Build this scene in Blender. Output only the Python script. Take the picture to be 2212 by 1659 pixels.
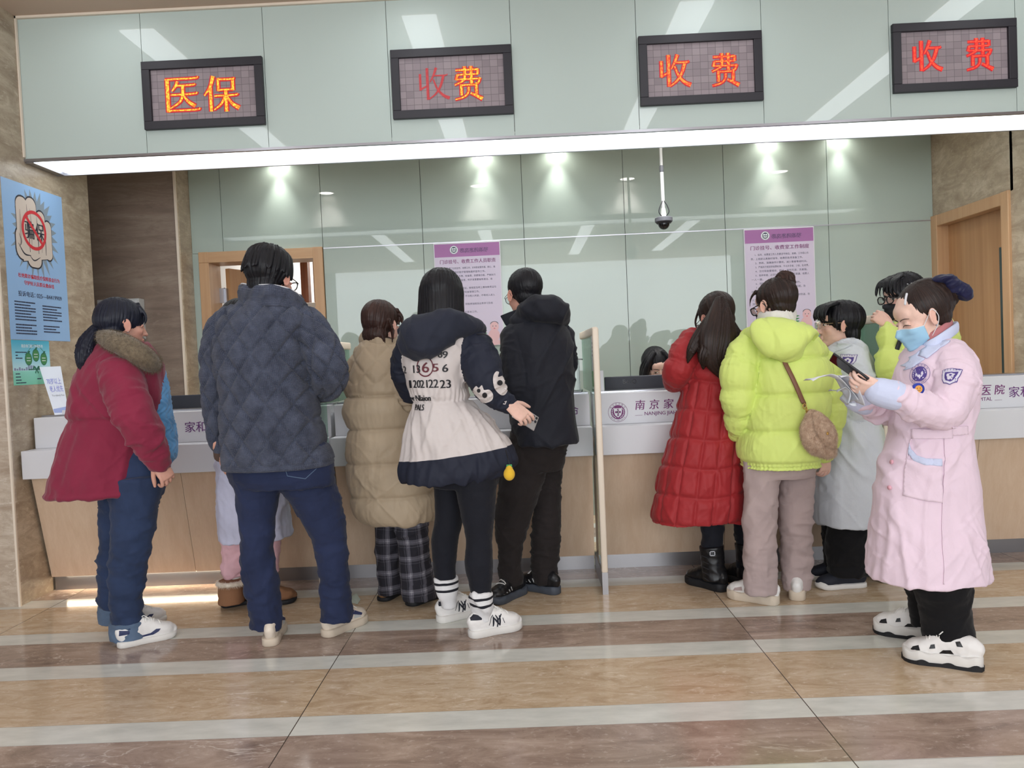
import bpy, bmesh, math, random
import numpy as np
from mathutils import Vector, Matrix
from mathutils.bvhtree import BVHTree
random.seed(7); RNG = np.random.default_rng(11)
SC = bpy.context.scene; COL = SC.collection
for _o in list(bpy.data.objects): bpy.data.objects.remove(_o)
# ------------------------------------------------------------------ camera
IMW, IMH, FPX = 2212, 1659, 1690.0
YAW, PIT, ROL, CH = 0.0154, 0.032, 0.0438, 1.27
_F = np.array([-math.sin(YAW)*math.cos(PIT), math.cos(YAW)*math.cos(PIT), -math.sin(PIT)])
_R0 = np.array([math.cos(YAW), math.sin(YAW), 0.0]); _U0 = np.cross(_R0, _F)
_R = _R0*math.cos(ROL)-_U0*math.sin(ROL); _U = _U0*math.cos(ROL)+_R0*math.sin(ROL)
CAMP = np.array([0, 0, CH])
cam = bpy.data.cameras.new('camera'); camo = bpy.data.objects.new('camera', cam); COL.objects.link(camo)
cam.sensor_fit = 'HORIZONTAL'; cam.sensor_width = 36.0; cam.lens = FPX/IMW*36.0; cam.clip_start = 0.05
camo.matrix_world = Matrix(((_R[0], _U[0], -_F[0], 0), (_R[1], _U[1], -_F[1], 0), (_R[2], _U[2], -_F[2], CH), (0, 0, 0, 1)))
SC.camera = camo
# ------------------------------------------------------------------ light and exposure
SC.view_settings.view_transform = 'Standard'; SC.view_settings.look = 'None'
SC.view_settings.gamma = 1.0; SC.view_settings.use_curve_mapping = False
SC.view_settings.exposure = 0.0
W_ = bpy.data.worlds.new('daylight'); SC.world = W_; W_.use_nodes = True
W_.node_tree.nodes['Background'].inputs[0].default_value = (0.86, 0.93, 1.0, 1)
W_.node_tree.nodes['Background'].inputs[1].default_value = 0.75
def area(name, loc, size, power, col=(1, 1, 1), rot=(0, 0, 0)):
    l = bpy.data.lights.new(name, 'AREA'); l.shape = 'RECTANGLE'; l.size, l.size_y = size; l.energy = power; l.color = col
    o = bpy.data.objects.new(name, l); COL.objects.link(o); o.location = loc; o.rotation_euler = rot; return o
STRIP_X = (-2.36, -0.60, 1.16, 2.92); STRIP_E = 5.0; SOFFIT_E = 3.0; DOWN_W = 20.0
# soft frontal fill added behind the photographer for the entrance hall's daylight
area('entrance_fill', (0.3, -5.5, 2.0), (9.0, 3.0), 420, (0.92, 0.96, 1.0), (math.radians(90), 0, 0))
# ------------------------------------------------------------------ picture point -> place
def ray(px, py): return _R*(px-IMW/2)/FPX-_U*(py-IMH/2)/FPX+_F
def at(px, py, Y):
    d = ray(px, py); return CAMP+d*(Y/d[1])
def atX(px, py, X):
    d = ray(px, py); return CAMP+d*(X/d[0])
def fl(px, py, z=0.0):
    d = ray(px, py); return CAMP+d*((z-CH)/d[2])
# ------------------------------------------------------------------ materials
MATS = {}
def N(nt, t, **kw):
    n = nt.nodes.new(t)
    for k, v in kw.items():
        if k[0] == 'i' and k[1:].isdigit(): n.inputs[int(k[1:])].default_value = v
        else: setattr(n, k, v)
    return n
def lk(nt, a, b): nt.links.new(a, b)
def srgb(r, g, b):
    f = lambda c: (c/255/12.92) if c/255 <= 0.04045 else ((c/255+0.055)/1.055)**2.4
    return (f(r), f(g), f(b), 1.0)
def mat(name, col, rough=0.6, metal=0.0, spec=0.5, emit=None, es=1.0, alpha=None, coat=0.0, sheen=0.0, trans=0.0, sss=0.0):
    m = bpy.data.materials.new(name); m.use_nodes = True; nt = m.node_tree; b = nt.nodes['Principled BSDF']
    c = srgb(*col) if max(col) > 1.01 else tuple(col)[:3]+(1,)
    b.inputs['Base Color'].default_value = c; b.inputs['Roughness'].default_value = rough
    b.inputs['Metallic'].default_value = metal; b.inputs['Specular IOR Level'].default_value = spec
    b.inputs['Coat Weight'].default_value = coat; b.inputs['Coat Roughness'].default_value = 0.03
    b.inputs['Sheen Weight'].default_value = sheen; b.inputs['Transmission Weight'].default_value = trans
    if sss: b.inputs['Subsurface Weight'].default_value = sss; b.inputs['Subsurface Radius'].default_value = (0.012, 0.005, 0.003)
    if emit: b.inputs['Emission Color'].default_value = srgb(*emit); b.inputs['Emission Strength'].default_value = es
    if alpha is not None: b.inputs['Alpha'].default_value = alpha
    MATS[name] = m; m['c'] = list(c); return m
def BS(m): return m.node_tree, m.node_tree.nodes['Principled BSDF']
def ramp(nt, src, stops, mode='LINEAR'):
    r = N(nt, 'ShaderNodeValToRGB'); r.color_ramp.interpolation = mode; e = r.color_ramp.elements
    while len(e) < len(stops): e.new(0.5)
    for k, (p, c) in enumerate(stops): e[k].position = p; e[k].color = c if len(c) == 4 else tuple(c)+(1,)
    lk(nt, src, r.inputs[0]); return r.outputs[0]
def mixc(nt, fac, a, b, mode='MIX'):
    n = N(nt, 'ShaderNodeMix', data_type='RGBA', blend_type=mode)
    for s, v in ((0, fac), (6, a), (7, b)):
        if hasattr(v, 'is_linked'): lk(nt, v, n.inputs[s])
        else: n.inputs[s].default_value = v
    return n.outputs[2]
def mth(nt, op, a, b=0.0, c=0.0):
    n = N(nt, 'ShaderNodeMath', operation=op)
    for s, v in enumerate((a, b, c)):
        if hasattr(v, 'is_linked'): lk(nt, v, n.inputs[s])
        else: n.inputs[s].default_value = v
    return n.outputs[0]
def coord(nt, kind='Object', scale=(1, 1, 1), attr=None, rot=(0, 0, 0)):
    if attr: src = N(nt, 'ShaderNodeAttribute', attribute_name=attr).outputs['Vector']
    else: src = N(nt, 'ShaderNodeTexCoord').outputs[kind]
    mp = N(nt, 'ShaderNodeMapping'); mp.inputs['Scale'].default_value = scale; mp.inputs['Rotation'].default_value = rot
    lk(nt, src, mp.inputs['Vector']); return mp.outputs[0]
def noise(nt, vec, scale=5, detail=4, rough=0.55, dist=0.0):
    n = N(nt, 'ShaderNodeTexNoise'); n.inputs['Scale'].default_value = scale; n.inputs['Detail'].default_value = detail
    n.inputs['Roughness'].default_value = rough; n.inputs['Distortion'].default_value = dist
    lk(nt, vec, n.inputs['Vector']); return n.outputs[0]
def bump(nt, b, h, strength=0.3, dist=0.002, prev=None):
    n = N(nt, 'ShaderNodeBump'); n.inputs['Strength'].default_value = strength; n.inputs['Distance'].default_value = dist
    lk(nt, h, n.inputs['Height'])
    if prev: lk(nt, prev, n.inputs['Normal'])
    lk(nt, n.outputs[0], b.inputs['Normal']); return n.outputs[0]
def dk(c, f): return tuple(x*f for x in c[:3])+(1,)
def cloth(name, col, rough=0.85, weave=900, var=0.12, sheen=0.08, bs=0.25, crumple=0.14):
    m = mat(name, col, rough, sheen=sheen, spec=0.25); nt, b = BS(m); c = tuple(m['c'])
    v = coord(nt); n1 = noise(nt, v, 6, 3)
    lk(nt, ramp(nt, n1, [(0.3, dk(c, 1-var)), (0.7, dk(c, 1+var))]), b.inputs['Base Color'])
    h1 = bump(nt, b, noise(nt, v, weave, 1), bs, 0.001)
    if crumple:
        w = coord(nt, scale=(1, 1, 0.75)); n2 = mth(nt, 'ABSOLUTE', mth(nt, 'SUBTRACT', noise(nt, w, 11, 3, 0.5, 0.8), 0.5)); n3 = mth(nt, 'ABSOLUTE', mth(nt, 'SUBTRACT', noise(nt, w, 27, 2, 0.5, 0.6), 0.5))
        bump(nt, b, mth(nt, 'MULTIPLY_ADD', n3, 0.4, n2), crumple, 0.03, h1)
    return m
def sat(nt, col_out, b): lk(nt, col_out, b.inputs['Base Color'])
# ------------------------------------------------------------------ noise in numpy
_PERM = RNG.permutation(256); _PERM = np.concatenate([_PERM, _PERM, _PERM])
_GR = RNG.normal(size=(256, 3)); _GR /= np.linalg.norm(_GR, axis=1)[:, None]
def pn(P):
    P = np.asarray(P, float); i = np.floor(P).astype(int); f = P-i; u = f*f*f*(f*(f*6-15)+10); i &= 255; r = 0
    for dx in (0, 1):
        for dy in (0, 1):
            for dz in (0, 1):
                h = _PERM[_PERM[_PERM[i[:, 0]+dx]+((i[:, 1]+dy) & 255)]+((i[:, 2]+dz) & 255)]
                g = (_GR[h]*(f-np.array([dx, dy, dz]))).sum(1)
                w = (u[:, 0] if dx else 1-u[:, 0])*(u[:, 1] if dy else 1-u[:, 1])*(u[:, 2] if dz else 1-u[:, 2]); r = r+w*g
    return r*1.5
def ss(x, a, b):
    t = np.clip((x-a)/(b-a), 0, 1); return t*t*(3-2*t)
# ------------------------------------------------------------------ geometry
class G:
    def __init__(s): s.v = []; s.f = []; s.m = []
    def add(s, v, f, m=0):
        o = sum(len(x) for x in s.v); s.v.append(np.asarray(v, float).reshape(-1, 3)); s.f += [tuple(i+o for i in q) for q in f]; s.m += [m]*len(f); return s
    def V(s): return np.concatenate(s.v) if s.v else np.zeros((0, 3))
    def box(s, lo, hi, m=0, bev=0.0):
        (x0, y0, z0), (x1, y1, z1) = lo, hi
        if bev <= 0:
            v = [(x0, y0, z0), (x1, y0, z0), (x1, y1, z0), (x0, y1, z0), (x0, y0, z1), (x1, y0, z1), (x1, y1, z1), (x0, y1, z1)]
            return s.add(v, [(0, 3, 2, 1), (4, 5, 6, 7), (0, 1, 5, 4), (1, 2, 6, 5), (2, 3, 7, 6), (3, 0, 4, 7)], m)
        bm = bmesh.new(); bmesh.ops.create_cube(bm, size=1.0)
        for q in bm.verts: q.co = Vector(((x0+x1)/2+q.co.x*(x1-x0), (y0+y1)/2+q.co.y*(y1-y0), (z0+z1)/2+q.co.z*(z1-z0)))
        bmesh.ops.bevel(bm, geom=bm.edges[:], offset=bev, segments=2, affect='EDGES', profile=0.5)
        return s.bm(bm, m)
    def bm(s, bm, m=0):
        bm.verts.index_update(); s.add([q.co[:] for q in bm.verts], [[q.index for q in f.verts] for f in bm.faces], m); bm.free(); return s
    def prism(s, pts, d, m=0):            # pts: planar loop (3-D), extruded by d
        p = np.asarray(pts, float); n = len(p); d = np.asarray(d, float)
        return s.add(np.concatenate([p, p+d]), [tuple(range(n))[::-1], tuple(range(n, 2*n))]+[(i, (i+1) % n, n+(i+1) % n, n+i) for i in range(n)], m)
    def ell(s, c, r, R=None, nu=20, nv=12, m=0):
        th = np.linspace(0, math.pi, nv+1)[1:-1]; ph = np.arange(nu)*2*math.pi/nu
        v = [(math.sin(t)*math.cos(p), math.sin(t)*math.sin(p), math.cos(t)) for t in th for p in ph]+[(0, 0, 1), (0, 0, -1)]
        v = np.array(v)*np.array(r)
        if R is not None: v = v@np.asarray(R).T
        v = v+np.array(c); a = len(th); f = []
        for i in range(a-1):
            for j in range(nu): f.append((i*nu+j, (i+1)*nu+j, (i+1)*nu+(j+1) % nu, i*nu+(j+1) % nu))
        for j in range(nu): f.append((a*nu, j, (j+1) % nu)); f.append((a*nu+1, (a-1)*nu+(j+1) % nu, (a-1)*nu+j))
        return s.add(v, f, m)
    def tube(s, pts, rad, seg=14, sub=4, ref=None, cap='round', m=0, closed=False, power=2.0, level=False):
        L = spine(pts, rad, sub, ref, closed)
        if level: L['S'][:] = (1, 0, 0); L['D'][:] = (0, 1, 0)
        if level and L['P'][0][2] > L['P'][-1][2]: L['S'][:] = (-1, 0, 0)
        P, A, B, S, D = L['P'], L['A'], L['B'], L['S'], L['D']; n = len(P)
        ph = np.arange(seg)*2*math.pi/seg; c, q = np.cos(ph), np.sin(ph)
        if power != 2.0: c = np.sign(c)*abs(c)**(2/power); q = np.sign(q)*abs(q)**(2/power)
        rings = [P[i]+np.outer(c*A[i], S[i])+np.outer(q*B[i], D[i]) for i in range(n)]
        if not closed and cap == 'round':
            for e, sg in ((0, -1), (n-1, 1)):
                T = L['T'][e]*sg; r = min(A[e], B[e])
                ex = [P[e]+T*r*math.sin(a)+(np.outer(c*A[e], S[e])+np.outer(q*B[e], D[e]))*math.cos(a) for a in (0.5, 1.0, 1.35)]
                rings = ex[::-1]+rings if sg < 0 else rings+ex
        k = len(rings); v = np.concatenate(rings); f = []
        for i in range(k-1+(1 if closed else 0)):
            a, b2 = i*seg, ((i+1) % k)*seg
            for j in range(seg): f.append((a+j, a+(j+1) % seg, b2+(j+1) % seg, b2+j))
        if not closed and cap: f.append(tuple(range(seg))[::-1]); f.append(tuple(range((k-1)*seg, k*seg)))
        s.add(v, f, m); return L
    def xf(s, M, t=(0, 0, 0)):
        s.v = [x@np.asarray(M).T+np.asarray(t) for x in s.v]; return s
    def merge(s, g, dm=0):
        s.add(g.V(), g.f); s.m[-len(g.f):] = [a+dm for a in g.m]; return s
    def mesh(s, name='m'):
        me = bpy.data.meshes.new(name); me.from_pydata(s.V().tolist(), [], s.f); me.update()
        if any(s.m): me.polygons.foreach_set('material_index', np.array(s.m, dtype=np.int32))
        return me
def nrm(v): v = np.asarray(v, float); return v/(np.linalg.norm(v)+1e-12)
def cr(P, sub, closed=False):
    P = np.asarray(P, float)
    if sub <= 1 or len(P) < 3:
        if sub > 1 and len(P) == 2: return np.array([P[0]+(P[1]-P[0])*t for t in np.linspace(0, 1, sub+1)])
        return P
    n = len(P); out = []
    for i in range(n if closed else n-1):
        p1, p2 = P[i], P[(i+1) % n]
        p0 = P[i-1] if (closed or i > 0) else 2*p1-p2
        p3 = P[(i+2) % n] if (closed or i+2 < n) else 2*p2-p1
        for k in range(sub):
            t = k/sub; out.append(0.5*(2*p1+(p2-p0)*t+(2*p0-5*p1+4*p2-p3)*t*t+(3*p1-p0-3*p2+p3)*t**3))
    if not closed: out.append(P[-1])
    return np.array(out)
def spine(pts, rad, sub=4, ref=None, closed=False):
    pts = np.asarray(pts, float); n = len(pts)
    rad = [rad]*n if np.isscalar(rad) else list(rad)
    AB = np.array([(r, r) if np.isscalar(r) else tuple(r) for r in rad], float)
    P = cr(pts, sub, closed); AB = np.maximum(cr(AB, sub, closed), 1e-4); T = np.gradient(P, axis=0) if not closed else np.roll(P, -1, 0)-np.roll(P, 1, 0)
    T /= np.linalg.norm(T, axis=1)[:, None]+1e-12
    S = np.zeros_like(P); D = np.zeros_like(P)
    if ref is not None:
        r = nrm(ref)
        for i in range(len(P)):
            S[i] = nrm(np.cross(r, T[i])); D[i] = np.cross(T[i], S[i])
    else:
        a = np.array([0, 0, 1.0]) if abs(T[0][2]) < 0.9 else np.array([0, 1.0, 0]); d = nrm(a-T[0]*(a@T[0]))
        for i in range(len(P)):
            d = nrm(d-T[i]*(d@T[i])); D[i] = d; S[i] = np.cross(d, T[i])
    t = np.concatenate([[0], np.cumsum(np.linalg.norm(np.diff(P, axis=0), axis=1))])
    return dict(P=P, A=AB[:, 0], B=AB[:, 1], S=S, D=D, T=T, t=t)
def lparam(V, limbs):
    """limb index, distance along, angle, radius for each vertex (nearest limb by scaled distance)"""
    best = np.full(len(V), 1e9); idx = np.zeros(len(V), int); tt = np.zeros(len(V)); ph = np.zeros(len(V)); rr = np.zeros(len(V))
    for k_, L in enumerate(limbs):
        for i0 in range(0, len(V), 20000):
            v = V[i0:i0+20000]; d = v[:, None, :]-L['P'][None]
            q = np.linalg.norm(d, axis=2)/(0.5*(L['A']+L['B']))[None]; j = q.argmin(1); w = d[np.arange(len(v)), j]
            qa = q[np.arange(len(v)), j]; ax = (w*L['T'][j]).sum(1); n = len(L['P']); k = np.clip(j+np.where(ax > 0, 1, -1), 0, n-1); sp = np.linalg.norm(L['P'][k]-L['P'][j], axis=1)+1e-9
            f = np.clip(np.abs(ax)/sp, 0, .999)*(k != j); f = f[:, None]; c = L['P'][j]*(1-f)+L['P'][k]*f; S = L['S'][j]*(1-f)+L['S'][k]*f; Dn = L['D'][j]*(1-f)+L['D'][k]*f; w2 = v-c
            sl = slice(i0, i0+len(v)); u = qa < best[sl]
            ii = np.nonzero(u)[0]+i0; best[ii] = qa[u]; idx[ii] = k_; tt[ii] = (L['t'][j]+ax)[u]
            ph[ii] = np.arctan2((w2*Dn).sum(1), (w2*S).sum(1))[u]; rr[ii] = (0.5*(L['A']+L['B']))[j][u]
    return idx, tt, ph, rr
def remesh(me, vox, smooth=4, fac=0.5, adapt=0.0):
    o = bpy.data.objects.new('tmp', me); COL.objects.link(o)
    r = o.modifiers.new('r', 'REMESH'); r.mode = 'VOXEL'; r.voxel_size = vox; r.adaptivity = adapt
    if smooth: q = o.modifiers.new('s', 'SMOOTH'); q.factor = fac; q.iterations = smooth
    dg = bpy.context.evaluated_depsgraph_get(); out = bpy.data.meshes.new_from_object(o.evaluated_get(dg))
    bpy.data.objects.remove(o); bpy.data.meshes.remove(me); out.materials.clear(); return out
def vget(me): a = np.zeros(len(me.vertices)*3); me.vertices.foreach_get('co', a); return a.reshape(-1, 3)
def vset(me, V): me.vertices.foreach_set('co', np.ascontiguousarray(V).ravel()); me.update()
def nget(me): a = np.zeros(len(me.vertices)*3); me.vertices.foreach_get('normal', a); return a.reshape(-1, 3)
def attr(me, name, arr):
    a = np.asarray(arr, np.float32)
    if a.ndim == 1: me.attributes.new(name, 'FLOAT', 'POINT').data.foreach_set('value', a)
    else: me.attributes.new(name, 'FLOAT_VECTOR', 'POINT').data.foreach_set('vector', np.ascontiguousarray(a).ravel())
def smooth_on(me): me.polygons.foreach_set('use_smooth', np.ones(len(me.polygons), bool))
def bvh(me): return BVHTree.FromPolygons([v.co[:] for v in me.vertices], [p.vertices[:] for p in me.polygons])
# ------------------------------------------------------------------ objects
def shift(p):
    t = Vector((0, 0, 0))
    while p is not None: t = t+p.location; p = p.parent
    return t
def ob(name, me, mats, parent=None, smooth=False, label=None):
    if isinstance(me, G): me = me.mesh(name)
    if not isinstance(mats, (list, tuple)): mats = [mats]
    for m in mats: me.materials.append(MATS[m] if isinstance(m, str) else m)
    o = bpy.data.objects.new(name, me); COL.objects.link(o); me.name = name
    if parent is not None:
        s = shift(parent)
        if s.length: me.transform(Matrix.Translation(-s))
        o.parent = parent
    if smooth: smooth_on(me)
    if label: o['label'] = label
    return o
def tag(o, label, cat, group=None):
    o['label'] = label; o['category'] = cat
    if group: o['group'] = group
    return o
def thing(name, label, cat, loc, group=None):
    o = bpy.data.objects.new(name, None); COL.objects.link(o); o.location = Vector(tuple(float(a) for a in loc)); o.empty_display_size = 0.1
    return tag(o, label, cat, group)
def struct(name, g, mats, smooth=False):
    o = ob(name, g, mats, None, smooth); o['kind'] = 'structure'; return o
def bevel(o, w=0.004, seg=2, ang=0.6):
    b = o.modifiers.new('b', 'BEVEL'); b.width = w; b.segments = seg; b.limit_method = 'ANGLE'; b.angle_limit = ang; return o
_TC = {}
def tmesh(body, sub=False):
    """flat mesh of a line of writing, height of a capital about 0.7, left at 0"""
    if body in _TC: return _TC[body]
    cu = bpy.data.curves.new('t', 'FONT'); cu.body = body; cu.resolution_u = 3; o = bpy.data.objects.new('t', cu); COL.objects.link(o)
    me = bpy.data.meshes.new_from_object(o.evaluated_get(bpy.context.evaluated_depsgraph_get())); bpy.data.objects.remove(o)
    V = vget(me); F = [p.vertices[:] for p in me.polygons]; bpy.data.meshes.remove(me); _TC[body] = (V, F); return V, F
def writing(g, body, org, ux, uy, h=None, w=None, m=0, align='l', off=0.0, thick=0.0, shear=0.0):
    """writing laid on a plane: org its lower corner, ux/uy unit axes, h character height, w total width"""
    V, F = tmesh(body)
    if not len(V): return
    V = V.copy(); V[:, 0] -= V[:, 0].min(); H = V[:, 1].max()-V[:, 1].min(); Wd = V[:, 0].max(); V[:, 1] -= V[:, 1].min()
    sy = h/H if h else w/Wd; sx = w/Wd if w else sy; X = V[:, 0]*sx; Yv = V[:, 1]*sy
    X = X+Yv*shear
    if align == 'c': X = X-Wd*sx/2
    ux, uy = nrm(ux), nrm(uy); n = np.cross(ux, uy)
    g.add(np.asarray(org, float)+np.outer(X, ux)+np.outer(Yv, uy)+n*off, F, m)
    if thick:
        g.add(np.asarray(org, float)+np.outer(X+thick, ux)+np.outer(Yv, uy)+n*(off+0.0001), F, m)
def stroke2d(pts):
    """outline loop of a brush stroke; pts (x,y,w)"""
    p = cr(np.array(pts, float), 6 if len(pts) > 2 else 2); xy = p[:, :2]; w = p[:, 2:3]/2; t = np.gradient(xy, axis=0); t /= np.linalg.norm(t, axis=1)[:, None]+1e-9
    n = np.stack([-t[:, 1], t[:, 0]], 1); return np.concatenate([xy+n*w, (xy-n*w)[::-1]]), len(xy)
def stroke(g, pts, org, ux, uy, s=1.0, m=0, off=0.0):
    lp, n = stroke2d(pts); ux, uy = np.asarray(ux, float), np.asarray(uy, float); nn = np.cross(ux, uy)
    V = np.asarray(org, float)+np.outer(lp[:, 0]*s, ux)+np.outer(lp[:, 1]*s, uy)+nn*off
    g.add(V, [(i, i+1, 2*n-2-i, 2*n-1-i)[::-1] for i in range(n-1)], m)
def disc(g, c, ux, uy, r, m=0, off=0.0, r0=0.0, n=40):
    ux, uy = np.asarray(ux, float), np.asarray(uy, float); nn = np.cross(ux, uy); a = np.arange(n)*2*math.pi/n
    rx, ry = (r, r) if np.isscalar(r) else r
    o = np.asarray(c, float)+nn*off+np.outer(np.cos(a)*rx, ux)+np.outer(np.sin(a)*ry, uy)
    if not r0: g.add(o, [tuple(range(n))], m)
    else:
        k = r0/rx; i = np.asarray(c, float)+nn*off+np.outer(np.cos(a)*rx*k, ux)+np.outer(np.sin(a)*ry*k, uy)
        g.add(np.concatenate([o, i]), [(j, (j+1) % n, n+(j+1) % n, n+j) for j in range(n)], m)
def poly(g, pts, org, ux, uy, m=0, off=0.0, s=1.0):
    ux, uy = np.asarray(ux, float), np.asarray(uy, float); nn = np.cross(ux, uy); p = np.asarray(pts, float)*s
    g.add(np.asarray(org, float)+np.outer(p[:, 0], ux)+np.outer(p[:, 1], uy)+nn*off, [tuple(range(len(p)))], m)
def drape(g, tree, d=(0, 1, 0), off=0.002, back=0.5, fine=0.012):
    """lay the flat mesh g on a surface along d"""
    bm = bmesh.new(); vs = [bm.verts.new(v) for v in g.V()]; d = Vector(d).normalized()
    for f, mi in zip(g.f, g.m):
        try: q = bm.faces.new([vs[i] for i in f]); q.material_index = mi
        except ValueError: pass
    bmesh.ops.triangulate(bm, faces=bm.faces[:])
    for _ in range(5):
        le = [e for e in bm.edges if e.calc_length() > fine]
        if not le: break
        bmesh.ops.subdivide_edges(bm, edges=le, cuts=1); bmesh.ops.triangulate(bm, faces=[f for f in bm.faces if len(f.verts) > 3])
    kill = []
    for v in bm.verts:
        h = tree.ray_cast(v.co-d*back, d)
        if h[0] is None: kill.append(v)
        else: v.co = h[0]-d*off
    bmesh.ops.delete(bm, geom=kill, context='VERTS')
    me = bpy.data.meshes.new('decal'); bm.to_mesh(me); bm.free(); return me
# ------------------------------------------------------------------ materials of the place
XL, XR, YF, YB, ZC, ZI = -2.886, 3.25, 4.62, 6.2, 3.40, 2.90
def stone(name, base, vein, dark, rough=0.25, sc=(3, 3, 14), rot=(0, 0, 0)):
    m = mat(name, base, rough, spec=0.4); nt, b = BS(m); v = coord(nt, scale=sc, rot=rot)
    n1 = noise(nt, v, 1.0, 8, 0.68, 0.9); n2 = noise(nt, v, 3.0, 7, 0.75, 1.4); n3 = noise(nt, coord(nt, scale=(1, 1, 1)), 0.9, 2); n4 = noise(nt, coord(nt, scale=(sc[0]*5, sc[1]*5, sc[2]*2.2)), 1.0, 5, .75)
    c = ramp(nt, n1, [(0.32, srgb(*dark)), (0.5, srgb(*base)), (0.7, srgb(*vein))])
    c = mixc(nt, ramp(nt, n2, [(0.56, (0, 0, 0)), (0.66, (0.75, 0.75, 0.75))]), c, srgb(*vein)); c = mixc(nt, ramp(nt, n4, [(0.30, (0.7, 0.7, 0.7)), (0.5, (0, 0, 0))]), c, srgb(*dark))
    c = mixc(nt, 0.18, c, ramp(nt, n3, [(0.3, srgb(*dark)), (0.7, srgb(*vein))])); sat(nt, c, b); return m
stone('travertine_wall', (168, 152, 130), (202, 190, 170), (136, 118, 98), 0.3, (3, 3, 9))
stone('travertine_column', (184, 168, 150), (216, 206, 192), (152, 132, 112), 0.25, (3, 3, 9))
stone('shaded_stone', (136, 120, 108), (158, 144, 130), (118, 102, 92), 0.3, (1.6, 1.6, 10))  # stone of the inner recess, its shade put into the darker colour
def floor_mat():
    m = mat('marble_floor', (190, 170, 140), 0.11, spec=0.5); nt, b = BS(m)
    pos = N(nt, 'ShaderNodeTexCoord').outputs['Object']; sep = N(nt, 'ShaderNodeSeparateXYZ'); lk(nt, pos, sep.inputs[0])
    ph = mth(nt, 'FRACT', mth(nt, 'DIVIDE', mth(nt, 'SUBTRACT', sep.outputs[1], 2.655-10.3), 1.03))
    tx = mth(nt, 'FRACT', mth(nt, 'DIVIDE', mth(nt, 'ADD', sep.outputs[0], 0.87+18.2), 1.82))
    tid = mth(nt, 'FLOOR', mth(nt, 'DIVIDE', mth(nt, 'ADD', sep.outputs[0], 0.87+18.2), 1.82))
    yid = mth(nt, 'FLOOR', mth(nt, 'DIVIDE', mth(nt, 'SUBTRACT', sep.outputs[1], 2.655-10.3), 1.03))
    off = N(nt, 'ShaderNodeCombineXYZ'); lk(nt, mth(nt, 'MULTIPLY', tid, 3.7), off.inputs[2]); lk(nt, mth(nt, 'MULTIPLY', yid, 5.3), off.inputs[1]); 
    av = N(nt, 'ShaderNodeVectorMath', operation='ADD'); lk(nt, pos, av.inputs[0]); lk(nt, off.outputs[0], av.inputs[1]); P = av.outputs[0]
    def mp(s, r=0.0):
        q = N(nt, 'ShaderNodeMapping'); q.inputs['Scale'].default_value = s; q.inputs['Rotation'].default_value = (0, 0, r); lk(nt, P, q.inputs[0]); return q.outputs[0]
    t1 = noise(nt, mp((4.0, 13, 1)), 1.0, 8, 0.72, 1.1); t2 = noise(nt, mp((14, 34, 1)), 1.0, 7, 0.78, 1.2); t3 = noise(nt, mp((1.3, 2.2, 1)), 1.0, 3)
    beige = ramp(nt, t1, [(0.30, srgb(176, 150, 120)), (0.5, srgb(203, 181, 153)), (0.72, srgb(224, 209, 187))])
    beige = mixc(nt, ramp(nt, t2, [(0.55, (0, 0, 0)), (0.66, (0.85, 0.85, 0.85))]), beige, srgb(236, 224, 206)); beige = mixc(nt, ramp(nt, t2, [(0.32, (0.55, 0.55, 0.55)), (0.45, (0, 0, 0))]), beige, srgb(166, 138, 106))
    beige = mixc(nt, ramp(nt, t3, [(0.35, (0.3, 0.3, 0.3)), (0.65, (0, 0, 0))]), beige, srgb(190, 164, 132))
    w1 = noise(nt, mp((4, 12, 1)), 1.5, 5, 0.6); white = ramp(nt, w1, [(0.3, srgb(204, 206, 199)), (0.7, srgb(225, 226, 219))])
    b1 = noise(nt, mp((1.4, 4.6, 1), 0.30), 1.6, 9, 0.66, 1.1); b2 = noise(nt, mp((1.2, 2.8, 1), 0.5), 1.7, 5, 0.55, 2.0); b3 = noise(nt, mp((26, 40, 1)), 1.0, 6, 0.75); b4 = noise(nt, mp((1, 1.4, 1)), 1.5, 3)
    brown = ramp(nt, b1, [(0.28, srgb(124, 106, 95)), (0.47, srgb(158, 138, 125)), (0.62, srgb(182, 162, 148)), (0.78, srgb(206, 190, 176))])
    vein = mth(nt, 'ABSOLUTE', mth(nt, 'SUBTRACT', b2, 0.5)); vm = mth(nt, 'MULTIPLY', ramp(nt, vein, [(0.0, (1, 1, 1)), (0.014, (0, 0, 0))]), ramp(nt, b4, [(0.50, (0, 0, 0)), (0.66, (0.8, 0.8, 0.8))])); brown = mixc(nt, vm, brown, srgb(226, 214, 202))
    brown = mixc(nt, ramp(nt, b3, [(0.56, (0, 0, 0)), (0.68, (0.6, 0.6, 0.6))]), brown, srgb(210, 195, 182)); brown = mixc(nt, ramp(nt, b3, [(0.30, (0.5, 0.5, 0.5)), (0.42, (0, 0, 0))]), brown, srgb(116, 98, 88))
    k = ramp(nt, ph, [(0.0, (0, 0, 0)), (0.1425, (0.5, 0.5, 0.5)), (0.570, (0, 0, 0)), (0.711, (1, 1, 1))], 'CONSTANT')
    c = mixc(nt, mth(nt, 'GREATER_THAN', k, 0.25), white, beige); c = mixc(nt, mth(nt, 'GREATER_THAN', k, 0.75), c, brown)
    jl = mth(nt, 'LESS_THAN', mth(nt, 'ABSOLUTE', mth(nt, 'SUBTRACT', tx, 0.0012)), 0.0011)
    for e in (0.0, 0.1425, 0.570, 0.711): jl = mth(nt, 'MAXIMUM', jl, mth(nt, 'MULTIPLY', 0.5, mth(nt, 'LESS_THAN', mth(nt, 'ABSOLUTE', mth(nt, 'SUBTRACT', ph, e+0.001)), 0.001)))
    sat(nt, mixc(nt, jl, c, srgb(84, 74, 66)), b)
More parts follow.
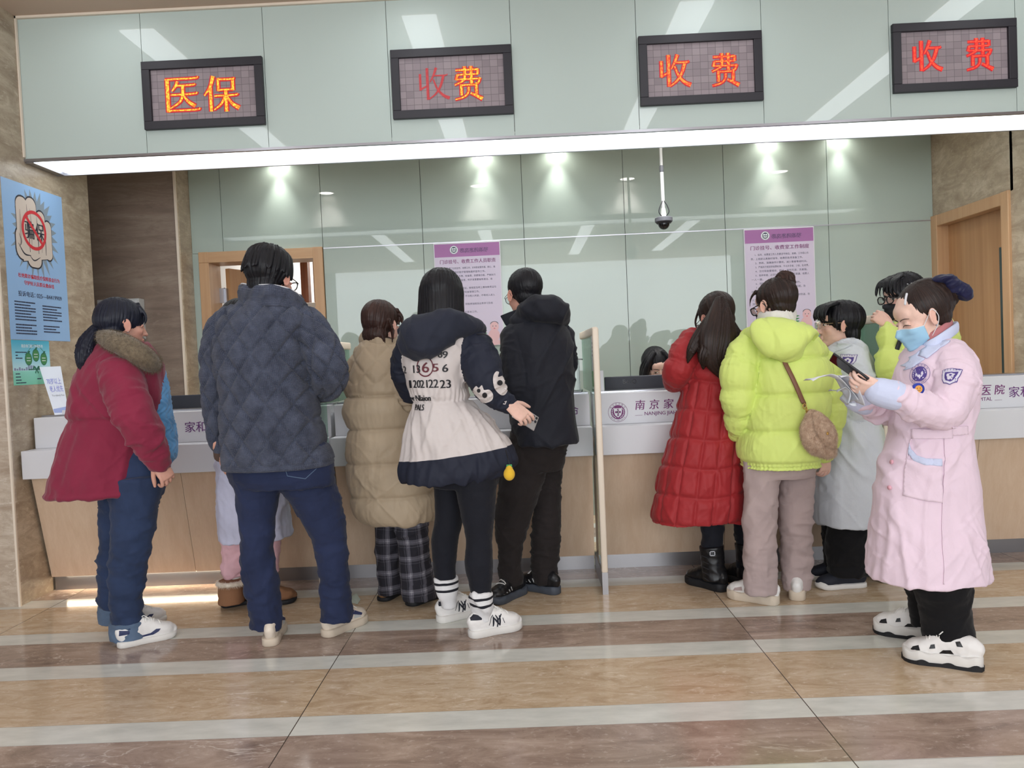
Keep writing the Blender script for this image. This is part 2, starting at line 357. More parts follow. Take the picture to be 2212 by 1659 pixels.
    lk(nt, ramp(nt, t2, [(0.3, (0.10, 0.10, 0.10)), (0.8, (0.19, 0.19, 0.19))]), b.inputs['Roughness']); return m
floor_mat()
def glassy(name, col):
    m = mat(name, col, 0.45, spec=0.3, coat=1.0); nt, b = BS(m); c = tuple(m['c']); b.inputs['Coat Roughness'].default_value = 0.015
    lk(nt, ramp(nt, noise(nt, coord(nt), 0.7, 2), [(0.3, dk(c, 0.96)), (0.7, dk(c, 1.04))]), b.inputs['Base Color']); return m
glassy('pale_green_glass', (182, 196, 191)); glassy('wall_green_glass', (166, 181, 173))
def wood(name, col, dark, sc=(30, 30, 1.6), rough=0.42, coat=0.15):
    m = mat(name, col, rough, spec=0.35, coat=coat); m.node_tree.nodes['Principled BSDF'].inputs['Coat Roughness'].default_value = 0.25; nt, b = BS(m); v = coord(nt, scale=sc)
    n1 = noise(nt, v, 1.0, 5, 0.6, 0.4); n2 = noise(nt, coord(nt, scale=(sc[0]*6, sc[1]*6, sc[2]*2)), 1.0, 3, 0.6)
    c = ramp(nt, n1, [(0.3, srgb(*dark)), (0.68, srgb(*col))]); c = mixc(nt, ramp(nt, n2, [(0.35, (0.35, 0.35, 0.35)), (0.6, (0, 0, 0))]), c, srgb(*dark)); sat(nt, c, b); return m
wood('light_veneer', (214, 190, 166), (203, 176, 150)); wood('door_wood', (190, 148, 106), (170, 126, 86), (18, 18, 0.7)); wood('frame_wood', (196, 160, 122), (182, 143, 106), (24, 24, 1.0))
wood('frame_wood_across', (196, 160, 122), (182, 143, 106), (1.0, 24, 24)); wood('red_wood', (150, 92, 60), (120, 66, 40), (40, 40, 0.8))
mat('white_lacquer', (214, 215, 220), 0.35, spec=0.4); mat('steel', (170, 170, 176), 0.28, 1.0); mat('satin_steel', (150, 148, 150), 0.38, 1.0)
mat('ceiling_paint', (196, 174, 156), 0.8); mat('white_paint', (226, 224, 220), 0.8); mat('cream_frame', (226, 213, 196), 0.45); mat('black_plastic', (30, 31, 38), 0.45); mat('dark_plastic', (38, 42, 54), 0.5)
mat('bezel_black', (34, 32, 40), 0.5); mat('grey_plastic', (96, 98, 106), 0.45); mat('pole_white', (206, 208, 210), 0.4); mat('light_grey', (190, 192, 192), 0.5)
mat('lamp_white', (255, 255, 255), 0.5, emit=(246, 250, 255), es=STRIP_E); mat('soffit_white', (255, 255, 255), 0.5, emit=(240, 248, 252), es=SOFFIT_E); mat('disc_white', (255, 255, 255), 0.5, emit=(255, 250, 240), es=25)
mat('dark_gap', (60, 66, 64), 0.7); mat('purple', (112, 32, 104), 0.5); mat('purple_ink', (98, 38, 112), 0.5); mat('warm_led', (255, 255, 255), 0.5, emit=(255, 236, 204), es=45)
def clearglass(name, tint, a=0.12):
    m = mat(name, tint, 0.02, spec=0.6); nt, b = BS(m); t = N(nt, 'ShaderNodeBsdfTransparent'); t.inputs[0].default_value = srgb(*tint)
    gl = N(nt, 'ShaderNodeBsdfGlossy'); gl.inputs['Roughness'].default_value = 0.02; fr = N(nt, 'ShaderNodeFresnel'); fr.inputs[0].default_value = 1.45
    mx = N(nt, 'ShaderNodeMixShader'); lk(nt, mth(nt, 'MULTIPLY', fr.outputs[0], 0.8), mx.inputs[0]); lk(nt, t.outputs[0], mx.inputs[1]); lk(nt, gl.outputs[0], mx.inputs[2])
    lk(nt, mx.outputs[0], nt.nodes['Material Output'].inputs['Surface']); return m
clearglass('partition_glass', (216, 236, 226)); clearglass('clear_glass', (244, 248, 248)); clearglass('lens_glass', (236, 240, 242))
# ------------------------------------------------------------------ shell
struct('floor', G().box((-9, -7, -0.1), (9, 9.2, 0)), 'marble_floor')
struct('ceiling', G().box((-9, -7, ZC), (9, YF, ZC+0.15)), 'ceiling_paint')
g = G(); n = 8
seams = (XL, -2.157, -1.437, -0.712, 0.010, 0.738, 1.462, 2.195, 2.92, 3.65)
for a, b2 in zip(seams[:-1], seams[1:]): g.box((a+0.0015, YF, 2.572), (b2-0.0015, YF+0.012, ZC-0.002))
struct('wall_header', g, 'pale_green_glass')
struct('wall_header_core', G().box((XL+0.002, YF+0.0125, 2.585), (3.65, YF+0.10, ZC+0.15)), 'dark_gap')
struct('trim_1', G().box((XL, YF-0.012, 2.556), (3.65, YF+0.012, 2.571)).box((XL, 4.925, 2.545), (3.65, 4.945, 2.585)).box((XL+0.001, YF, 2.548), (XL+0.05, 4.925, 2.570)), 'steel')
struct('soffit', G().box((XL, YF+0.012, 2.586), (3.65, 4.96, 2.60)), 'white_paint')
struct('ceiling_inner', G().box((-3.4, 4.95, ZI), (3.65, YB+0.3, ZI+0.1)).box((-3.4, 4.945, 2.59), (3.65, 4.975, ZI)), 'white_paint')
sl = thing('soffit_light', 'long white light panel under the pale green glass header above the counter', 'light', (0, 4.77, 2.58))
g = G(); 
for a, b2 in ((XL+0.06, -1.35), (-1.346, 0.10), (0.104, 1.55), (1.554, 3.0), (3.004, 3.64)): g.box((a, YF+0.014, 2.562), (b2, 4.922, 2.575))
ob('diffuser', g, 'soffit_white', sl)
# side walls
struct('wall_left', G().box((-9, 4.338, 0), (XL, 4.62, ZC)).box((-4.2, 4.62, 0), (XL, 5.28, ZC)), 'travertine_wall')
struct('column_left', G().box((-9, 4.318, 0), (XL+0.002, 4.345, 2.545)), 'travertine_column')
struct('trim_2', G().box((XL-0.006, 4.314, 0), (XL+0.006, 4.326, 2.545)).box((-2.61, 5.978, 0), (-2.592, 5.996, ZI)).box((-2.905, YF-0.02, 2.58), (XL+0.008, YF-0.004, ZC)).box((XL, YF-0.02, ZC-0.014), (3.65, YF-0.001, ZC)), 'cream_frame')
struct('wall_left_inner', G().box((-3.6, 5.99, 0), (-2.6, YB+0.25, ZI)).box((-3.7, 5.2, 0), (-3.5, 6.1, ZI)), 'shaded_stone')
struct('column_inner', G().box((-2.6, 5.992, 0), (-2.585, YB+0.24, ZI)), 'travertine_wall')
struct('wall_right', G().box((XR, 6.205, 0), (XR+0.4, YB+0.3, ZC)).box((XR, 4.3, 0), (XR+0.4, 5.228, ZC)).box((XR, 5.2, 2.23), (XR+0.4, 6.3, ZC)), 'travertine_wall')
# back wall of green glass panels with the doorway
g = G(); xs = (-2.585, -2.335, -1.542, -0.748, 0.050, 0.845, 1.630, 2.436, XR)
for a, b2 in zip(xs[:-1], xs[1:]):
    lo = 0.0 if b2 > -1.5 else 2.21
    if lo == 0: g.box((a+0.002, YB, 0), (b2-0.002, YB+0.012, 2.205))
    g.box((a+0.002, YB, 2.213), (b2-0.002, YB+0.012, ZI))
g.box((-2.585, YB, 0), (-2.53, YB+0.012, 2.21))
struct('wall_back', g, 'wall_green_glass')
struct('wall_back_core', G().box((-1.56, YB+0.0125, 0), (XR+0.2, YB+0.20, ZI)).box((-2.6, YB+0.0125, 2.215), (-1.5, YB+0.20, ZI)).box((-2.65, YB+0.0125, 0), (-2.52, YB+0.2, ZI)), 'dark_gap')
struct('trim_3', G().box((-1.54, YB-0.004, 2.205), (XR, YB+0.004, 2.213)), 'steel')
# room beyond the doorway
struct('wall_beyond', G().box((-4.2, 8.4, 0), (-0.6, 8.5, 3.0)).box((-4.2, 6.5, 0), (-4.1, 8.5, 3.0)).box((-1.0, 6.41, 0), (-0.9, 8.5, 3.0)), 'white_paint')
struct('ceiling_beyond', G().box((-4.2, YB+0.31, 2.7), (-0.6, 8.5, 2.8)), 'white_paint')
# doors
d1 = G().box((-2.53, YB-0.022, 0), (-2.45, YB+0.22, 2.135)).box((-1.622, YB-0.022, 0), (-1.545, YB+0.22, 2.22))
d1.box((-2.53, YB-0.022, 2.135), (-2.45, YB+0.22, 2.22))
struct('door_1', d1, 'frame_wood')
D1 = bpy.data.objects['door_1']; bevel(D1, 0.004)
ob('frame_head', G().box((-2.45, YB-0.018, 2.135), (-1.622, YB+0.22, 2.218)), 'frame_wood_across', D1)
lf = G().box((0, -0.02, 0.01), (0.80, 0.02, 2.115)); a = math.radians(70); R = np.array([[math.cos(a), -math.sin(a), 0], [math.sin(a), math.cos(a), 0], [0, 0, 1]])
lf.xf(R, (-2.40, YB+0.235, 0)); lfo = ob('door_leaf', lf, 'door_wood', D1)
hg = G(); 
for z in (1.86, 1.92): hg.tube([(-2.418, YB+0.20, z-0.028), (-2.418, YB+0.20, z+0.028)], 0.009, 10, 1)
hg.box((-2.452, YB+0.17, 1.83), (-2.418, YB+0.20, 1.95)).box((-2.418, YB+0.195, 1.83), (-2.402, YB+0.235, 1.95))
ob('hinge', hg, 'steel', D1)
g = G().box((-2.11, 7.55, 0), (-2.04, 7.65, 2.7)).box((-1.99, 7.56, 0), (-1.975, 7.64, 2.7))
struct('trim_4', g, 'red_wood')
t = thing('cabinet', 'low grey-brown cabinet with pale top in the room beyond the open doorway', 'cabinet', (-1.75, 7.3, 0))
ob('body', G().box((-2.0, 7.1, 0), (-1.62, 7.5, 1.76), bev=0.02), mat('taupe', (150, 132, 118), 0.6), t); ob('top', G().box((-2.02, 7.08, 1.76), (-1.1, 7.52, 1.86), bev=0.01), 'cream_frame', t)
area('room_beyond_daylight', (-2.2, 7.9, 2.65), (1.4, 0.8), 30, (1, 0.97, 0.93))
# right-hand door in the side wall
g = G().box((XR-0.02, 6.117, 0), (XR+0.12, 6.204, 2.237)).box((XR-0.02, 5.228, 0), (XR+0.12, 5.31, 2.237)).box((XR-0.018, 5.31, 2.15), (XR+0.12, 6.117, 2.235))
struct('door_2', g, 'frame_wood'); D2 = bpy.data.objects['door_2']; bevel(D2, 0.004)
ob('door_leaf', G().box((XR+0.07, 5.311, 0), (XR+0.11, 6.116, 2.149)), 'door_wood', D2); ob('vision_panel', G().box((XR+0.066, 5.385, 0.9), (XR+0.069, 5.475, 1.89)), mat('dark_pane', (48, 62, 62), 0.08), D2)
# ------------------------------------------------------------------ lights
for k, x in enumerate(STRIP_X):
    x = (-2.29, -0.545, 1.155, 2.88)[k]
    t = thing('ceiling_light', 'linear ceiling light, one of the white bars mirrored in the header glass', 'light', (x, 1.0, ZC), 'linear lights on the hall ceiling')
    ob('diffuser', G().box((x-0.105, -4.0, ZC-0.012), (x+0.105, 4.385, ZC-0.001)), 'lamp_white', t)
def downlight(x, y, w, ang=110, warm=(1, 0.97, 0.92)):
    t = thing('downlight', 'small round recessed downlight, mirrored as a white oval in the green wall', 'light', (x, y, ZI), 'recessed downlights behind the counter')
    g = G(); a = np.arange(32)*2*math.pi/32; disc(g, (x, y, ZI-0.006), (1, 0, 0), (0, -1, 0), 0.065); ob('lens', g, 'disc_white', t)
    g = G(); g.tube([(x+0.075*math.cos(q), y+0.075*math.sin(q), ZI-0.004) for q in a], 0.008, 8, 1, closed=True); ob('ring', g, 'white_lacquer', t)
    l = bpy.data.lights.new('downlight_beam', 'SPOT'); l.energy = w; l.spot_size = math.radians(ang); l.spot_blend = 1.0; l.color = warm; l.shadow_soft_size = 0.03
    o = bpy.data.objects.new('downlight_beam', l); COL.objects.link(o); o.location = (x, y, ZI-0.02)
for x in (-1.77, -0.35, 1.04, 2.456): downlight(x, 5.06, 75, 100)
for x, w in ((-1.86, 1.0), (-0.25, 0.9), (0.33, 1.0), (1.98, 1.0), (2.53, 0.9)): downlight(x, 6.125, DOWN_W*w, 66)
# ------------------------------------------------------------------ LED signs
HAN = {'yi': [[(6, 92, 4), (88, 93, 4), (96, 98, 1)], [(12, 94, 9), (12, 4, 9)], [(8, 8, 4), (90, 8, 4), (98, 13, 2)], [(40, 86, 7), (35, 74, 6), (24, 60, 3)], [(32, 74, 4), (82, 75, 4), (88, 79, 1)], [(20, 50, 4), (86, 51, 4), (92, 56, 1)], [(54, 74, 7), (53, 50, 7), (44, 30, 5), (18, 14, 3)], [(55, 47, 4), (68, 30, 7), (86, 17, 9)], ],
 'bao': [[(31, 98, 9), (22, 70, 7), (5, 46, 3)], [(22, 68, 8), (22, 3, 8)], [(44, 92, 6), (44, 57, 6)], [(44, 88, 4), (84, 88, 4), (88, 93, 2)], [(84, 90, 7), (84, 57, 7)], [(44, 60, 4), (84, 60, 4)], [(32, 44, 4), (90, 45, 4), (97, 49, 1)], [(64, 60, 8), (64, 1, 8)], [(62, 43, 6), (50, 22, 5), (30, 7, 3)], [(66, 43, 4), (80, 22, 7), (99, 9, 10)]],
 'shou': [[(12, 82, 7), (12, 32, 7)], [(10, 34, 5), (34, 46, 4)], [(34, 99, 8), (34, 3, 8)], [(62, 99, 8), (54, 78, 6), (42, 56, 3)], [(54, 75, 4), (90, 75, 4), (97, 79, 1)], [(84, 75, 8), (74, 44, 7), (58, 20, 5), (36, 4, 3)], [(52, 64, 4), (64, 34, 6), (82, 14, 8), (100, 5, 10)]],
 'fei': [[(12, 88, 4), (80, 88, 5)], [(80, 91, 6), (80, 73, 6)], [(16, 74, 4), (80, 74, 4)], [(18, 75, 6), (13, 58, 6)], [(14, 60, 4), (88, 60, 4)], [(87, 63, 6), (80, 47, 5), (72, 48, 2)], [(40, 99, 8), (40, 66, 7), (32, 54, 5), (8, 43, 3)], [(60, 99, 8), (60, 46, 8)], [(28, 45, 7), (28, 11, 7)], [(28, 42, 4), (74, 42, 4)], [(74, 45, 7), (74, 13, 7)], [(51, 36, 6), (48, 18, 5), (34, 6, 4), (8, -1, 3)], [(56, 17, 5), (74, 8, 7), (92, -2, 10)]]}
def led_mat(name, col, core, es):
    m = mat(name, (20, 5, 5), 0.6); nt, b = BS(m); v = coord(nt, scale=(170, 1, 170)); sp = N(nt, 'ShaderNodeSeparateXYZ'); lk(nt, v, sp.inputs[0])
    d = mth(nt, 'MULTIPLY', mth(nt, 'SINE', mth(nt, 'MULTIPLY', sp.outputs[0], 6.283)), mth(nt, 'SINE', mth(nt, 'MULTIPLY', sp.outputs[2], 6.283)))
    n1 = noise(nt, coord(nt), 90, 2); lk(nt, mixc(nt, ramp(nt, n1, [(0.42, (0, 0, 0)), (0.58, (1, 1, 1))]), srgb(*col), srgb(*core)), b.inputs['Emission Color'])
    lk(nt, mth(nt, 'MULTIPLY_ADD', d, es*0.35, es), b.inputs['Emission Strength']); return m
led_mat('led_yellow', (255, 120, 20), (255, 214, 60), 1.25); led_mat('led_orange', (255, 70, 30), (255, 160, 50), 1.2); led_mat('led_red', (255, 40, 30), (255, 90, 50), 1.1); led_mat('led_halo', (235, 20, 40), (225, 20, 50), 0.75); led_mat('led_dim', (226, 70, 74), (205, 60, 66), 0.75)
def screen_mat():
    m = mat('led_screen', (110, 100, 106), 0.5, spec=0.3); nt, b = BS(m); v = coord(nt)
    br = N(nt, 'ShaderNodeTexBrick'); br.offset = 0.0; br.inputs['Scale'].default_value = 1.0; br.inputs['Brick Width'].default_value = 0.045; br.inputs['Row Height'].default_value = 0.04; br.inputs['Mortar Size'].default_value = 0.0012
    br.inputs['Color1'].default_value = srgb(150, 138, 142); br.inputs['Color2'].default_value = srgb(132, 121, 126); br.inputs['Mortar'].default_value = srgb(104, 95, 100)
    mp = N(nt, 'ShaderNodeMapping'); mp.inputs['Rotation'].default_value = (math.radians(-90), 0, 0); lk(nt, v, mp.inputs[0]); lk(nt, mp.outputs[0], br.inputs[0])
    dots = N(nt, 'ShaderNodeTexVoronoi'); dots.inputs['Scale'].default_value = 150; dots.inputs['Randomness'].default_value = 0.0; lk(nt, v, dots.inputs[0])
    sat(nt, mixc(nt, ramp(nt, dots.outputs[0], [(0.3, (0.35, 0.35, 0.35)), (0.5, (0, 0, 0))]), br.outputs[0], srgb(176, 164, 168)), b); return m
screen_mat()
def led_sign(x0, x1, z0, z1, chars, label):
    t = thing('led_sign', label, 'sign', ((x0+x1)/2, YF, z0), 'electronic signs over the counter windows'); y = YF; w = 0.048
    g = G().box((x0, y-0.028, z1-w), (x1, y-0.001, z1)).box((x0, y-0.028, z0), (x1, y-0.001, z0+w)).box((x0, y-0.028, z0+w), (x0+w, y-0.001, z1-w)).box((x1-w, y-0.028, z0+w), (x1, y-0.001, z1-w))
    bevel(ob('bezel', g, 'bezel_black', t), 0.003)
    ob('screen', G().box((x0+w, y-0.010, z0+w), (x1-w, y-0.001, z1-w)), 'led_screen', t)
    W = x1-x0
    for ch, fx, fz, sz, mt, halo in chars:
        g = G(); h = G()
        for k, s in enumerate([(a_, b_, c_*1.02) for a_, b_, c_ in st] for st in HAN[ch]):
            o = (x0+fx*W, y-0.0125-0.0001*k, z0+fz); stroke(g, s, o, (1, 0, 0), (0, 0, 1), sz/100)
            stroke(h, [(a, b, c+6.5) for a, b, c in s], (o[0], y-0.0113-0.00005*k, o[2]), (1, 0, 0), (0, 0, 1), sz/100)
        cho = ob('character', g, mt, t)
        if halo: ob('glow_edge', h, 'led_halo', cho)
S = 0.215
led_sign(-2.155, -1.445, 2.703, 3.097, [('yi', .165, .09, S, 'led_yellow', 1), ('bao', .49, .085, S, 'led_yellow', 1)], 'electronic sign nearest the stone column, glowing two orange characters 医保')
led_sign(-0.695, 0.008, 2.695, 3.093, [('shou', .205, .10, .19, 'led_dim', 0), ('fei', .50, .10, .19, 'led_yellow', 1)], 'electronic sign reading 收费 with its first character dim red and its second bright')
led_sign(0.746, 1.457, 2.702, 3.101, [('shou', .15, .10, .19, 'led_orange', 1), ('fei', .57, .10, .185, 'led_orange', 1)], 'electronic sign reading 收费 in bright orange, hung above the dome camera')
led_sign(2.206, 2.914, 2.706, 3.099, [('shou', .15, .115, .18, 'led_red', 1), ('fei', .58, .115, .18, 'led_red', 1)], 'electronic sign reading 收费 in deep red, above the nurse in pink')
# ------------------------------------------------------------------ counter units
def emblem(g, cx, cz, r, y, ink=0, paper=1):
    X, Z = np.array((1, 0, 0.)), np.array((0, 0, 1.)); c = (cx, y, cz)
    disc(g, c, X, Z, r, ink, 0.0003, r0=r*0.965); disc(g, c, X, Z, r*0.72, ink, 0.0004)
    poly(g, [(-.40, .40), (.40, .40), (.40, 0), (.30, -.30), (0, -.55), (-.30, -.30), (-.40, 0)], c, X, Z, paper, 0.0007, r)
    poly(g, [(-.09, .33), (.09, .33), (.09, -.38), (-.09, -.38)], c, X, Z, ink, 0.0010, r); poly(g, [(-.30, .10), (.30, .10), (.30, -.08), (-.30, -.08)], c, X, Z, ink, 0.0010, r)
    stroke(g, [(.04, .26, .04), (-.06, .14, .04), (.06, .02, .04), (-.05, -.12, .04), (.03, -.26, .03)], c, X, Z, r, paper, 0.0012)
    for s in (-1, 1):
        for k in range(7):
            a = math.radians(200+k*20) if s < 0 else math.radians(-20-k*20); a = math.radians(-90+s*(25+k*18)); q = np.array((math.cos(a), math.sin(a)))
            p0 = q*.58; t = np.array((-q[1], q[0]))*s; stroke(g, [(*(p0-t*.05), .03), (*p0, .09), (*(p0+t*.1+q*.02), .02)], c, X, Z, r, paper, 0.0008)
    for k, ch in enumerate('南京家和医院'):
        a = math.radians(145-k*22); q = np.array((math.cos(a), math.sin(a))); u = np.array((math.sin(a), 0, -math.cos(a))); v = np.array((math.cos(a), 0, math.sin(a)))
        writing(g, ch, np.array(c)+v*r*.77, u, v, h=r*.16, m=ink, align='c', off=0.0005)
    for k, ch in enumerate('NANJING JIAHE HOSPITAL'):
        a = math.radians(-145+k*5.2); u = np.array((-math.sin(a), 0, math.cos(a))); v = np.array((-math.cos(a), 0, -math.sin(a)))
        if ch != ' ': writing(g, ch, np.array(c)-v*r*.90, u, v, h=r*.10, m=ink, align='c', off=0.0005)
def counter(x0, x1, label, deco=None, slogan=None):
    t = thing('service_counter', label, 'counter', ((x0+x1)/2, 4.6, 0), 'service counter units'); a, b2 = x0+0.012, x1-0.012
    g = G(); n = max(1, round((b2-a)/0.75)); 
    for k in range(n):
        p, q = a+(b2-a)*k/n+0.0012, a+(b2-a)*(k+1)/n-0.0012
        g.add([(p, 4.465, .706), (q, 4.465, .706), (q, 4.60, .088), (p, 4.60, .088), (p, 4.70, .706), (q, 4.70, .706), (q, 4.70, .088), (p, 4.70, .088)], [(0, 3, 2, 1), (4, 5, 6, 7), (0, 1, 5, 4), (3, 7, 6, 2), (1, 2, 6, 5), (0, 4, 7, 3)])
    ob('panel', g, 'light_veneer', t); ob('kick_plate', G().box((a, 4.632, 0.0), (b2, 4.66, .1)), 'satin_steel', t)
    bevel(ob('ledge', G().box((a, 4.388, .706), (b2, 4.70, .867)), 'white_lacquer', t), 0.003)
    up = ob('upper_tier', G().box((a, 4.522, .867), (b2, 4.74, 1.047)), 'white_lacquer', t); bevel(up, 0.003)
    ob('edge_strip', G().box((a, 4.60, 1.047), (b2, 4.74, 1.056)), 'steel', t)
    ob('desk', G().box((a, 4.74, .70), (b2, 5.06, .74)).box((a, 4.70, 0), (b2, 4.74, .70)), 'light_veneer', t)
    if deco is not None:
        g = G(); emblem(g, deco, .936, .057, 4.5215); sx = deco+.098
        for k, ch in enumerate('南京家和医院'): writing(g, ch, (sx+k*.082, 4.5212, .945), (1, 0, 0), (0, 0, 1), h=.056, m=0, off=.0002, thick=.0018, shear=.12)
        writing(g, 'NANJING JIAHE HOSPITAL', (sx+.055, 4.5212, .905), (1, 0, 0), (0, 0, 1), w=.34, off=.0002, thick=.0006); 
        for q in (sx, sx+.41): g.box((q, 4.5208, .912), (q+.042, 4.5212, .9135))
        ob('printed_name', g, ['purple', 'white_lacquer'], up)
    if slogan:
        g = G()
        for s, x in slogan: writing(g, s, (x, 4.5212, .925), (1, 0, 0), (0, 0, 1), h=.062, off=.0002, thick=.0008)
        ob('slogan', g, 'purple_ink', up)
counter(XL+.002, -1.12, 'white and wood counter unit below the 医保 sign, beside the stone column', None, [('家和', -1.985)])
counter(-1.12, 0.385, 'white and wood counter unit between the quilted jacket man and the tall glass partition', None, [('命', .245)])
counter(0.385, 1.89, 'white and wood counter unit with round purple hospital emblem on its front', .535)
counter(1.89, XR-.002, 'white and wood counter unit behind the nurse in the pink coat', 2.185, [('家和', 2.775)])
# warm light line below the first unit
t = thing('under_counter_light', 'glowing light line under the counter by the stone column', 'light', (-2.4, 4.62, .085))
ob('tube', G().box((-2.8, 4.619, .0835), (-1.62, 4.630, .0872)), 'warm_led', t)
# ------------------------------------------------------------------ glass partitions
def partition(x, label):
    t = thing('glass_partition', label, 'partition', (x, 4.13, 0), 'glass partitions between the windows'); w = .017
    for nm, gg in (('post', G().box((x-w, 4.115, .115), (x+w, 4.145, 1.415), bev=.008)), ('top_rail', G().box((x-w, 4.14, 1.375), (x+w, 5.03, 1.42), bev=.008))): ob(nm, gg, 'cream_frame', t, True)
    ob('foot', G().box((x-w*.9, 4.117, 0), (x+w*.9, 4.143, .118)).box((x-.008, 4.14, 0), (x+.008, 4.63, .10)), 'satin_steel', t)
    ob('glass', G().box((x-.005, 4.143, .10), (x+.005, 4.385, 1.378)).box((x-.005, 4.38, 1.062), (x+.005, 5.025, 1.378)), 'partition_glass', t); return t
partition(-1.12, 'glass partition half hidden behind the quilted jacket man'); P1 = partition(.385, 'tall cream-edged glass partition standing clear, just past the man in black'); partition(1.89, 'cream-edged glass partition beside the woman in the white coat')
# ------------------------------------------------------------------ posters, signs and small things of the place
mat('ink_black', (40, 40, 52), .7); mat('ink_red', (204, 44, 54), .6); mat('ink_navy', (52, 58, 84), .7); mat('poster_blue', (146, 184, 226), .45); mat('star_grey', (134, 148, 160), .6); mat('cartoon_skin', (206, 192, 180), .6); mat('cartoon_shade', (176, 160, 150), .6)
def bars(g, x, y, w, h, m, ux, uy, org, off, seed=0):
    r = random.Random(seed); p = x
    while p < x+w:
        l = r.uniform(.5, 2.2)*h; l = min(l, x+w-p); poly(g, [(p, y), (p+l, y), (p+l, y+h), (p, y+h)], org, ux, uy, m, off); p += l+h*.16
UX, UY = np.array((0, 1.0, 0)), np.array((0, 0, 1.0)); o = np.array((XL+.0015, 4.385, 1.505)); Wp, Hp = .580, .915
t = thing('poster', 'pale blue poster with a cartoon fist behind a red prohibition ring, on the stone side', 'poster', o)
ob('sheet', G().box((XL+.0005, 4.385, 1.505), (XL+.0015, 4.965, 2.42)), 'poster_blue', t)
g = G(); cx, cy = .285, .655; pts = []; ns = 27
for k in range(ns):
    a = 2*math.pi*k/ns+.08; R1 = .245+.045*(math.sin(a) < -.2)+.012*math.sin(k*2.7); pts += [(cx+R1*.88*math.cos(a), cy+R1*math.sin(a)), (cx+.185*.88*math.cos(a+math.pi/ns), cy+.185*math.sin(a+math.pi/ns))]
for k in range(len(pts)): poly(g, [(cx, cy), pts[k], pts[(k+1) % len(pts)]], o, UX, UY, 0, .0004)
ob('starburst', g, 'star_grey', t)
def rr(x0, y0, x1, y1, r, n=6):
    out = []
    for (a, b2, s) in ((x1-r, y1-r, 0), (x0+r, y1-r, 90), (x0+r, y0+r, 180), (x1-r, y0+r, 270)): out += [(a+r*math.cos(math.radians(s+90*q/n)), b2+r*math.sin(math.radians(s+90*q/n))) for q in range(n+1)]
    return out
fist = [rr(.115, .50, .225, .835, .05), rr(.205, .52, .305, .845, .048), rr(.30, .50, .385, .78, .042), rr(.375, .495, .445, .73, .035), rr(.10, .47, .24, .66, .06), rr(.20, .435, .33, .53, .045), [(.16, .46), (.40, .50), (.36, .60), (.14, .60)]]
g = G()
for k, f in enumerate(fist):
    c = np.mean(f, 0); f2 = [tuple(np.array(q)+.010*nrm(np.array(q)-c)) for q in f]; poly(g, f2, o, UX, UY, 0, .0006+.00003*k)
for k, f in enumerate(fist): poly(g, f, o, UX, UY, 1 if k != 5 else 1, .0010+.00003*k)
for s in ([(.225, .52, .004), (.222, .66, .007), (.215, .80, .002)], [(.308, .52, .004), (.310, .64, .008), (.305, .74, .002)], [(.380, .52, .004), (.382, .62, .007), (.378, .70, .002)], [(.12, .56, .003), (.17, .505, .010), (.23, .50, .004)], [(.22, .50, .003), (.26, .475, .008), (.32, .50, .003)], [(.13, .62, .002), (.15, .575, .006), (.13, .54, .002)]): stroke(g, s, o, UX, UY, 1, 0, .0014)
for s in ([(.14, .55, .012), (.15, .66, .02), (.15, .76, .006)], [(.245, .56, .008), (.25, .68, .014), (.245, .78, .004)], [(.34, .53, .006), (.35, .60, .012), (.345, .68, .004)]): stroke(g, s, o, UX, UY, 1, 2, .0013)
ob('fist_drawing', g, ['ink_black', 'cartoon_skin', 'cartoon_shade'], t)
g = G(); writing(g, '骗', o+UX*.185+UY*.60, UX, UY, h=.105, w=.085, off=.0018, thick=.003); writing(g, '保', o+UX*.285+UY*.60, UX, UY, h=.105, w=.085, off=.0018, thick=.003); ob('black_characters', g, 'ink_black', t)
g = G(); disc(g, o+UX*.275+UY*.655, UX, UY, (.118, .118), 0, .0022, r0=.098); stroke(g, [(.195, .735, .019), (.355, .575, .019)], o, UX, UY, 1, 0, .0023); ob('prohibition_ring', g, 'ink_red', t)
g = G(); writing(g, '杜绝欺诈骗取医疗保障基金行为', o+UX*.10+UY*.362, UX, UY, w=.40, h=.026, off=.0008, thick=.0015); writing(g, '守护好人民群众救命钱', o+UX*.15+UY*.322, UX, UY, w=.29, h=.026, off=.0008, thick=.0015); ob('red_writing', g, 'ink_red', t)
g = G(); writing(g, '投诉电话：', o+UX*.09+UY*.252, UX, UY, w=.155, h=.032, off=.0008, thick=.001); ob('hotline_lettering', g, 'ink_navy', t); g = G(); writing(g, '025—84419909', o+UX*.262+UY*.2535, UX, UY, w=.25, h=.025, off=.0008, thick=.001)
ob('phone_number_lettering', g, 'ink_navy', t); kk = 0
for x0_, y0_, n_l, w_l in ((.05, .215, 7, .20), (.05, .083, 4, .20), (.31, .205, 6, .20), (.31, .083, 3, .17)):
    g = G()
    for j in range(n_l): kk += 1; bars(g, x0_, y0_-.017*j, w_l*(.72+.28*abs(math.sin(j*2.1+1))), .0075, 0, UX, UY, o, .0008, kk)
    ob('text_block', g, 'ink_navy', t)
